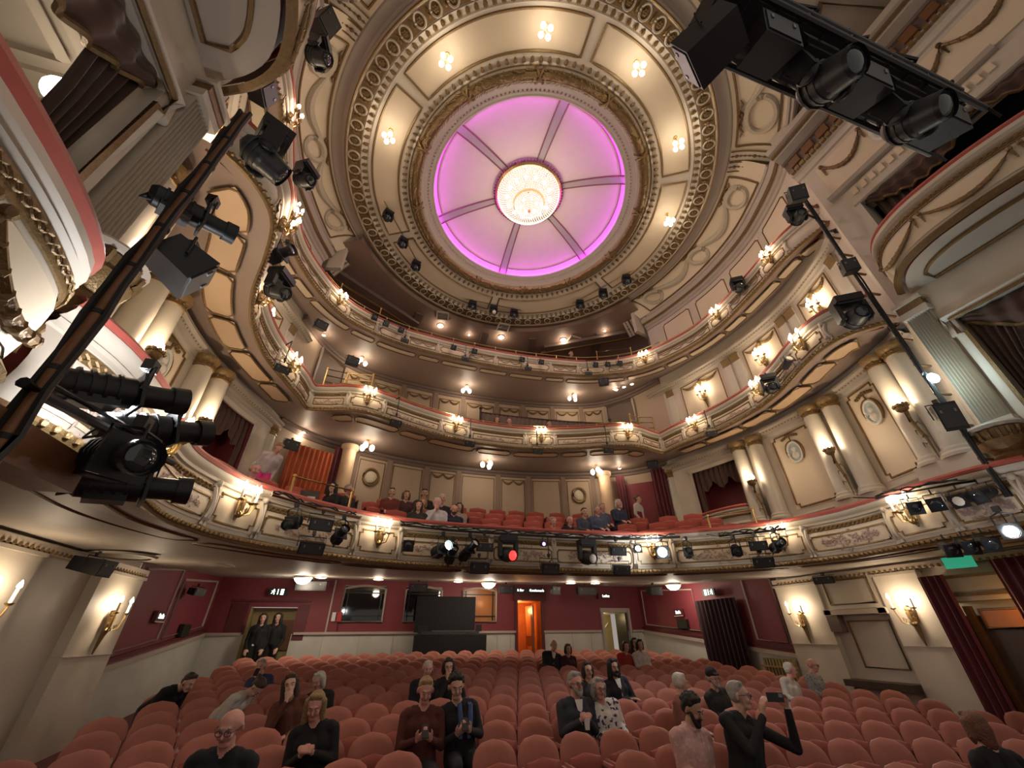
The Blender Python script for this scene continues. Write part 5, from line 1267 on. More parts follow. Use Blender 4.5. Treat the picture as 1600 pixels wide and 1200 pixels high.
# vents in the gallery ceiling
for k, (x, y) in enumerate(((-1.97, 12.78), (0.70, 12.75), (4.05, 12.67))):
    t = thing('ceiling_vent', 'Square brown grille in the gallery ceiling, %s from the left' % ordinal(k), 'vent', (x, y, 13.24), 0.1 * (k - 1), 'grilles in the gallery ceiling')
    m = MB(); w = 0.24
    for a, b in (((-w, -w), (w, -w)), ((w, -w), (w, w)), ((w, w), (-w, w)), ((-w, w), (-w, -w))): m.bar((a[0], a[1], -0.02), (b[0], b[1], -0.02), 0.05, 0.05)
    m.build('vent_frame', 'trim_paint', t)
    for i in range(5): MB().bar((-w, -0.16 + 0.08 * i, -0.01), (w, -0.16 + 0.08 * i, -0.01), 0.03, 0.02).build('vent_slat', 'beam_brown', t)

# chandelier at the crown of the dome
ch = thing('chandelier', 'great round crystal chandelier glowing at the centre of the violet dome', 'chandelier', (RC[0], RC[1], 14.42))
MB().rev([(1.02, 0.02), (1.10, 0.0), (1.12, -0.06), (1.06, -0.10), (0.98, -0.08)], (0, 0, 0), 60, flip=True).build('crown_ring', 'brass', ch)
m = MB()
for k in range(72):
    a = k * PI / 36; m.tube([(1.10 * math.sin(a), 1.10 * math.cos(a), 0.04), (1.16 * math.sin(a), 1.16 * math.cos(a), -0.02), (1.13 * math.sin(a), 1.13 * math.cos(a), -0.09)], [0.012, 0.03, 0.01], 5)
m.build('crown_leaves', 'gold_dark', ch)['kind'] = 'stuff'
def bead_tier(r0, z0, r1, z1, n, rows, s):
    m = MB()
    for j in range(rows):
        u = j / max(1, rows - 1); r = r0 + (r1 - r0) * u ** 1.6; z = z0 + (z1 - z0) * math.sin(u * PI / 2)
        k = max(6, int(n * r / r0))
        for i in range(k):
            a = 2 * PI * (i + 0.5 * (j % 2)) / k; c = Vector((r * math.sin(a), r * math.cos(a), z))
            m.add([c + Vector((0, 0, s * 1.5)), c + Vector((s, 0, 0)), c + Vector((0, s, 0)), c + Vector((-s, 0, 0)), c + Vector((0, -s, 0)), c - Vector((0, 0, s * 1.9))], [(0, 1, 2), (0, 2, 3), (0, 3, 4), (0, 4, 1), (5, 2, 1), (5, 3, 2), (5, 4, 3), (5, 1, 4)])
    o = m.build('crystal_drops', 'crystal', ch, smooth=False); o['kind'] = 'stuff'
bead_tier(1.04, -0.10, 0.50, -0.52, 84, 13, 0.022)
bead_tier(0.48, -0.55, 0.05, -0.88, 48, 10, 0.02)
MB().rev([(0.47, -0.50), (0.52, -0.52), (0.50, -0.57), (0.45, -0.56)], (0, 0, 0), 40, flip=True).build('lower_ring', 'brass', ch)
MB().tube([(0, 0, -0.86), (0, 0, -0.92), (0, 0, -0.98), (0, 0, -1.05)], [0.03, 0.06, 0.05, 0.01], 10).build('finial', 'brass', ch)
for i in range(14):
    a = 2 * PI * i / 14; MB().sph((0.72 * math.sin(a), 0.72 * math.cos(a), -0.22), 0.06, 8, 6).build('bulb', 'bulb_crystal', ch)
for i in range(6):
    a = 2 * PI * i / 6; MB().sph((0.26 * math.sin(a), 0.26 * math.cos(a), -0.62), 0.045, 8, 6).build('bulb', 'bulb_crystal', ch)
point_light(ch, (0, 0, -1.95), 120, (1.0, 0.84, 0.66), 0.5)
# ------------------------------------------------------------------ stalls seats
def padded(mb, w, z0, z1, thick, yc=0.0, lean=0.0, square=0.0, n=8, m=9, dish=0.03):
    """a padded velvet panel, round-topped, facing -y"""
    def half(v):
        q = 0.46 + 0.30 * square
        if v <= q: return w * (0.93 + 0.07 * v / q)
        return w * max(0.0, 1 - ((v - q) / (1 - q)) ** (2.3 + 3 * square)) ** (0.5)
    for side in (-1, 1):
        rows = []
        for j in range(m + 1):
            v = j / m; v = 1 - (1 - v) ** 1.25; hw = half(v); z = z0 + (z1 - z0) * v; row = []
            for i in range(n + 1):
                u = -1 + 2 * i / n; e = max(0.0, 1 - abs(u) ** 3.5) * (max(0.0, 1 - (max(0, v - 0.75) / 0.25) ** 3))
                row.append((u * hw, yc + lean * (z - z0) + side * thick * e ** 0.5 - dish * (u * hw / w) ** 2 , z))
            rows.append(row if side < 0 else row[::-1])
        mb.grid(rows)
    return mb
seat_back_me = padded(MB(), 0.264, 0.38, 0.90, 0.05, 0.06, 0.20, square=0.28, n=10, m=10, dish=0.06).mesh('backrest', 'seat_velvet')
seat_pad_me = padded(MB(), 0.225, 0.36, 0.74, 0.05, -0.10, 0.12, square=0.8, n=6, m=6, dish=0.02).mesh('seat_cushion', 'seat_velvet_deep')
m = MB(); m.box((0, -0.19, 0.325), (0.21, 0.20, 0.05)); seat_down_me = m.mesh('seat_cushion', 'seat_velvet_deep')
m = MB(); m.tube([(0, -0.34, 0.60), (0, -0.30, 0.63), (0, 0.02, 0.63), (0, 0.08, 0.60)], [0.015, 0.028, 0.028, 0.015], 6); arm_me = m.mesh('armrest', 'seat_velvet_deep')
m = MB(); m.box((0, -0.10, 0.30), (0.016, 0.16, 0.30)); m.box((0, -0.08, 0.02), (0.03, 0.2, 0.02)); std_me = m.mesh('seat_standard', 'black_metal')
NUM = ['first', 'second', 'third', 'fourth', 'fifth', 'sixth', 'seventh', 'eighth', 'ninth', 'tenth', 'eleventh', 'twelfth', 'thirteenth', 'fourteenth', 'fifteenth', 'sixteenth', 'seventeenth', 'eighteenth', 'nineteenth', 'twentieth', 'twenty-first', 'twenty-second', 'twenty-third', 'twenty-fourth', 'twenty-fifth', 'twenty-sixth', 'twenty-seventh', 'twenty-eighth', 'twenty-ninth', 'thirtieth']
def theatre_seat(loc, rotz, label, group, occupied=False, name='theatre_seat', meshes=None, cat='seat'):
    b, p, a, d = meshes or (seat_back_me, seat_pad_me, arm_me, std_me)
    if occupied: loc = Vector(loc) + Vector((-math.sin(rotz), math.cos(rotz), 0)) * 0.10
    r = thing(name, label, cat, loc, rotz, group)
    link('backrest', b, r); link('seat_cushion', seat_down_me if occupied else p, r)
    for s in (() if occupied else (-1, 1)):     # the sitter's elbows cover the arms of a seat in use
        st = link('seat_standard', d, r, (s * (0.258 if occupied else 0.222), 0, 0)); link('armrest', a, st, (0, 0, -0.08 if occupied else 0))
    return r
def stalls_rows():
    out = []
    for k in range(1, 16):
        Y0 = 3.3 + 0.82 * k; R = Y0 + 9.0; n = int(7.25 / 0.535); row = []
        for i in range(-n - 1, n + 2):
            a = (i + (0.5 if k % 2 else 0)) * 0.535 / R; x = R * math.sin(a); y = -9 + R * math.cos(a)
            if x < -6.15 + 0.0 * k or x > 6.95: continue
            d = Vector((x, y, 0)) - Vector((CAM.x, CAM.y, 0)); az = math.degrees(math.atan2(d.x, d.y)) - math.degrees(YAW)
            if y < 2.0 or az > 50 or az < -62 or d.length < 5.0 or (d.length < 5.9 and abs(az) < 10): continue
            row.append((x, y, floor_z(y), -a))
        out.append((k, row))
    return out
OCC = []           # seats in use, filled with the people table below
def is_occ(x, y): return any((x - ox) ** 2 + (y - oy) ** 2 < 0.09 for ox, oy in OCC)
def build_seats():
    rows = [r for r in stalls_rows() if r[1]]
    allseats = sorted([(((x - CAM.x) ** 2 + y * y), k, i) for k, row in rows for i, (x, y, z, a) in enumerate(row)])
    single = set((k, i) for _, k, i in allseats[:300])
    rest = MB(); nr = 0
    for ri, (k, row) in enumerate(rows):
        for i, (x, y, z, a) in enumerate(row):
            if (k, i) in single:
                theatre_seat((x, y, z), a, 'Salmon velvet stalls seat in the %s row from the front, %s from the left' % (NUM[ri], NUM[i]), 'salmon velvet stalls seats', is_occ(x, y))
            else:
                M = Matrix.Translation((x, y, z)) @ Matrix.Rotation(a, 4, 'Z')
                for me in (seat_back_me, seat_pad_me):
                    rest.cur = 0 if me is seat_back_me else 1
                    rest.add([M @ v.co for v in me.vertices], [tuple(p.vertices) for p in me.polygons]); nr += 1
    if nr:
        o = rest.build('rear_stalls_seats', ['seat_velvet', 'seat_velvet_deep']); tag(o, 'Mass of salmon velvet seats in the rearmost rows below the red wall', 'seats', None, 'stuff')
    print('seats', len(allseats))
# dress circle seats
cback = padded(MB(), 0.262, 0.40, 0.88, 0.045, 0.06, 0.15, square=0.9, n=6, m=6, dish=0.04).mesh('backrest', 'circle_velvet')
cpad = padded(MB(), 0.225, 0.36, 0.70, 0.05, -0.10, 0.12, square=0.8, n=6, m=6, dish=0.02).mesh('seat_cushion', 'circle_velvet')
carm = MB().tube([(0, -0.30, 0.60), (0, 0.05, 0.61)], 0.025, 5).mesh('armrest', 'wood')
def circle_seats():
    for r, (o, z, h) in enumerate(((-0.75, 3.20, 6.9), (-1.55, 3.54, 5.9), (-2.35, 3.88, 5.2), (-3.15, 4.22, 4.6))):
        n = int(h / 0.54); c = 0
        for i in range(n, -n - 1, -1):
            t = DC.L / 2 + (i + 0.5 * (r % 2)) * 0.54 * (1 + 0.0 * r); p, d, nn = DC.at(t)
            q = DC.pt(t, o, z)
            if q.y > 12.3 or abs(q.x) > 5.55 or (abs(q.x) > 4.5 and q.y > 10.2) or (abs(q.x) > 3.9 and q.y > 11.6): continue
            occ = None
            for w in PEOPLE:
                if w['group'] == 'audience in the dress circle' and w['pose'] != 'stand':
                    e = (w['base'] - Vector((q.x, q.y))).length
                    if e < 0.40 and abs(w['head'].z - z - 1.15) < 0.35 and not w.get('seated'): occ = w; break
            if occ: occ['seated'] = True; q = Vector((occ['base'].x - nn.x * 0.10, occ['base'].y - nn.y * 0.10, z))
            theatre_seat(q, math.atan2(nn.x, -nn.y), 'Dark red velvet dress circle seat, %s row behind the rail, %s from the left' % (NUM[r], NUM[c]), 'dress circle seats', bool(occ), 'circle_seat', (cback, cpad, carm, std_me)); c += 1
# ------------------------------------------------------------------ stage lighting
def rotm(az, el):
    """rotation turning local +y into the direction of azimuth az (from +Y to +X, degrees) and elevation el"""
    return Matrix.Rotation(-math.radians(az), 3, 'Z') @ Matrix.Rotation(math.radians(el), 3, 'X')
def aim(o, p):
    d = Vector(p) - Vector(o); return math.degrees(math.atan2(d.x, d.y)), math.degrees(math.atan2(d.z, math.hypot(d.x, d.y)))
STAGE = (0.3, -2.5, 2.0)
def xf(mb, R, off=(0, 0, 0)):
    off = Vector(off); mb.v = [tuple(R @ Vector(v) + off) for v in mb.v]; return mb
def profile_spot(label, loc, az, el, L=0.5, lens='lens_glass', up=0.28, group=None, r=0.085, glow=0, cam_side=False):
    """long ellipsoidal spotlight: lamp house, barrel, lens, yoke and clamp"""
    t = thing('profile_spotlight', label, 'stage light', loc, 0, group); R = rotm(az, el)
    m = MB(); m.cyl((0, -L * 0.55, 0), (0, -L * 0.02, 0), r * 1.15, r * 1.25, 12); m.cyl((0, -L * 0.62, 0), (0, -L * 0.55, 0), r * 0.8, r * 1.15, 12); m.box((0, -L * 0.30, -r * 0.9), (r * 0.9, L * 0.18, r * 0.5))
    for k in range(4): m.cyl((0, -L * (0.16 + 0.1 * k), 0), (0, -L * (0.13 + 0.1 * k), 0), r * 1.36, r * 1.36, 12)
    xf(m, R).build('lamp_house', 'black_metal', t)
    m = MB(); m.cyl((0, -L * 0.02, 0), (0, L * 0.36, 0), r * 0.92, r * 0.92, 14); m.cyl((0, L * 0.30, 0), (0, L * 0.45, 0), r * 1.12, r * 1.16, 14, cap=False); m.box((0, L * 0.02, 0), (r * 1.5, r * 0.12, r * 1.35))
    b = xf(m, R).build('lens_barrel', 'black_metal', t)
    m = MB(); m.sph((0, L * 0.37, 0), (r * 0.98, r * 0.25, r * 0.98), 14, 7); xf(m, R).build('lens', lens, b)
    m = MB(); m.box((0, L * 0.46, 0), (r * 1.25, 0.006, r * 1.25)); 
    m2 = MB(); m2.tube([R @ Vector((r * 1.35, 0, 0)), R @ Vector((r * 1.4, 0, 0)) + Vector((0, 0, up * 0.7)), Vector((0, 0, up * 0.85)), R @ Vector((-r * 1.4, 0, 0)) + Vector((0, 0, up * 0.7)), R @ Vector((-r * 1.35, 0, 0))], 0.012, 5); m2.build('yoke', 'black_metal', t)
    MB().cyl((0, 0, up * 0.8), (0, 0, up + 0.02), 0.02, 0.02, 7).box((0, 0, up), (0.03, 0.035, 0.035)).build('clamp', 'black_metal', t)
    MB().tube([R @ Vector((0, -L * 0.6, 0)), R @ Vector((0, -L * 0.7, 0)) + Vector((0.02, 0, -0.08)), Vector((0.04, 0.0, up * 0.3)), Vector((0.03, 0, up))], 0.008, 5).build('power_cable', 'cable', t)
    if glow: point_light(t, R @ Vector((0, L * 0.60, 0)), glow, (0.9, 0.95, 1.0), 0.07)
    return t
def moving_head(label, loc, az, el, s=1.0, lens='lens_glass', group=None, base_az=None, flip=1):
    """base box, two-armed yoke, round head with lens; hangs below loc"""
    t = thing('moving_head_light', label, 'stage light', loc, 0, group); az0 = az if base_az is None else base_az
    B = Matrix.Rotation(-math.radians(az0), 3, 'Z'); hz = -0.36 * s
    m = MB(); m.box((0, 0, -0.06 * s), (0.17 * s, 0.13 * s, 0.055 * s)); m.box((0, 0, -0.125 * s), (0.15 * s, 0.10 * s, 0.02 * s), taper=1.1); xf(m, B).build('base', 'black_metal', t)
    m = MB()
    for q in (-1, 1): m.box((q * 0.165 * s, 0, -0.25 * s), (0.032 * s, 0.07 * s, 0.14 * s)); m.sph((q * 0.165 * s, 0, hz), (0.034 * s, 0.085 * s, 0.085 * s), 8, 6)
    m.box((0, 0, -0.135 * s), (0.19 * s, 0.06 * s, 0.025 * s)); xf(m, B).build('yoke', 'black_metal', t)
    R = rotm(az, el)
    m = MB(); m.sph((0, -0.02 * s, 0), (0.135 * s, 0.17 * s, 0.135 * s), 12, 8); m.cyl((0, 0.02 * s, 0), (0, 0.19 * s, 0), 0.125 * s, 0.105 * s, 14)
    for q in range(3): m.cyl((0, (-0.10 + 0.05 * q) * s, 0), (0, (-0.085 + 0.05 * q) * s, 0), 0.142 * s, 0.142 * s, 12)
    h = xf(m, R, (0, 0, hz)).build('head', 'dark_grey', t)
    m = MB(); m.cyl((0, 0.185 * s, 0), (0, 0.215 * s, 0), 0.112 * s, 0.105 * s, 14, cap=False); xf(m, R, (0, 0, hz)).build('lens_rim', 'black_metal', h)
    m = MB(); m.sph((0, 0.187 * s, 0), (0.092 * s, 0.03 * s, 0.092 * s), 12, 6); xf(m, R, (0, 0, hz)).build('lens', lens, h)
    MB().cyl((0, 0, -0.01), (0, 0, 0.08), 0.022, 0.022, 7).build('clamp', 'black_metal', t)
    return t
def flood_box(label, loc, az, w=0.34, h=0.19, d=0.16, tilt=-15, group=None, name='flood_light', cat='stage light', drop=0.12):
    """boxy flood or loudspeaker in a hanging bracket"""
    t = thing(name, label, cat, loc, 0, group); R = rotm(az, tilt)
    m = MB(); z = -drop - h / 2
    vs = [(x * w / 2 * (0.86 if y < 0 else 1), y * d / 2, zz * h / 2 * (0.8 if y < 0 else 1)) for zz in (-1, 1) for x, y in ((-1, -1), (1, -1), (1, 1), (-1, 1))]
    m.add(vs, [(3, 2, 1, 0), (4, 5, 6, 7), (0, 1, 5, 4), (1, 2, 6, 5), (2, 3, 7, 6), (3, 0, 4, 7)]); xf(m, R, (0, 0, z)).build('housing', 'black_metal', t, smooth=False)
    m = MB(); m.box((0, d / 2 + 0.004, 0), (w * 0.44, 0.006, h * 0.40)); g = xf(m, R, (0, 0, z)).build('front_grille', 'dark_grey', t)
    m = MB()
    for q in (-1, 1): m.box((q * w * 0.30, d / 2 + 0.012, h * 0.18), (0.012, 0.005, 0.02))
    xf(m, R, (0, 0, z)).build('maker_badge', 'grey_metal', g)
    Bz = Matrix.Rotation(-math.radians(az), 3, 'Z')
    MB().tube([Bz @ Vector((-w * 0.54, 0, z)), Bz @ Vector((-w * 0.54, 0, -drop * 0.35)), Bz @ Vector((w * 0.54, 0, -drop * 0.35)), Bz @ Vector((w * 0.54, 0, z))], 0.009, 5).build('bracket', 'black_metal', t)
    MB().cyl((0, 0, -drop * 0.4), (0, 0, 0.04), 0.014, 0.014, 6).box((0, 0, 0.02), (0.025, 0.03, 0.03)).build('clamp', 'black_metal', t)
    return t
def par_can(label, loc, az, el, s=1.0, group=None, lens='lens_glass'):
    t = thing('par_can_light', label, 'stage light', loc, 0, group); R = rotm(az, el); z = -0.16 * s
    m = MB(); m.cyl((0, -0.12 * s, 0), (0, 0.10 * s, 0), 0.075 * s, 0.095 * s, 12, cap=True); m.sph((0, -0.12 * s, 0), 0.075 * s, 10, 6); xf(m, R, (0, 0, z)).build('can', 'black_metal', t)
    m = MB(); m.box((0, 0.115 * s, 0), (0.10 * s, 0.008 * s, 0.10 * s)); xf(m, R, (0, 0, z)).build('gel_frame', 'black_metal', t)
    m = MB(); m.sph((0, 0.122 * s, 0), (0.07 * s, 0.012 * s, 0.07 * s), 10, 5); xf(m, R, (0, 0, z)).build('lens', lens, t)
    B = Matrix.Rotation(-math.radians(az), 3, 'Z')
    MB().tube([B @ Vector((-0.11 * s, 0, z)), B @ Vector((-0.11 * s, 0, -0.02)), B @ Vector((0.11 * s, 0, -0.02)), B @ Vector((0.11 * s, 0, z))], 0.008, 5).build('yoke', 'black_metal', t); MB().cyl((0, 0, -0.02), (0, 0, 0.05), 0.012, 0.012, 6).build('clamp', 'black_metal', t)
    return t
# --- bars on the lowest balcony
def light_bar(label, pts, r=0.024, mt='black_metal', cables=True, group=None, hooks=4):
    t = thing('lighting_bar', label, 'lighting bar', pts[0]); p0 = Vector(pts[0]); P = [Vector(p) - p0 for p in pts]
    MB().tube(P, r, 8).build('bar_tube', mt, t)
    if cables:
        rnd = random.Random(len(label)); dense = []
        for a, b in zip(P, P[1:]):
            for k in range(8): dense.append(a.lerp(b, k / 8))
        for c in range(2): MB().tube([q + Vector((0, 0, 0.035 + rnd.uniform(-0.02, 0.05) - 0.0)) + Vector((rnd.uniform(-0.02, 0.02), rnd.uniform(-0.02, 0.02), 0)) for q in dense], 0.013, 5).build('cable_loom', 'cable', t)
        for k in range(hooks):
            q = P[0].lerp(P[-1], (k + 0.5) / hooks); i = min(range(len(P)), key=lambda j: (P[j] - q).length); b = P[i]
            MB().bar(b, b + Vector((0, 0.33, 0.10)), 0.03, 0.02).build('bar_bracket', 'black_metal', t)
    return t
light_bar('Short rusty lighting bar on the left of the lowest balcony front', [DC.pt(DC.near(-4.86, 6.9) + k * 0 , 0.40, 3.60) if False else V(*p) for p in ((-4.60, 6.55, 3.60), (-4.05, 7.15, 3.60), (-3.38, 7.65, 3.60))], mt='rust_pipe')
light_bar('Long black lighting bar across the middle of the lowest balcony front', [V(*p) for p in ((-2.65, 8.0, 3.60), (-1.8, 8.2, 3.60), (-0.9, 8.25, 3.60), (0.0, 8.27, 3.60), (0.9, 8.25, 3.60), (1.8, 8.18, 3.60), (2.6, 7.98, 3.60), (3.36, 7.66, 3.62))], hooks=7)
light_bar('Short lighting bar on the right of the lowest balcony front', [V(*p) for p in ((4.0, 7.2, 3.58), (4.45, 6.75, 3.58), (4.80, 6.25, 3.58))], hooks=3)
G1 = 'lights on the lowest balcony bars'
profile_spot('Profile spotlight at the left end of the left balcony bar', (-4.30, 6.93, 3.30), 195, -25, 0.36, group=G1, r=0.07)
flood_box('Black flood box in the middle of the left balcony bar', (-3.94, 7.26, 3.56), 160, 0.36, 0.19, group=G1, drop=0.10)
flood_box('Lower black flood box below the left balcony bar', (-3.99, 7.22, 3.20), 160, 0.38, 0.18, group=G1, drop=0.10, tilt=-25)
profile_spot('Profile spotlight aimed down at the right end of the left balcony bar', (-3.62, 7.47, 3.28), 150, 25, 0.36, group=G1, r=0.07)
par_can('Round black lamp at the left end of the long balcony bar', (-2.46, 8.05, 3.42), 180, -20, 1.0, group=G1)
profile_spot('Profile spotlight with bright cool lens on the long balcony bar', (-1.80, 8.19, 3.24), 150, 12, 0.46, 'lamp_cool', group=G1, r=0.08)
profile_spot('Steep profile spotlight beside the cool lens on the long balcony bar', (-1.60, 8.21, 3.16), 165, 35, 0.36, group=G1, r=0.07)
profile_spot('Slanting profile spotlight pointing up to its pale lens', (-1.25, 8.23, 3.26), 150, 30, 0.50, 'medallion_white', group=G1, r=0.07)
flood_box('Upper flood box left of the red-lensed moving light', (-0.95, 8.24, 3.56), 178, 0.34, 0.16, group=G1, drop=0.16)
flood_box('Lower flood box left of the red-lensed moving light', (-1.05, 8.23, 3.14), 178, 0.38, 0.20, group=G1, drop=0.10, tilt=-25)
moving_head('Moving light with a glowing red lens on the lowest balcony', (-0.45, 8.24, 3.56), 165, -12, 1.02, 'lamp_red', group=G1, base_az=180)
flood_box('Flood box hanging on a rod between the two moving lights', (0.45, 8.26, 3.20), 178, 0.38, 0.20, group=G1, drop=0.12, tilt=-25)
MB().bar((0.45, 8.26, 3.20), (0.45, 8.26, 3.62), 0.018).build('drop_rod', 'black_metal', bpy.data.objects['lighting_bar.001']).location = -bpy.data.objects['lighting_bar.001'].location
par_can('Tiny violet lamp above the flower panel', (0.33, 8.26, 3.52), 180, -5, 0.55, group=G1, lens='lamp_violet')
moving_head('Moving light with a clear lens on the lowest balcony', (1.32, 8.20, 3.56), 172, -12, 1.02, 'medallion_white', group=G1, base_az=182)
flood_box('Upper flood box right of the clear moving light', (2.02, 8.13, 3.56), 190, 0.36, 0.18, group=G1, drop=0.12)
flood_box('Lower flood box right of the clear moving light', (2.04, 8.13, 3.18), 190, 0.38, 0.19, group=G1, drop=0.10, tilt=-25)
par_can('Upright lamp with pale blue lens next to the dazzling spotlight', (2.45, 8.03, 3.52), 195, 0, 0.85, group=G1, lens='lamp_cool')
dz = profile_spot('Dazzling white followspot flaring on the lowest balcony bar', (2.99, 7.86, 3.32), aim((2.99, 7.86, 3.32), CAM)[0] + 4, -8, 0.34, 'lamp_white', group=G1, r=0.095, glow=55)
profile_spot('Dark profile spotlight right of the dazzling one', (3.44, 7.60, 3.30), 215, 5, 0.40, group=G1, r=0.065)
profile_spot('Profile spotlight at the left end of the right balcony bar', (4.18, 7.02, 3.26), 220, -25, 0.36, group=G1, r=0.07)
flood_box('Flood box in the middle of the right balcony bar', (4.46, 6.72, 3.54), 220, 0.34, 0.18, group=G1, drop=0.12)
flood_box('Lower flood box below the right balcony bar', (4.46, 6.72, 3.20), 220, 0.38, 0.19, group=G1, drop=0.08, tilt=-25)
profile_spot('Profile spotlight at the right end of the right balcony bar', (4.66, 6.42, 3.30), 190, 15, 0.36, group=G1, r=0.07)
# cable tags on the balcony
for k, x in enumerate((-2.1, -1.6, -1.2, -0.25, 0.6, 1.1, 1.95, 2.5)):
    t = DC.near(x, 8.5); p, d, n = DC.at(t); m = MB(); X = Vector((d.x, d.y, 0)) * 0.10; c = DC.pt(t, 0.155, 3.70)
    m.add([c - X + Vector((0, 0, -0.03)), c + X + Vector((0, 0, -0.03)), c + X + Vector((0, 0, 0.03)), c - X + Vector((0, 0, 0.03))], [(0, 1, 2, 3)]); m.build('row_tag', 'paper', dc_root)
# --- small floods under the middle balcony front
for (x, y, z), lab in zip(((-3.09, 9.69, 6.72), (-0.95, 10.46, 6.72), (1.14, 10.42, 6.70), (3.13, 9.67, 6.66), (5.47, 7.99, 6.76), (-5.5, 7.88, 6.76)), ('left of the centre', 'next left of the middle', 'next right of the middle', 'near the right cusp', 'on the right side', 'on the left side')):
    flood_box('Small black flood hanging below the middle balcony front, ' + lab, (x, y, z + 0.02), aim((x, y, z), STAGE)[0], 0.30, 0.16, 0.14, -30, 'floods under the middle balcony', drop=0.14)
    c = uc_root; MB().bar((x, y, z), (x, y, 7.3), 0.02).bar((x, y, 7.3), (x * 1.04, y + 0.30, 7.34), 0.02).build('drop_rod', 'black_metal', uc_root)
# --- groups on the topmost balcony front
G3 = 'lights on the topmost balcony front'
for (x, y, z), lab in zip(((-4.29, 10.26, 10.42), (-3.93, 10.43, 10.40), (-3.44, 10.65, 10.42)), ('first', 'second', 'third')):
    par_can('%s small can of the left trio on the topmost balcony' % lab.capitalize(), (x, y, z + 0.08), aim((x, y, z), STAGE)[0], -30, 0.95, G3)
for (x, y, z), lab in zip(((-1.63, 10.93, 10.30), (-0.88, 10.99, 10.34), (0.9, 10.99, 10.34), (1.63, 10.93, 10.34)), ('left one of the left pair', 'right one of the left pair', 'left one of the right pair', 'right one of the right pair')):
    par_can('Small can on the topmost balcony, ' + lab, (x, y, z + 0.08), aim((x, y, z), STAGE)[0], -30, 0.95, G3)
for (x, y, z), lab in zip(((3.66, 10.55, 10.36), (4.06, 10.37, 10.34), (4.46, 10.18, 10.34)), ('first', 'second', 'third')):
    par_can('%s small can of the right trio on the topmost balcony' % lab.capitalize(), (x, y, z + 0.08), aim((x, y, z), STAGE)[0], -30, 0.95, G3)
for (x, y, z), lab in zip(((-3.26, 10.68, 9.96), (-1.17, 10.98, 9.85), (1.13, 10.98, 9.90), (3.39, 10.66, 9.92)), ('under the left trio', 'under the left pair', 'under the right pair', 'under the right trio')):
    flood_box('Small flood hanging below the topmost balcony, ' + lab, (x, y, z + 0.16), aim((x, y, z), STAGE)[0], 0.26, 0.14, 0.12, -30, 'floods under the topmost balcony', drop=0.08)
    MB().bar((x, y, z + 0.15), (x, y, 10.5), 0.018).build('drop_rod', 'black_metal', ga_root)
for a, b in ((-4.45, -3.2), (3.3, 4.6)):
    MB().tube([GA.pt(GA.near(x, 10.6), 0.33, 10.52) for x in (a, (a + b) / 2, b)], 0.018, 6).build('lamp_bar', 'black_metal', ga_root)
# --- moving heads on the ring ceiling, three threes on short bars
for trio, lab in ((((-4.37, 8.56), (-3.84, 9.48), (-3.32, 10.37)), 'left'), (((-0.9, 11.79), (0.0, 11.80), (0.89, 11.78)), 'centre'), (((3.33, 10.49), (3.95, 9.66), (4.45, 8.74)), 'right')):
    a, b = Vector(trio[0] + (13.5,)), Vector(trio[2] + (13.5,)); e = (b - a).normalized() * 0.35
    t = thing('lighting_bar', 'Thin bar under the %s of the ring ceiling carrying three moving lights' % lab, 'lighting bar', a); MB().tube([-e, b - a + e], 0.016, 6).build('bar_tube', 'brass', t)
    for q in (Vector((0, 0, 0)), b - a): MB().cyl(q, q + Vector((0, 0, 0.10)), 0.012, 0.012, 6).build('hanger', 'brass', t)
    for (x, y), o in zip(trio, ('first', 'second', 'third')):
        moving_head('%s moving light from the left on the %s ring ceiling bar' % (o.capitalize(), lab), (x, y, 13.42), aim((x, y, 13), STAGE)[0], -42, 0.86, 'medallion_white' if (lab == 'centre' and o == 'second') else 'lens_glass', 'moving lights on the ring ceiling')
# --- left side: pole with spotlights
def pole(label, x, y, z0, z1, r, rungs=None, mt='rust_pipe'):
    t = thing('lighting_pole', label, 'lighting pole', (x, y, z0)); L = z1 - z0
    MB().cyl((0, 0, 0), (0, 0, L), r, r, 12).build('pole_tube', mt, t)
    for k in range(int(L / 0.35)): MB().cyl((0, 0, 0.2 + 0.35 * k), (0, 0, 0.225 + 0.35 * k), r * 1.12, r * 1.12, 12).build('cable_tie', 'cable', t)
    rnd = random.Random(4)
    for c in range(2): MB().tube([(r * (1.1 + 0.3 * rnd.random()) * (1 if c else -0.6), -r * 0.8 + rnd.uniform(-0.02, 0.02), L * k / 14) for k in range(15)], 0.016, 5).build('cable_loom', 'cable', t)
    return t
pole('Rusty vertical lighting pole in front of the left stage box', -4.5, 2.08, 2.35, 5.4, 0.034)
G2 = 'lights on the left pole'
arm = thing('lighting_bar', 'Black horizontal arm reaching from the left pole', 'lighting bar', (-4.5, 2.08, 2.78)); MB().tube([(0, -0.1, 0), (0.0, 0.0, 0.0), (0, 1.32, 0.16)], 0.026, 8).build('bar_tube', 'black_metal', arm); MB().tube([(0.02, 0, 0.05), (0.01, 0.5, 0.12), (0.02, 1.1, 0.17)], 0.014, 5).build('cable_loom', 'cable', arm)
profile_spot('Profile spotlight with pale blue lens high on the left pole', (-4.46, 2.24, 4.30), 55, 8, 0.46, 'medallion_white', group=G2, r=0.065, up=0.2)
flood_box('Large grey-sided box light high on the left pole', (-4.42, 2.26, 4.02), 60, 0.26, 0.24, 0.26, -25, G2, drop=0.04)
profile_spot('Upper of the pair of profile spotlights at the left edge', (-4.45, 2.56, 3.06), 50, 14, 0.56, group=G2, r=0.075, up=0.2)
profile_spot('Lower of the pair of profile spotlights at the left edge', (-4.42, 2.98, 3.02), 45, 18, 0.56, group=G2, r=0.08, up=0.2)
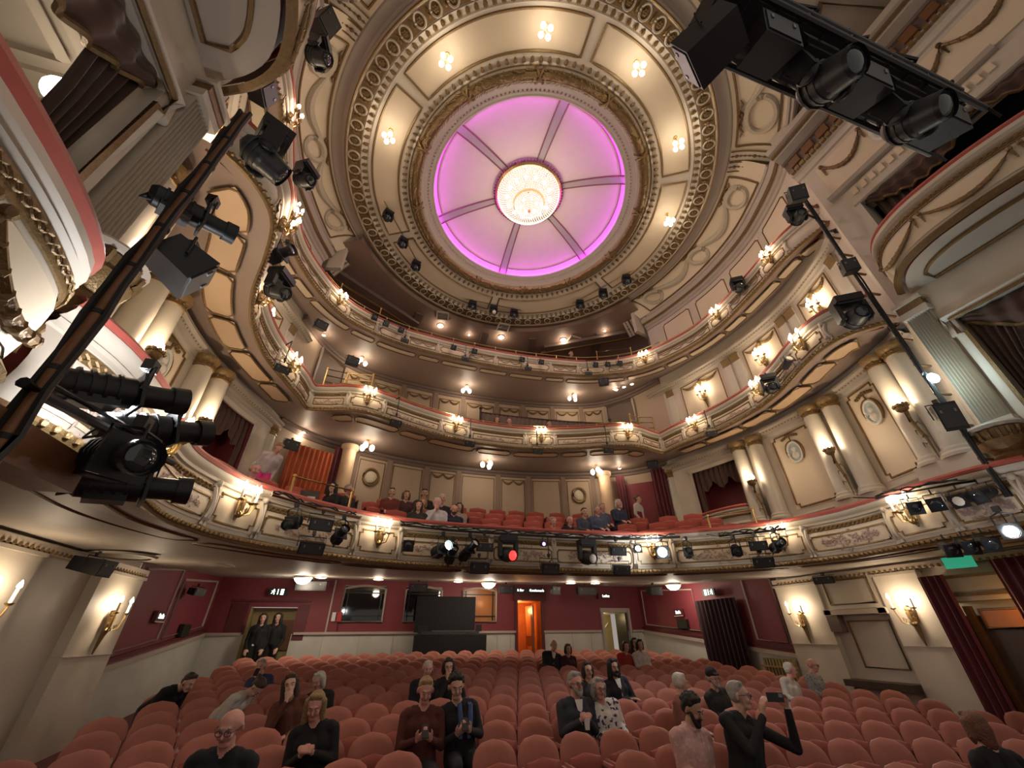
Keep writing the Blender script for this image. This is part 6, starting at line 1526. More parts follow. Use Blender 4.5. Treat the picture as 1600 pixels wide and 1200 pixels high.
profile_spot('Spotlight with a big iridescent blue lens at the left edge', (-4.30, 2.50, 2.66), aim((-4.3, 2.5, 2.66), CAM)[0] - 25, -8, 0.40, 'lens_glass', group=G2, r=0.085, up=0.2)
profile_spot('Lowest profile spotlight on the left pole arm, chrome barrel band', (-4.40, 3.00, 2.64), 62, 6, 0.52, group=G2, r=0.075, up=0.2)
tb = tag(MB().box((0, 0, 0), (0.10, 0.75, 0.09)).build('timber_beam', 'wood', None, False, (-4.62, 1.90, 2.58)), 'Brown timber beam jutting in at the left edge below the pole', 'beam')
gl = thing('work_light', 'Dazzling white work light behind the left spotlights', 'stage light', (-4.72, 2.75, 3.10)); MB().sph((0, 0, 0), 0.045, 10, 7).build('bulb', 'lamp_white', gl); MB().box((-0.03, 0.0, 0.0), (0.02, 0.07, 0.07)).build('housing', 'black_metal', gl); point_light(gl, (0.10, 0.05, 0.0), 34, (0.95, 0.97, 1.0), 0.06)
# --- left side: lights hung on the tiers
G4 = 'lights on the left tiers'
moving_head('Large moving light hanging at the stage end of the middle balcony, upper left', (-4.83, 3.0, 6.75), 60, -20, 1.25, group=G4)
moving_head('Small moving light on the middle balcony rail at upper left', (-4.92, 4.15, 8.02), 120, -25, 0.85, group=G4)
moving_head('Moving light below the top-left loudspeaker', (-5.30, 3.55, 10.75), 100, -25, 1.15, group=G4)
flood_box('Tall black loudspeaker at the top left corner', (-5.42, 3.42, 11.7), 120, 0.34, 0.62, 0.34, -10, G4, 'loudspeaker', 'loudspeaker', 0.1)
flood_box('Small grey box loudspeaker below the upper left stage box', (-5.2, 2.95, 7.75), 90, 0.24, 0.30, 0.22, -15, G4, 'loudspeaker', 'loudspeaker', 0.06)
profile_spot('Profile spotlight on the left side of the middle balcony front', (-5.22, 5.20, 7.15), 120, 10, 0.46, group=G4, r=0.085)
moving_head('Moving light below that profile spotlight on the left of the middle balcony', (-5.2, 5.47, 6.95), 110, -25, 1.05, group=G4)
# --- right side: tall pole with rungs
pr = pole('Tall pole with wooden rungs on the wall by the right stage boxes', 5.05, 3.08, 3.35, 10.6, 0.026, mt='black_metal')
for k in range(12): MB().bar((0.0, 0.02, 0.55 + 0.55 * k), (0.32, -0.02, 0.55 + 0.55 * k), 0.035, 0.03).build('rung', 'wood', pr)
G5 = 'lights on the right pole'
flood_box('Black box light at the top of the right pole', (4.72, 3.02, 10.25), 215, 0.32, 0.36, 0.28, -20, G5, drop=0.05)
moving_head('Small open lamp just under the top box of the right pole', (4.25, 3.02, 9.35), 210, -10, 0.9, group=G5)
MB().tube([(4.25, 3.02, 9.42), (5.15, 3.08, 9.40)], 0.02, 6).build('lamp_arm', 'black_metal', pr_r)
flood_box('Small black loudspeaker halfway up the right pole', (4.86, 3.02, 7.92), 220, 0.24, 0.28, 0.22, -10, G5, 'loudspeaker', 'loudspeaker', 0.04)
moving_head('Large moving light at the stage end of the right middle balcony', (4.75, 3.32, 7.15), 215, -10, 1.3, group=G5)
led = thing('work_light', 'Dazzling cool white lamp low on the right pole', 'stage light', (5.05, 3.0, 5.22)); MB().sph((0, 0, 0), (0.10, 0.06, 0.08), 12, 8).build('lamp_face', 'lamp_cool', led); MB().tube([(0.1, 0.05, 0.02), (0.0, 0.06, 0.16), (-0.16, 0.04, 0.05)], 0.014, 6).build('bracket', 'grey_metal', led); point_light(led, (-0.12, -0.12, 0.0), 10, (0.7, 0.95, 1.0), 0.07)
flood_box('Dark loudspeaker below the cool lamp on the right pole', (4.72, 3.02, 4.72), 225, 0.26, 0.42, 0.26, -8, G5, 'loudspeaker', 'loudspeaker', 0.05)
moving_head('Moving light with lit yoke on the right of the middle balcony', (5.33, 5.73, 7.05), 220, -15, 0.95, group=G5)
par_can('Small lamp with pale lens above that moving light on the right', (5.05, 4.96, 7.02), 200, 20, 1.0, G5, 'medallion_white')
moving_head('Moving light on the right of the topmost balcony', (5.9, 5.83, 10.66), 215, -20, 0.95, group=G5)
light_bar('Lighting bar at the right end of the lowest balcony front', [V(4.9, 4.5, 3.72), V(4.85, 3.2, 3.60)], hooks=2)
for k, (y, z) in enumerate(((4.05, 3.48), (3.75, 3.46), (3.45, 3.44), (3.2, 3.44))):
    par_can('Black lamp on the far right balcony bar, %s from the left' % ordinal(k), (4.86, y, z + 0.12), 230 + 20 * k, -20, 0.95, G5, 'medallion_white' if k == 2 else 'lens_glass')
profile_spot('Spotlight with bright white lens at the right edge below the lowest balcony', (4.86, 3.18, 2.92), aim((4.86, 3.18, 2.92), CAM)[0], -10, 0.36, 'lamp_white', group=G5, r=0.07, glow=10)
for k in range(3): par_can('Dark lamp beside the green exit sign, %s from the left' % ordinal(k), (4.95, 3.95 - 0.22 * k, 2.98), 225, -25, 0.9, G5)
# --- black truss overhead
tr = thing('lighting_truss', 'Heavy black lighting truss crossing the top right corner', 'truss', (0, 0.55, 6.0))
for dy in (-0.22, 0.22):
    for dz in (0.0, 0.36): MB().cyl((-1.05, dy, dz), (1.9, dy, dz), 0.028, 0.028, 8).build('chord', 'black_metal', tr)
for i in range(13):
    x = -1.05 + i * 0.245
    MB().bar((x, -0.22, 0 if i % 2 else 0.36), (x + 0.245, -0.22, 0.36 if i % 2 else 0), 0.022).bar((x, 0.22, 0 if i % 2 else 0.36), (x + 0.245, 0.22, 0.36 if i % 2 else 0), 0.022).bar((x, -0.22, 0), (x, 0.22, 0), 0.022).build('lacing', 'black_metal', tr)
MB().box((0.45, 0.0, 0.30), (1.45, 0.20, 0.12)).build('cable_tray', 'black_metal', tr)
rnd = random.Random(9)
for c in range(5): MB().tube([(-1.0 + 0.2 * k, rnd.uniform(-0.28, 0.28), 0.38 + rnd.uniform(0, 0.06)) for k in range(15)], 0.02, 5).build('cable_loom', 'cable', tr)
G6 = 'lights on the black truss'
flood_box('Big black box light at the left end of the truss', (-1.02, 0.66, 6.02), 330, 0.34, 0.34, 0.40, -10, G6, drop=0.05)
for k, x in enumerate((-0.55, -0.05, 0.45, 0.95, 1.45)):
    (moving_head if k % 2 else lambda l, p, a, e, s, group: flood_box(l, p, a, 0.36, 0.26, 0.30, -15, group, drop=0.05))('Dark lamp slung under the truss, %s from its left end' % ordinal(k), (x, 0.55, 6.02), 180, -35, 1.15, group=G6)
# loudspeakers and boxes under the balconies
G7 = 'loudspeakers under the balconies'
for x, y, z, az, lab in ((-5.72, 10.3, 9.85, 150, 'under the topmost balcony beside the left pilasters'), (3.95, 10.6, 9.75, 215, 'under the topmost balcony over the right gangway'), (-5.60, 10.7, 6.15, 150, 'beside the left column pair above the standing woman'), (5.55, 10.9, 6.85, 215, 'beside the right curtained doorway under the middle balcony'), (-4.6, 10.3, 8.75, 160, 'by the left cusp of the middle balcony')):
    flood_box('Dark loudspeaker ' + lab, (x, y, z), az, 0.36, 0.26, 0.26, -15, G7, 'loudspeaker', 'loudspeaker', 0.02)
for k, (x, y, z, w) in enumerate(((-4.9, 15.3, 3.36, 0.9), (-1.55, 15.4, 3.38, 0.62), (1.55, 15.2, 3.36, 0.55), (3.45, 15.2, 3.36, 0.30), (4.6, 15.0, 3.34, 0.75), (6.3, 13.2, 3.24, 0.5))):
    flood_box('Black loudspeaker box hanging over the rear stalls, %s from the left' % ordinal(k), (x, y, z), 180, w, 0.26, 0.3, -8, 'loudspeakers over the rear stalls', 'loudspeaker', 'loudspeaker', 0.06)
flood_box('Dark loudspeaker on the wall above the left red panels', (-7.5, 13.8, 2.98), 110, 0.4, 0.18, 0.24, -10, G7, 'loudspeaker', 'loudspeaker', 0.05)
flood_box('Green-tinged loudspeaker at the far left below the soffit', (-7.3, 8.5, 2.95), 100, 0.3, 0.24, 0.5, -10, G7, 'loudspeaker', 'loudspeaker', 0.03)
flood_box('Dark loudspeaker between the right stalls pilasters', (7.42, 7.85, 2.98), 250, 0.42, 0.16, 0.20, -5, G7, 'loudspeaker', 'loudspeaker', 0.03)
vt = thing('soffit_vent', 'Round plaster vent on the pale soffit at lower left', 'vent', (-7.15, 8.95, 3.03)); MB().rev([(0.0, -0.01), (0.36, -0.012)], (0, 0, 0), 28, flip=True).build('vent_mesh', 'olive_paint', vt); MB().rev([(0.36, 0.0), (0.38, -0.035), (0.44, -0.03), (0.47, 0.0)], (0, 0, 0), 28, flip=True).build('vent_rim', 'plaster', vt)
# exit signs and small notices
def sign(label, loc, rotz, w, h, face, items, mt_face):
    t = thing('exit_sign', label, 'sign', loc, rotz); MB().box((0, 0.02, 0), (w, 0.025, h)).build('sign_box', face, t)
    for kind, x in items:
        m = MB()
        if kind == 'man': m.sph((x + 0.02, -0.012, h * 0.55), (0.022, 0.006, 0.022), 7, 5); m.tube([(x + 0.01, -0.01, h * 0.35), (x - 0.01, -0.01, -h * 0.05)], 0.02, 5); m.tube([(x - 0.01, -0.01, -h * 0.05), (x + 0.04, -0.01, -h * 0.3), (x + 0.03, -0.01, -h * 0.7)], 0.013, 5); m.tube([(x - 0.01, -0.01, -h * 0.05), (x - 0.05, -0.01, -h * 0.5)], 0.013, 5); m.tube([(x + 0.01, -0.01, h * 0.3), (x + 0.055, -0.01, h * 0.1)], 0.011, 5); m.tube([(x, -0.01, h * 0.3), (x - 0.05, -0.01, h * 0.2)], 0.011, 5)
        elif kind == 'bar': m.box((x, -0.01, 0), (0.012, 0.006, h * 0.72))
        elif kind == 'door': m.box((x, -0.01, 0), (0.045, 0.006, h * 0.75))
        m.build('symbol_' + kind, mt_face, t)
sign('Lit exit sign with running man over the left exit door', (-6.0, 16.25, 3.05), 0, 0.27, 0.11, 'sign_black', (('man', -0.14), ('bar', 0.0), ('door', 0.13)), 'sign_white')
sign('Lit exit sign with running man over the right exit curtain', (7.55, 12.0, 2.93), -PI / 2, 0.27, 0.11, 'sign_black', (('door', -0.13), ('bar', 0.0), ('man', 0.14)), 'sign_white')
sg = thing('exit_sign', 'Green exit sign under the lowest balcony at the right edge', 'sign', (7.0, 4.95, 2.86), -PI / 2 + 0.3); MB().box((0, 0.02, 0), (0.20, 0.03, 0.09)).build('sign_box', 'sign_green', sg); MB().bar((0, 0.02, 0.08), (0, 0.02, 0.22), 0.02).build('sign_hanger', 'black_metal', sg)
for x, z, rz, lab in ((-7.74, 2.24, PI / 2, 'left'), (7.74, 2.43, -PI / 2, 'right')):
    y = 12.82 if x < 0 else 13.96
    sg = thing('wall_sign', 'Small lit sign reading Stalls on the %s dark red wall panel' % lab, 'sign', (x, y, z), rz)
    MB().box((0, 0.0, 0), (0.24, 0.04, 0.11)).build('sign_box', 'dark_red', sg); text_mesh('sign_lettering', 'Stalls', 0.14, 'sign_white', sg, (0, -0.045, 0), (PI / 2, 0, 0))
    MB().bar((-0.24, -0.045, -0.11), (0.24, -0.045, -0.11), 0.02).build('sign_ledge', 'paper', sg)
    pl = tag(MB().box((0, 0, 0), (0.05, 0.26, 0.14)).build('wall_plaque', 'sign_black', None, True, (x * 0.998, 14.64 if x < 0 else 13.85, 1.97 if x < 0 else 2.07)), 'Dark plaque below the lit sign on the %s red wall' % lab, 'plaque')
fa = thing('fire_point', 'Red fire alarm box with white notice on the red rear wall', 'alarm', (-4.02, 16.44, 2.35)); MB().box((0.06, 0, 0.0), (0.075, 0.03, 0.14)).build('alarm_box', 'fire_red', fa); MB().box((-0.12, 0.01, 0.0), (0.06, 0.012, 0.13)).build('alarm_notice', 'paper', fa); MB().tube([(0.06, 0, -0.14), (0.06, 0.0, -0.45)], 0.012, 5).build('alarm_conduit', 'black_metal', fa)
# sound desk draped in black at the back
sd = thing('sound_desk', 'Black sound desk with upright screen behind the last rows of stalls', 'desk', (-0.25, 16.08, 0.5))
MB().box((0.05, 0, 0.65), (1.22, 0.28, 0.65)).build('desk_drape', 'black_cloth', sd); MB().box((-0.15, 0.10, 1.93), (1.06, 0.05, 0.55)).build('desk_screen', 'black_cloth', sd)
MB().box((0.0, -0.08, 1.36), (1.0, 0.20, 0.05)).build('mixing_console', 'dark_grey', sd)
MB().bar((-0.65, -0.28, 1.42), (0.85, -0.28, 1.42), 0.02).build('console_edge', 'grey_metal', sd)
for k in range(6): MB().sph((-0.5 + 0.25 * k, -0.29, 1.36), 0.014, 6, 4).build('console_knob', 'grey_metal', sd)
MB().box((-0.95, -0.25, 1.46), (0.16, 0.02, 0.12)).build('side_monitor', 'black_metal', sd); MB().box((1.0, -0.2, 1.5), (0.10, 0.02, 0.10)).build('side_monitor', 'black_metal', sd)
# radiator below the right red panel, marble bench rails
rd = thing('radiator', 'Old ribbed radiator below the dark red panel on the right', 'radiator', (7.62, 10.1, 0.62))
for k in range(10): MB().box((0, -0.45 + 0.1 * k, 0.30), (0.05, 0.03, 0.30)).build('radiator_fin', 'olive_paint', rd)
MB().bar((-0.08, -0.6, 0.42), (-0.08, 0.6, 0.42), 0.04).build('radiator_rail', 'brass', rd)
# curtained doorways of the dress circle
curtain('doorway_curtain', 'Orange curtain glowing in the left doorway of the dress circle', [(-4.72, 11.95), (-5.75, 11.35)], 6.35, 4.1, 'curtain_orange', 9, 0.04)
curtain('doorway_curtain', 'Dark maroon curtain beside the round column left of the dress circle', [(-4.45, 12.15), (-4.70, 11.95)], 6.6, 4.1, 'curtain_red', 3, 0.05)
curtain('doorway_curtain', 'Maroon curtain on the left of the right dress circle doorway', [(5.0, 11.9), (4.75, 12.05)], 6.6, 4.1, 'curtain_red', 3, 0.05)
curtain('doorway_curtain', 'Purple-red curtain on the right of the right dress circle doorway', [(6.02, 10.95), (5.72, 11.3)], 6.7, 4.1, 'curtain_red', 4, 0.05)
m = MB(); m.grid([[(5.0, 12.05, 4.1), (5.0, 12.05, 6.3)], [(5.8, 11.35, 4.1), (5.8, 11.35, 6.3)]]); dr = m.build('door_4', 'red_wall'); tag(dr, None, None, None, 'structure')
for s in (-1, 1):
    m = MB(); m.rev([(0.21, 4.0), (0.20, 6.55), (0.26, 6.62), (0.26, 6.72)], (s * 4.32, 12.12, 0), 18); m.build('column', 'peach', dcw)
MB().cyl((0, 0, 0), (0, 0, 0.34), 0.06, 0.06, 10).sph((0, 0, 0.34), 0.06, 8, 5).build('extinguisher', 'fire_red', None, True, (5.95, 10.35, 4.35)); tag(bpy.data.objects['extinguisher'], 'Red fire extinguisher by the right dress circle doorway', 'extinguisher')
fb = thing('notice_stand', 'Dark framed white notice behind the left brass aisle rail', 'notice', (-4.35, 8.0, 3.82)); MB().box((0, 0, 0.14), (0.16, 0.02, 0.15)).build('notice_frame', 'wood_dark', fb); MB().box((0.04, -0.022, 0.10), (0.07, 0.004, 0.08)).build('notice_paper', 'paper', fb)
# ------------------------------------------------------------------ people
def rotx(a): return Matrix.Rotation(a, 3, 'X')
def limb(segs, pts, rads, lab):
    for i in range(len(pts) - 1): segs.append((Vector(pts[i]), Vector(pts[i + 1]), rads[i], rads[i + 1], lab))
def hand(segs, wrist, fwd, palm, side, curl=0.5, s=1.0, fr=0.0105):
    """palm and five fingers; fwd: finger direction, palm: palm normal (side the fingers curl to), side: thumb side vector"""
    w = Vector(wrist); f = Vector(fwd).normalized(); n = Vector(palm); n = (n - f * n.dot(f)).normalized(); sd = f.cross(n).normalized()
    if sd.dot(Vector(side)) < 0: sd = -sd
    for k in (-1, 0, 1): segs.append((w + f * 0.015 * s, w + f * 0.085 * s + sd * 0.022 * k * s, 0.022 * s, 0.017 * s, 'skin'))
    for k, L in enumerate((0.072, 0.080, 0.074, 0.058)):
        b = w + f * 0.092 * s + sd * (0.031 - 0.0205 * k) * s; c = curl * (0.9 + 0.08 * k)
        d1 = (f * math.cos(c) + n * math.sin(c)); d2 = (f * math.cos(2.1 * c) + n * math.sin(2.1 * c)); m1 = b + d1 * L * 0.55 * s; m2 = m1 + d2 * L * 0.50 * s
        segs.append((b, m1, fr * s, fr * 0.95 * s, 'skin')); segs.append((m1, m2, fr * 0.95 * s, fr * 0.8 * s, 'skin'))
    tb = w + f * 0.025 * s + sd * 0.028 * s; t1 = tb + (sd * 0.7 + f * 0.7).normalized() * 0.042 * s + n * 0.01 * s; t2 = t1 + (f * 0.85 + sd * 0.2 + n * 0.45 * min(1, curl * 1.5)).normalized() * 0.036 * s
    segs.append((tb, t1, 0.0145 * s, 0.012 * s, 'skin')); segs.append((t1, t2, 0.012 * s, 0.0095 * s, 'skin'))
def person_segs(pose, lean, tilt, hturn, hnod, short_sleeve=False, skirt=False, htilt=0.0, build=1.0):
    """returns segments and the head frame; local frame: seat/feet at origin, facing -y, right hand at -x"""
    S = []; stand = pose in ('stand', 'bend'); hz = 0.93 if stand else 0.50
    R = Matrix.Rotation(tilt, 3, 'Y') @ rotx(lean)          # upper body about the pelvis; lean > 0 bends forward (-y)
    H = Vector((0, 0.0 if stand else 0.02, hz))
    U = lambda x, y, z: H + R @ Vector((x, y, z))
    b = build
    limb(S, [U(-0.085, 0, 0.02), U(-0.07, 0, 0.20), U(-0.085, 0, 0.36), U(-0.07, 0.01, 0.46)], [0.115 * b, 0.105 * b, 0.115 * b, 0.085 * b], 'top')
    limb(S, [U(0.085, 0, 0.02), U(0.07, 0, 0.20), U(0.085, 0, 0.36), U(0.07, 0.01, 0.46)], [0.115 * b, 0.105 * b, 0.115 * b, 0.085 * b], 'top')
    limb(S, [U(-0.165 * b, 0.01, 0.468), U(0.165 * b, 0.01, 0.468)], [0.066, 0.066], 'top'); limb(S, [U(-0.10, 0.015, 0.49), U(0.10, 0.015, 0.49)], [0.060, 0.060], 'top')
    limb(S, [U(0, -0.035, 0.10), U(0, -0.04, 0.36)], [0.11 * b, 0.10 * b], 'top')
    limb(S, [U(0, 0.012, 0.49), U(0, -0.002, 0.59)], [0.062, 0.056], 'skin')
    HR = R @ Matrix.Rotation(htilt, 3, 'Y') @ Matrix.Rotation(hturn, 3, 'Z') @ rotx(hnod); HC = U(0, -0.022, 0.678)
    Q = lambda x, y, z: HC + HR @ Vector((x, y, z))
    S.append((Q(0, 0.016, 0.028), Q(0, 0.0, 0.036), 0.086, 0.083, 'skin')); S.append((Q(0, -0.022, 0.0), Q(0, -0.032, -0.058), 0.068, 0.050, 'skin'))
    S.append((Q(-0.018, -0.055, -0.085), Q(0.018, -0.055, -0.085), 0.026, 0.026, 'skin'))
    S.append((Q(0, -0.088, 0.012), Q(0, -0.112, -0.022), 0.008, 0.0135, 'skin'))
    S.append((Q(-0.03, -0.083, 0.028), Q(0.03, -0.083, 0.028), 0.012, 0.012, 'skin'))
    for s in (-1, 1): S.append((Q(s * 0.086, 0.012, 0.012), Q(s * 0.089, 0.018, -0.022), 0.016, 0.012, 'skin')); S.append((Q(s * 0.04, -0.068, -0.028), Q(s * 0.04, -0.066, -0.035), 0.022, 0.02, 'skin'))
    arm = {}
    for s, nm in ((-1, 'r'), (1, 'l')):
        sh = U(s * 0.195 * b, 0.015, 0.45)
        if pose == 'photo':
            el = U(0.50, -0.20, 0.35) if s > 0 else U(-0.17, -0.20, 0.25); wr = U(0.37, -0.27, 0.66) if s > 0 else U(0.02, -0.24, 0.55)
        elif pose == 'phone': el = U(s * 0.225, -0.07, 0.20); wr = U(s * 0.075, -0.27, 0.30)
        elif pose == 'clasp': el = U(s * 0.225, -0.05, 0.20); wr = U(s * 0.06, -0.22, 0.34)
        elif pose == 'crossed': el = U(s * 0.26, -0.08, 0.19); wr = U(-s * 0.10, -0.20, 0.24)
        elif pose == 'chin': el = U(s * 0.22, -0.17, 0.22) if s < 0 else U(0.25, -0.05, 0.18); wr = Q(-0.03, -0.12, -0.16) if s < 0 else U(0.02, -0.22, 0.16)
        elif pose == 'bend': el = U(s * 0.24, -0.12, 0.24); wr = U(s * 0.16, -0.34, 0.20)
        elif pose == 'stand': el = U(s * 0.25, 0.02, 0.17); wr = U(s * 0.20, -0.12, -0.02)
        else: el = U(s * 0.19, -0.03, 0.225); wr = H + Vector((s * 0.10, -0.27, 0.16))
        limb(S, [sh, el], [0.062, 0.050], 'top')
        if short_sleeve: mid = el.lerp(wr, 0.05)
        else: mid = el.lerp(wr, 0.94)
        limb(S, [el, mid], [0.049, 0.036 if not short_sleeve else 0.042], 'top'); limb(S, [mid, wr], [0.036, 0.027], 'skin')
        d = (wr - el).normalized()
        if pose == 'photo': hand(S, wr, Vector((-0.30 if s > 0 else 0.15, -0.15, 0.95)), Vector((-1 if s > 0 else 1, -0.3, 0.1)), Vector((-0.3 if s > 0 else 0.3, 1, 0.1)), 0.38)
        elif pose in ('phone', 'clasp'): hand(S, wr, (d + Vector((-s * 0.35, -0.2, 0.35))), R @ Vector((-s * 0.6, 0, 0.8)) if pose == 'phone' else R @ Vector((-s, 0, -0.1)), Vector((0, 0.2, 1)), 0.55)
        elif pose == 'chin' and s < 0: hand(S, wr, HR @ Vector((0.1, 0.15, 1)), HR @ Vector((0.2, 1, 0)), HR @ Vector((1, 0, 0)), 0.5)
        else: hand(S, wr, d + Vector((0, -0.3, -0.1)), Vector((-s * 0.2, 0.1, -1)), Vector((-s, 0, 0)), 0.35)
        arm[nm] = (wr, d)
    for s in (-1, 1):
        hp = H + Vector((s * 0.095, 0, 0))
        if stand:
            if skirt: limb(S, [hp + Vector((0, 0, -0.02)), hp + Vector((-s * 0.02, 0, 0.20))], [0.135, 0.130], 'low'); limb(S, [hp + Vector((0, 0, 0.05)), H + Vector((s * 0.13, 0, -0.40))], [0.13, 0.13], 'low'); limb(S, [H + Vector((s * 0.09, 0, -0.40)), H + Vector((s * 0.09, 0.02, -0.84))], [0.055, 0.042], 'skin')
            else: limb(S, [hp, H + Vector((s * 0.10, -0.01, -0.43)), H + Vector((s * 0.10, 0.02, -0.85))], [0.105, 0.078, 0.052], 'low')
            limb(S, [H + Vector((s * 0.10, 0.03, -0.885)), H + Vector((s * 0.11, -0.14, -0.90))], [0.042, 0.034], 'shoe')
        else:
            kn = H + Vector((s * 0.12, -0.35, 0.03)); an = H + Vector((s * 0.12, -0.31, -0.40))
            limb(S, [hp, kn, an], [0.105, 0.075, 0.05], 'low'); limb(S, [an + Vector((0, 0.02, -0.04)), an + Vector((0, -0.15, -0.055))], [0.04, 0.034], 'shoe')
    return S, HC, HR, arm
def hair_segs(style, HC, HR):
    Q = lambda x, y, z: HC + HR @ Vector((x, y, z)); S = []
    if style == 'bald': return S
    S.append((Q(0, 0.030, 0.052), Q(0, 0.018, 0.056), 0.090, 0.087, 'h'))
    if style in ('short', 'curly'):
        S.append((Q(-0.03, 0.04, 0.01), Q(0.03, 0.04, 0.01), 0.066, 0.066, 'h'))
        S.append((Q(-0.045, -0.028, 0.108), Q(0.045, -0.028, 0.108), 0.026, 0.026, 'h'))
        if style == 'curly':
            for k in range(34):
                zz = 1 - 1.15 * (k + 0.5) / 34; rr = math.sqrt(max(0, 1 - zz * zz)); a = k * 2.39996; x, y = rr * math.cos(a), rr * math.sin(a)
                if y < -0.45 and zz < 0.62: continue
                S.append((Q(0.088 * x, 0.022 + 0.092 * y, 0.05 + 0.092 * zz), Q(0.090 * x, 0.022 + 0.094 * y, 0.052 + 0.094 * zz), 0.024, 0.022, 'h'))
    if style in ('bob', 'long', 'wavy'):
        dn = {'bob': -0.10, 'long': -0.27, 'wavy': -0.19}[style]; r = 0.040 if style != 'wavy' else 0.05
        S.append((Q(0, 0.05, 0.0), Q(0, 0.06, dn), 0.085, 0.06, 'h'))
        for s in (-1, 1): S.append((Q(s * 0.075, -0.005, 0.05), Q(s * 0.088, 0.005, dn * 0.6), r, r * 0.9, 'h')); S.append((Q(s * 0.088, 0.005, dn * 0.6), Q(s * 0.085, 0.0, dn), r * 0.9, r * 0.5, 'h'))
        S.append((Q(-0.045, -0.038, 0.112), Q(0.045, -0.038, 0.112), 0.024, 0.024, 'h'))
    if style == 'bun': S.append((Q(0, 0.115, 0.05), Q(0, 0.125, 0.06), 0.042, 0.04, 'h')); S.append((Q(-0.04, -0.03, 0.108), Q(0.04, -0.03, 0.108), 0.024, 0.024, 'h')); S.append((Q(-0.02, 0.05, 0.0), Q(0.02, 0.05, 0.0), 0.06, 0.06, 'h'))
    return S
def segs_mesh(S, sc):
    mb = MB()
    for a, b, ra, rb, _ in S:
        a = a * sc; b = b * sc; d = b - a; L = d.length
        if L < 1e-5: mb.sph(a, ra * sc, 10, 6); continue
        x, y, z = frame_of(d); rings = []
        for t in (-0.97, -0.7, -0.35, 0.0): rings.append((a + z * ra * sc * t, ra * sc * math.sqrt(max(0, 1 - t * t)) ))
        for t in (0.0, 0.35, 0.7, 0.97): rings.append((b + z * rb * sc * t, rb * sc * math.sqrt(max(0, 1 - t * t))))
        n = 12; vs = []; fs = []
        for c, r in rings:
            for i in range(n): th = 2 * PI * i / n; vs.append(c + x * r * math.cos(th) + y * r * math.sin(th))
        for j in range(len(rings) - 1):
            for i in range(n): fs.append((j * n + i, j * n + (i + 1) % n, (j + 1) * n + (i + 1) % n, (j + 1) * n + i))
        fs += [tuple(range(n - 1, -1, -1)), tuple(range((len(rings) - 1) * n, len(rings) * n))]
        mb.add(vs, fs)
    me = bpy.data.meshes.new('tmp'); me.from_pydata([tuple(v) for v in mb.v], [], mb.f); me.update()
    return me
def label_faces(me, S, sc, labs):
    n = len(me.polygons); c = np.empty(n * 3); me.polygons.foreach_get('center', c); c = c.reshape(-1, 3)
    best = np.full(n, 1e9); idx = np.zeros(n, int)
    for a, b, ra, rb, lab in S:
        a = np.array(a) * sc; b = np.array(b) * sc; d = b - a; L2 = max(1e-12, d @ d)
        t = np.clip(((c - a) @ d) / L2, 0, 1); q = np.linalg.norm(c - (a + t[:, None] * d), axis=1) - (ra + (rb - ra) * t) * sc
        m = q < best; best[m] = q[m]; idx[m] = labs.index(lab)
    me.polygons.foreach_set('material_index', idx.astype(np.int32)); me.polygons.foreach_set('use_smooth', [True] * n); me.update()
def cloth(name, col, pattern=None):
    if name in MATS: return MATS[name]
    m = mat(name, col, 0.85, var=0.18, scale=14, bump=0.25, bscale=18)
    if pattern is not None:
        nt = m.node_tree; b = nt.nodes['Principled BSDF']; tc = nt.nodes.new('ShaderNodeTexCoord'); w = nt.nodes.new('ShaderNodeTexNoise'); w.inputs['Scale'].default_value = pattern[1]
        mx = nt.nodes.new('ShaderNodeMix'); mx.data_type = 'RGBA'; mx.inputs[6].default_value = (*col, 1); mx.inputs[7].default_value = (*pattern[0], 1)
        cr = nt.nodes.new('ShaderNodeMath'); cr.operation = 'GREATER_THAN'; cr.inputs[1].default_value = 0.57
        nt.links.new(tc.outputs['Object'], w.inputs['Vector']); nt.links.new(w.outputs[0], cr.inputs[0]); nt.links.new(cr.outputs[0], mx.inputs[0]); nt.links.new(mx.outputs[2], b.inputs['Base Color'])
    return m
SKIN = {'fair': (0.56, 0.33, 0.25), 'pink': (0.60, 0.30, 0.25), 'tan': (0.42, 0.24, 0.16), 'dark': (0.20, 0.11, 0.075)}
for k, c in SKIN.items(): mat('skin_' + k, c, 0.5, var=0.08, scale=20)
HAIR = {'black': (0.012, 0.009, 0.008), 'brown': (0.045, 0.025, 0.015), 'grey': (0.30, 0.28, 0.26), 'white': (0.55, 0.52, 0.47), 'blond': (0.30, 0.19, 0.09), 'auburn': (0.13, 0.05, 0.025)}
for k, c in HAIR.items(): mat('hair_' + k, c, 0.6, var=0.3, scale=40, bump=0.6, bscale=60)
mat('eye_white', (0.45, 0.42, 0.40), 0.4); mat('eye_dark', (0.02, 0.015, 0.012), 0.2); mat('lips', (0.30, 0.10, 0.09), 0.5)
PEOPLE = []
def P_(label, head, headh, face, pose, hair, hcol, top, skin='fair', low=(0.03, 0.03, 0.04), lean=0.05, tilt=0.0, turn=0.0, nod=0.0, vox=0.015, extras=(), seat=None, short=False, skirt=False, pat=None, htilt=0.0, build=1.0, group='audience in the stalls'):
    """head: world position of the head centre; headh: its height above the floor or seat base; face: azimuth offset in degrees, 0 = towards the stage, + = towards +x"""
    PEOPLE.append(dict(label=label, head=Vector(head), headh=headh, face=math.radians(face), pose=pose, hair=hair, hcol=hcol, top=top, skin=skin, low=low, lean=lean, tilt=tilt, turn=turn, nod=nod, vox=vox, extras=extras, seat=seat, short=short, skirt=skirt, pat=pat, htilt=htilt, build=build, group=group))
    if seat: OCC.append(seat)
R_ = math.radians
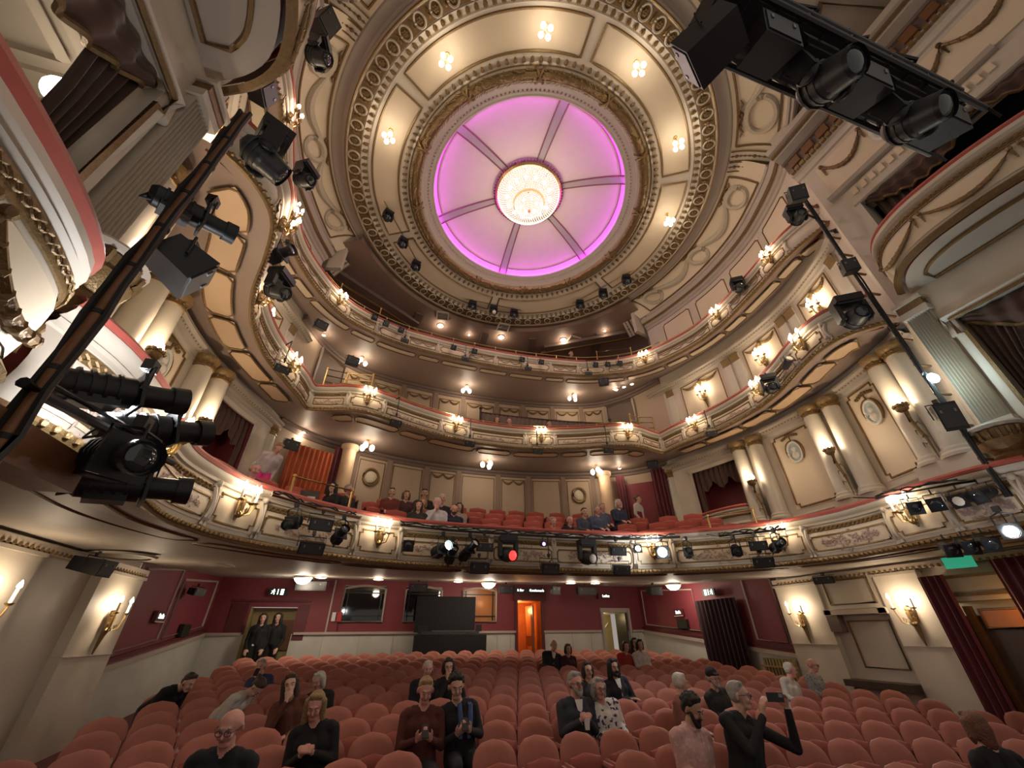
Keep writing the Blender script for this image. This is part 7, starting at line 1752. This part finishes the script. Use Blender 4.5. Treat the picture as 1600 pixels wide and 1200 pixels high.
# -- stalls
P_('Bearded man in a pink shirt looking down in the front rows', (0.62, 4.74, 1.12), 1.25, 12, 'sit', 'curly', 'black', (0.60, 0.34, 0.31), 'tan', lean=0.10, turn=R_(14), nod=R_(16), vox=0.010, extras=('beard_black', 'shirt_collar'), seat=(0.53, 4.93), build=1.15, pat=((0.66, 0.44, 0.42), 26))
P_('Man in black with glasses holding up a phone in the front rows', (1.235, 4.66, 1.218), 1.34, 10, 'photo', 'short', 'grey', (0.010, 0.010, 0.012), 'fair', lean=0.0, turn=R_(32), nod=R_(-4), vox=0.010, extras=('glasses', 'phone_photo'), seat=(1.07, 4.90), build=1.12)
P_('Grey-haired bearded man in a dark suit holding a paper cup', (0.0, 6.40, 1.23), 1.27, 0, 'clasp', 'short', 'grey', (0.035, 0.038, 0.055), 'pink', lean=0.04, turn=R_(14), vox=0.012, extras=('glasses', 'beard_grey', 'cup', 'collar'), seat=(0.0, 6.58), build=1.08)
P_('Grey-haired woman in a white flowered blouse leaning her head', (0.35, 6.40, 1.16), 1.20, -4, 'sit', 'bob', 'grey', (0.70, 0.66, 0.62), 'pink', lean=0.03, htilt=R_(12), turn=R_(8), vox=0.012, extras=('glasses',), seat=(0.53, 6.57), pat=((0.06, 0.05, 0.12), 16))
P_('Woman with a dark bob and glasses behind the couple', (0.99, 8.02, 1.26), 1.21, 0, 'sit', 'bob', 'brown', (0.030, 0.028, 0.030), 'fair', extras=('glasses',), seat=(1.07, 8.19))
P_('Man with long dark curls and folded arms in a dark jacket', (1.50, 7.98, 1.29), 1.24, 4, 'crossed', 'wavy', 'black', (0.012, 0.012, 0.018), 'tan', extras=('beard_black', 'collar'), seat=(1.60, 8.15), build=1.05)
P_('White-haired person mostly hidden behind the pink-shirted man', (1.70, 6.34, 1.18), 1.23, 40, 'sit', 'short', 'white', (0.25, 0.10, 0.08), 'fair', turn=R_(40), seat=(1.60, 6.50))
P_('Bearded man in a black cap and dark jacket', (2.83, 6.98, 1.16), 1.17, 4, 'sit', 'short', 'grey', (0.022, 0.022, 0.022), 'fair', extras=('cap', 'glasses', 'beard_grey'), seat=(2.93, 7.14))
P_('White-haired woman in a pale cardigan by the right pilaster', (5.01, 7.39, 1.19), 1.17, 10, 'sit', 'short', 'white', (0.55, 0.50, 0.46), 'pink', turn=R_(35), seat=(4.75, 7.55))
P_('Balding man in a grey checked shirt by the right pilaster', (6.12, 7.84, 1.22), 1.18, 10, 'sit', 'bald', 'grey', (0.28, 0.27, 0.27), 'pink', extras=('glasses',), turn=R_(15), seat=(6.03, 8.00), pat=((0.14, 0.14, 0.15), 30))
P_('Man in a dark suit and tie in the rear stalls before the lit doorway', (2.01, 12.08, 1.55), 1.28, 0, 'sit', 'bald', 'grey', (0.015, 0.015, 0.02), 'fair', extras=('collar',), seat=(1.87, 12.24), build=1.08)
P_('Small dark-haired person next to the suited man in the rear stalls', (2.40, 12.02, 1.45), 1.17, 0, 'sit', 'bob', 'brown', (0.05, 0.015, 0.02), 'fair', seat=(2.40, 12.18))
P_('Person in a red jumper in the rear stalls near the olive doorway', (4.07, 11.78, 1.49), 1.22, 0, 'sit', 'bob', 'brown', (0.33, 0.03, 0.025), 'fair', seat=(3.99, 11.94))
P_('Dark-haired person behind the red jumper in the rear stalls', (4.77, 12.46, 1.56), 1.26, 0, 'sit', 'wavy', 'black', (0.03, 0.02, 0.02), 'fair', seat=(4.78, 12.62))
P_('Dark-haired person in a white top in the rear stalls', (4.46, 11.68, 1.53), 1.27, 0, 'sit', 'bob', 'black', (0.60, 0.57, 0.55), 'fair', seat=(4.51, 11.84))
P_('Older woman with short pale hair and a navy top', (-1.80, 8.78, 1.30), 1.21, 0, 'sit', 'short', 'white', (0.014, 0.014, 0.022), 'pink', seat=(-1.87, 8.94))
P_('Woman with a dark fringe holding a hand to her mouth', (-1.42, 8.83, 1.33), 1.23, 0, 'chin', 'bob', 'brown', (0.015, 0.013, 0.015), 'fair', nod=R_(8), seat=(-1.34, 8.99))
P_('Woman in a rust-red top reading on her lap', (-2.12, 6.27, 1.24), 1.28, 0, 'phone', 'bun', 'blond', (0.085, 0.018, 0.014), 'pink', nod=R_(16), vox=0.012, seat=(-2.13, 6.43), extras=('phone_lap',))
P_('Dark-haired woman in a black cardigan and blue scarf using a phone', (-1.72, 6.34, 1.26), 1.30, 0, 'phone', 'curly', 'black', (0.010, 0.010, 0.013), 'fair', nod=R_(12), vox=0.012, extras=('phone_lap', 'scarf'), seat=(-1.60, 6.50))
P_('Woman with pale bobbed hair in black looking down', (-3.57, 8.55, 1.21), 1.13, -4, 'sit', 'bob', 'white', (0.010, 0.010, 0.011), 'pink', turn=R_(-30), nod=R_(14), seat=(-3.46, 8.71))
P_('Long-haired woman in a rust jacket with a hand at her face', (-3.87, 7.65, 1.24), 1.21, -6, 'chin', 'long', 'brown', (0.10, 0.030, 0.016), 'fair', turn=R_(10), htilt=R_(-6), seat=(-3.72, 7.81))
P_('Woman with long fair hair in black clasping her hands', (-3.36, 6.05, 1.17), 1.22, -8, 'clasp', 'long', 'blond', (0.010, 0.010, 0.012), 'pink', lean=0.14, tilt=R_(6), nod=R_(14), turn=R_(4), vox=0.011, seat=(-3.19, 6.25))
P_('Bald man in navy with blue-rimmed glasses looking down at lower left', (-3.94, 5.02, 1.17), 1.29, -10, 'clasp', 'bald', 'grey', (0.010, 0.011, 0.016), 'pink', lean=0.12, nod=R_(10), vox=0.010, extras=('glasses',), seat=(-3.96, 5.22), build=1.1)
P_('Grey-haired person in blue holding a dark phone before the ushers', (-4.89, 10.75, 1.31), 1.15, -8, 'chin', 'short', 'grey', (0.045, 0.055, 0.13), 'pink', extras=('phone_face',), seat=(-4.77, 10.94))
P_('Brown-haired person very close at the bottom right corner', (3.10, 3.60, 1.00), 1.20, 165, 'sit', 'bob', 'auburn', (0.010, 0.010, 0.012), 'fair', vox=0.012)
P_('Usher in black bending over the seats by the left wall', (-5.60, 9.20, 1.20), 1.20, 60, 'bend', 'short', 'brown', (0.006, 0.006, 0.007), 'fair', lean=R_(56), nod=R_(-30), vox=0.012, group='ushers')
P_('Person in a cream shirt and dark apron bending over a row', (-4.42, 8.35, 1.17), 1.17, 62, 'bend', 'bun', 'brown', (0.55, 0.50, 0.43), 'fair', lean=R_(52), nod=R_(8), vox=0.011, group='ushers')
P_('Usher in long black with a badge standing at the left exit', (-6.14, 15.9, 2.28), 1.80, 4, 'stand', 'long', 'black', (0.006, 0.006, 0.007), 'fair', low=(0.006, 0.006, 0.007), extras=('badge',), group='ushers', skirt=True)
P_('Second usher in black standing close behind at the left exit', (-5.74, 16.02, 2.30), 1.81, -6, 'stand', 'wavy', 'black', (0.006, 0.006, 0.007), 'fair', low=(0.006, 0.006, 0.007), group='ushers')
# -- dress circle
g = 'audience in the dress circle'
P_('Grey-haired man in blue at the left end of the dress circle', (-5.20, 7.45, 4.24), 1.15, 40, 'sit', 'short', 'grey', (0.05, 0.06, 0.10), 'pink', nod=R_(18), group=g)
P_('Dark-haired person in black behind the left brass rail', (-4.18, 9.39, 4.60), 1.12, -40, 'sit', 'wavy', 'black', (0.012, 0.012, 0.014), 'fair', turn=R_(30), group=g)
P_('Grey-haired man in a dark jacket leaning back behind the left brass rail', (-3.85, 9.55, 4.63), 1.13, 50, 'sit', 'short', 'grey', (0.018, 0.020, 0.022), 'pink', tilt=R_(-10), group=g)
P_('Lone dark-haired person at the back of the dress circle', (-2.9, 10.7, 4.98), 1.19, 0, 'sit', 'short', 'brown', (0.15, 0.03, 0.025), 'fair', group=g)
P_('Person in maroon at the back of the dress circle, left of a pair', (-2.52, 10.8, 4.96), 1.19, 10, 'sit', 'bob', 'auburn', (0.06, 0.02, 0.02), 'fair', group=g)
P_('Person in black at the back of the dress circle, right of a pair', (-2.04, 10.85, 5.06), 1.25, 0, 'sit', 'short', 'black', (0.010, 0.010, 0.012), 'tan', group=g)
P_('Woman with dark hair and dark top leaning at the dress circle rail', (-2.28, 9.12, 4.27), 1.08, 0, 'sit', 'long', 'brown', (0.035, 0.030, 0.028), 'fair', group=g)
P_('Fair-haired person in the second row behind the dark-topped woman', (-2.13, 10.0, 4.58), 1.12, 0, 'sit', 'bob', 'blond', (0.20, 0.08, 0.07), 'pink', group=g)
P_('White-bearded man in a white shirt at the dress circle rail', (-1.86, 9.22, 4.38), 1.19, -8, 'chin', 'short', 'white', (0.62, 0.60, 0.62), 'pink', extras=('beard_grey',), group=g)
P_('Grey-haired person in black right behind the white shirt', (-1.66, 10.05, 4.72), 1.24, 0, 'sit', 'short', 'white', (0.015, 0.013, 0.014), 'pink', group=g)
P_('Bald bearded man in navy bowing at the dress circle rail', (-1.46, 9.22, 4.27), 1.08, 6, 'sit', 'bald', 'brown', (0.018, 0.020, 0.045), 'pink', nod=R_(20), extras=('beard_brown',), group=g, build=1.1)
P_('Dark-haired person half hidden behind the bowing man in navy', (-1.20, 10.08, 4.56), 1.08, 0, 'sit', 'wavy', 'brown', (0.35, 0.28, 0.24), 'fair', group=g)
P_('Grey curly-haired person at the dress circle rail, right of centre', (1.02, 9.25, 4.14), 1.02, 0, 'sit', 'curly', 'grey', (0.30, 0.08, 0.06), 'pink', group=g)
P_('Bald man in black with a camera at the dress circle rail', (1.46, 9.22, 4.20), 1.05, 0, 'phone', 'bald', 'grey', (0.012, 0.012, 0.014), 'pink', extras=('phone_lap',), group=g)
P_('Brown-haired woman in a dark gilet in the second dress circle row', (2.29, 10.0, 4.65), 1.17, 0, 'sit', 'bun', 'brown', (0.06, 0.07, 0.10), 'fair', group=g)
P_('Grey-haired man in blue in the second dress circle row', (2.66, 9.92, 4.71), 1.21, 0, 'sit', 'short', 'grey', (0.07, 0.09, 0.16), 'pink', group=g, build=1.1)
P_('Grey-haired person behind the man in blue in the dress circle', (3.22, 10.6, 5.0), 1.20, 0, 'sit', 'short', 'grey', (0.08, 0.10, 0.15), 'pink', group=g)
P_('White-haired woman in navy at the right end of the dress circle', (3.72, 10.5, 5.12), 1.25, 0, 'sit', 'bob', 'white', (0.03, 0.04, 0.08), 'pink', group=g)
P_('Woman in a white top and bright pink skirt standing at the left columns', (-5.62, 9.88, 5.58), 1.55, 40, 'stand', 'short', 'blond', (0.55, 0.47, 0.48), 'pink', low=(0.75, 0.05, 0.26), lean=R_(36), nod=R_(10), skirt=True, group=g)
P_('Woman in a white top and maroon skirt standing in the right doorway', (5.05, 11.35, 5.60), 1.60, 30, 'stand', 'bun', 'brown', (0.58, 0.52, 0.52), 'fair', low=(0.20, 0.02, 0.04), skirt=True, group=g)
# -- upper tiers
g = 'audience on the upper tiers'
P_('Brown-haired head just over the middle balcony rail, left of a pair', (0.24, 11.9, 8.15), 1.20, 0, 'sit', 'bob', 'auburn', (0.10, 0.03, 0.03), 'fair', group=g)
P_('Fair head just over the middle balcony rail, right of a pair', (0.70, 11.9, 8.16), 1.20, 0, 'sit', 'bald', 'grey', (0.20, 0.06, 0.05), 'pink', group=g)
P_('Dark-haired head just over the middle balcony rail, on its own', (2.2, 11.85, 8.25), 1.20, 0, 'sit', 'short', 'black', (0.03, 0.02, 0.03), 'fair', group=g)
P_('Lone dark head behind the rail of the topmost balcony', (3.35, 11.75, 11.60), 1.25, 0, 'sit', 'short', 'brown', (0.05, 0.03, 0.03), 'fair', group=g)

def build_people():
    tmp = bpy.data.scenes.new('people_workshop'); jobs = []
    def job(S, sc, vox, name):
        me = segs_mesh(S, sc); o = bpy.data.objects.new(name, me); tmp.collection.objects.link(o)
        md = o.modifiers.new('r', 'REMESH'); md.mode = 'VOXEL'; md.voxel_size = vox
        ms = o.modifiers.new('s', 'SMOOTH'); ms.factor = 0.5; ms.iterations = 2 if vox < 0.0125 else 1
        return o
    for q in PEOPLE:
        if q['seat']:          # sit square in the seat and lean the trunk to bring the head where it is
            d = Matrix.Rotation(-q['face'], 3, 'Z') @ Vector((q['head'].x - q['seat'][0], q['head'].y - q['seat'][1] + 0.15, 0))
            q['tilt'] += max(-0.30, min(0.30, math.atan2(d.x, 0.72)))
            q['htilt'] -= 0.6 * max(-0.30, min(0.30, math.atan2(d.x, 0.72)))
        S, HC, HR, arm = person_segs(q['pose'], q['lean'], q['tilt'], q['turn'], q['nod'], q['short'], q['skirt'], q['htilt'], q['build'])
        # fingers are thinner than the voxel on the far figures: keep them apart but present
        sc = q['headh'] / 1.178 if q['pose'] not in ('stand', 'bend') else (q['headh'] / 1.58 if q['pose'] == 'stand' else 1.0)
        sc = min(1.13 if q['pose'] == 'stand' else 1.08, max(0.90, sc))
        q.update(S=S, HC=HC, HR=HR, arm=arm, sc=sc); q['body'] = job(S, sc, q['vox'], 'body')
        hs = hair_segs(q['hair'], HC, HR); q['hs'] = hs; q['hairo'] = job(hs, sc, max(0.011, q['vox'] * 0.9), 'hair') if hs else None
        bs = []
        Q = lambda x, y, z: HC + HR @ Vector((x, y, z))
        for e in q['extras']:
            if e.startswith('beard'): bs = [(Q(-0.045, -0.052, -0.06), Q(0.0, -0.078, -0.095), 0.026, 0.034, 'h'), (Q(0.045, -0.052, -0.06), Q(0.0, -0.078, -0.095), 0.026, 0.034, 'h'), (Q(-0.028, -0.096, -0.042), Q(0.028, -0.096, -0.042), 0.010, 0.010, 'h'), (Q(-0.075, -0.02, -0.01), Q(-0.045, -0.052, -0.06), 0.014, 0.024, 'h'), (Q(0.075, -0.02, -0.01), Q(0.045, -0.052, -0.06), 0.014, 0.024, 'h')]
        q['beardo'] = job(bs, sc, 0.010, 'beard') if bs else None
        cs = []
        if 'cap' in q['extras']: cs = [(Q(0, 0.02, 0.075), Q(0, 0.01, 0.085), 0.098, 0.095, 'h'), (Q(-0.04, -0.09, 0.075), Q(0.04, -0.09, 0.075), 0.018, 0.018, 'h'), (Q(-0.03, -0.12, 0.07), Q(0.03, -0.12, 0.07), 0.014, 0.014, 'h')]
        q['capo'] = job(cs, sc, 0.011, 'cap') if cs else None
    vl = tmp.view_layers[0]; vl.update(); dg = vl.depsgraph
    for i, q in enumerate(PEOPLE):
        labs = ['skin', 'top', 'low', 'shoe']; sc = q['sc']
        me = bpy.data.meshes.new_from_object(q['body'].evaluated_get(dg)); me.name = 'person'
        me.materials.clear()
        for mm in ('skin_' + q['skin'], cloth('cloth_%d' % i, q['top'], q['pat']), cloth('trouser_%d' % i, q['low']), 'black_cloth'): me.materials.append(MATS[mm] if isinstance(mm, str) else mm)
        label_faces(me, q['S'], sc, labs)
        o = bpy.data.objects.new('person', me); C.objects.link(o); tag(o, q['label'], 'person', q['group'])
        Rz = Matrix.Rotation(q['face'], 3, 'Z'); hc = Rz @ (q['HC'] * sc)
        o.rotation_euler = (0, 0, q['face']); o.location = q['head'] - hc; q['base'] = Vector((o.location.x, o.location.y))
        def child(src, name, m):
            mh = bpy.data.meshes.new_from_object(src.evaluated_get(dg)); mh.name = name; mh.materials.clear(); mh.materials.append(MATS[m] if isinstance(m, str) else m); mh.polygons.foreach_set('use_smooth', [True] * len(mh.polygons)); return link(name, mh, o)
        if q['hairo']: child(q['hairo'], 'hair', 'hair_' + q['hcol'])
        if q['beardo']: child(q['beardo'], 'beard', 'hair_' + [e for e in q['extras'] if e.startswith('beard')][0].split('_')[1])
        if q['capo']: child(q['capo'], 'cap', 'black_cloth')
        HC, HR = q['HC'], q['HR']
        Q = lambda x, y, z: (HC + HR @ Vector((x, y, z))) * sc
        for s in (-1, 1):
            MB().sph(Q(s * 0.032, -0.084, 0.008), (0.011 * sc, 0.008 * sc, 0.005 * sc), 8, 5, HR).build('eye', 'eye_white', o); MB().sph(Q(s * 0.032, -0.0925, 0.008), 0.0055 * sc, 6, 4).build('pupil', 'eye_dark', o)
            MB().tube([Q(s * 0.016, -0.096, 0.030), Q(s * 0.034, -0.095, 0.036), Q(s * 0.052, -0.082, 0.029)], 0.005 * sc, 5).build('eyebrow', 'hair_' + (q['hcol'] if q['hcol'] != 'white' else 'grey'), o)
        MB().tube([Q(-0.024, -0.083, -0.055), Q(0, -0.092, -0.052), Q(0.024, -0.083, -0.055)], [0.003 * sc, 0.0065 * sc, 0.003 * sc], 6).build('mouth', 'lips', o)
        for e in q['extras']:
            if e.startswith('glasses'):
                m = MB(); gm = 'black_metal' if e == 'glasses' else 'lamp_violet'
                for s in (-1, 1):
                    m.tube([Q(s * 0.033 + 0.025 * math.cos(t), -0.106, 0.006 + 0.019 * math.sin(t)) for t in [k * PI / 6 for k in range(12)]], 0.003 * sc, 4, closed=True); m.tube([Q(s * 0.058, -0.105, 0.012), Q(s * 0.088, -0.06, 0.014), Q(s * 0.092, 0.01, 0.010)], 0.003 * sc, 4)
                m.tube([Q(-0.009, -0.108, 0.010), Q(0.009, -0.108, 0.010)], 0.003 * sc, 4); m.build('glasses', gm if gm == 'black_metal' else cloth('blue_rim', (0.03, 0.03, 0.30)), o)
            elif e == 'phone_photo':
                a, b = q['arm']['l'][0] * sc, q['arm']['r'][0] * sc; c = (a + b) / 2 + Vector((0.0, -0.045, 0.13)); ph = thing('phone', 'Black smartphone held up by the man in black', 'phone', o.location + Rz @ c, -0.65)
                MB().box((0, 0, 0), (0.082, 0.006, 0.042)).build('phone_body', 'black_metal', ph); MB().box((0.055, -0.007, 0.018), (0.018, 0.003, 0.016)).build('camera_bump', 'grey_metal', ph); MB().box((0, 0.0065, 0), (0.077, 0.001, 0.038)).build('phone_screen', 'glass_dark', ph)
            elif e in ('phone_lap', 'phone_face'):
                w = (q['arm']['r'][0] if e == 'phone_face' else (q['arm']['l'][0] + q['arm']['r'][0]) / 2) * sc + (Vector((0, -0.09, 0.09)) if e == 'phone_lap' else HR @ Vector((0.03, -0.05, 0.09)))
                ph = thing('phone', 'Dark phone held by the ' + ' '.join(q['label'].split()[:7]).lower(), 'phone', o.location + Rz @ w, q['face']); MB().box((0, 0, 0), (0.038, 0.006, 0.07), rotx(-0.7)).build('phone_body', 'black_metal', ph); MB().box((0, 0.006, 0.004), (0.034, 0.001, 0.064), rotx(-0.7)).build('phone_screen', 'glass_dark', ph)
            elif e == 'cup':
                c = (q['arm']['l'][0] + q['arm']['r'][0]) / 2 * sc + Vector((0, -0.07, -0.02)); cu = thing('paper_cup', 'White paper cup held by the bearded man in the dark suit', 'cup', o.location + Rz @ c); MB().cyl((0, 0, -0.06), (0, 0, 0.05), 0.030, 0.040, 14).build('cup_body', 'paper', cu); MB().rev([(0.040, 0.045), (0.043, 0.05), (0.040, 0.056)], (0, 0, 0), 14).build('cup_rim', 'white_paint', cu)
            elif e == 'collar':
                H = Vector((0, 0.02, 0.50)); Rr = Matrix.Rotation(q['tilt'], 3, 'Y') @ rotx(q['lean']); U = lambda x, y, z: (H + Rr @ Vector((x, y, z))) * sc
                MB().add([U(-0.055, -0.088, 0.53), U(0.055, -0.088, 0.53), U(0.0, -0.152, 0.28), U(0, -0.13, 0.45)], [(0, 3, 2), (3, 1, 2), (0, 1, 3)]).build('shirt_front', 'white_paint', o)
            elif e == 'shirt_collar':
                H = Vector((0, 0.02, 0.50)); Rr = Matrix.Rotation(q['tilt'], 3, 'Y') @ rotx(q['lean']); U = lambda x, y, z: (H + Rr @ Vector((x, y, z))) * sc
                MB().tube([U(0.078 * math.sin(t), 0.008 - 0.075 * math.cos(t), 0.535 + 0.012 * math.cos(t) * -1) for t in [0.25 + k * (2 * PI - 0.5) / 16 for k in range(17)]], 0.017 * sc, 6).build('collar', MATS['cloth_%d' % i], o)
                MB().tube([U(0, -0.10, 0.50), U(0, -0.142, 0.36), U(0, -0.15, 0.15)], 0.006 * sc, 5).build('placket', MATS['cloth_%d' % i], o)
            elif e == 'scarf':
                H = Vector((0, 0.02, 0.50)); Rr = rotx(q['lean']); U = lambda x, y, z: (H + Rr @ Vector((x, y, z))) * sc
                m = MB()
                for s in (-1, 1): m.tube([U(s * 0.05, 0.03, 0.55), U(s * 0.065, -0.07, 0.50), U(s * 0.055, -0.135, 0.38), U(s * 0.05, -0.15, 0.22)], [0.02, 0.03, 0.032, 0.028], 7)
                m.build('scarf', cloth('scarf_blue', (0.06, 0.10, 0.26)), o)
            elif e == 'badge':
                MB().box(Vector((-0.05, -0.13, 1.0)) * sc, (0.035, 0.006, 0.022)).build('badge', 'paper', o)
    for q in PEOPLE:
        for k in ('body', 'hairo', 'beardo', 'capo'):
            if q[k]: bpy.data.objects.remove(q[k])
    bpy.data.scenes.remove(tmp)
    for me in list(bpy.data.meshes):
        if me.users == 0 and me.name.startswith('tmp'): bpy.data.meshes.remove(me)
build_people()
build_seats()
circle_seats()
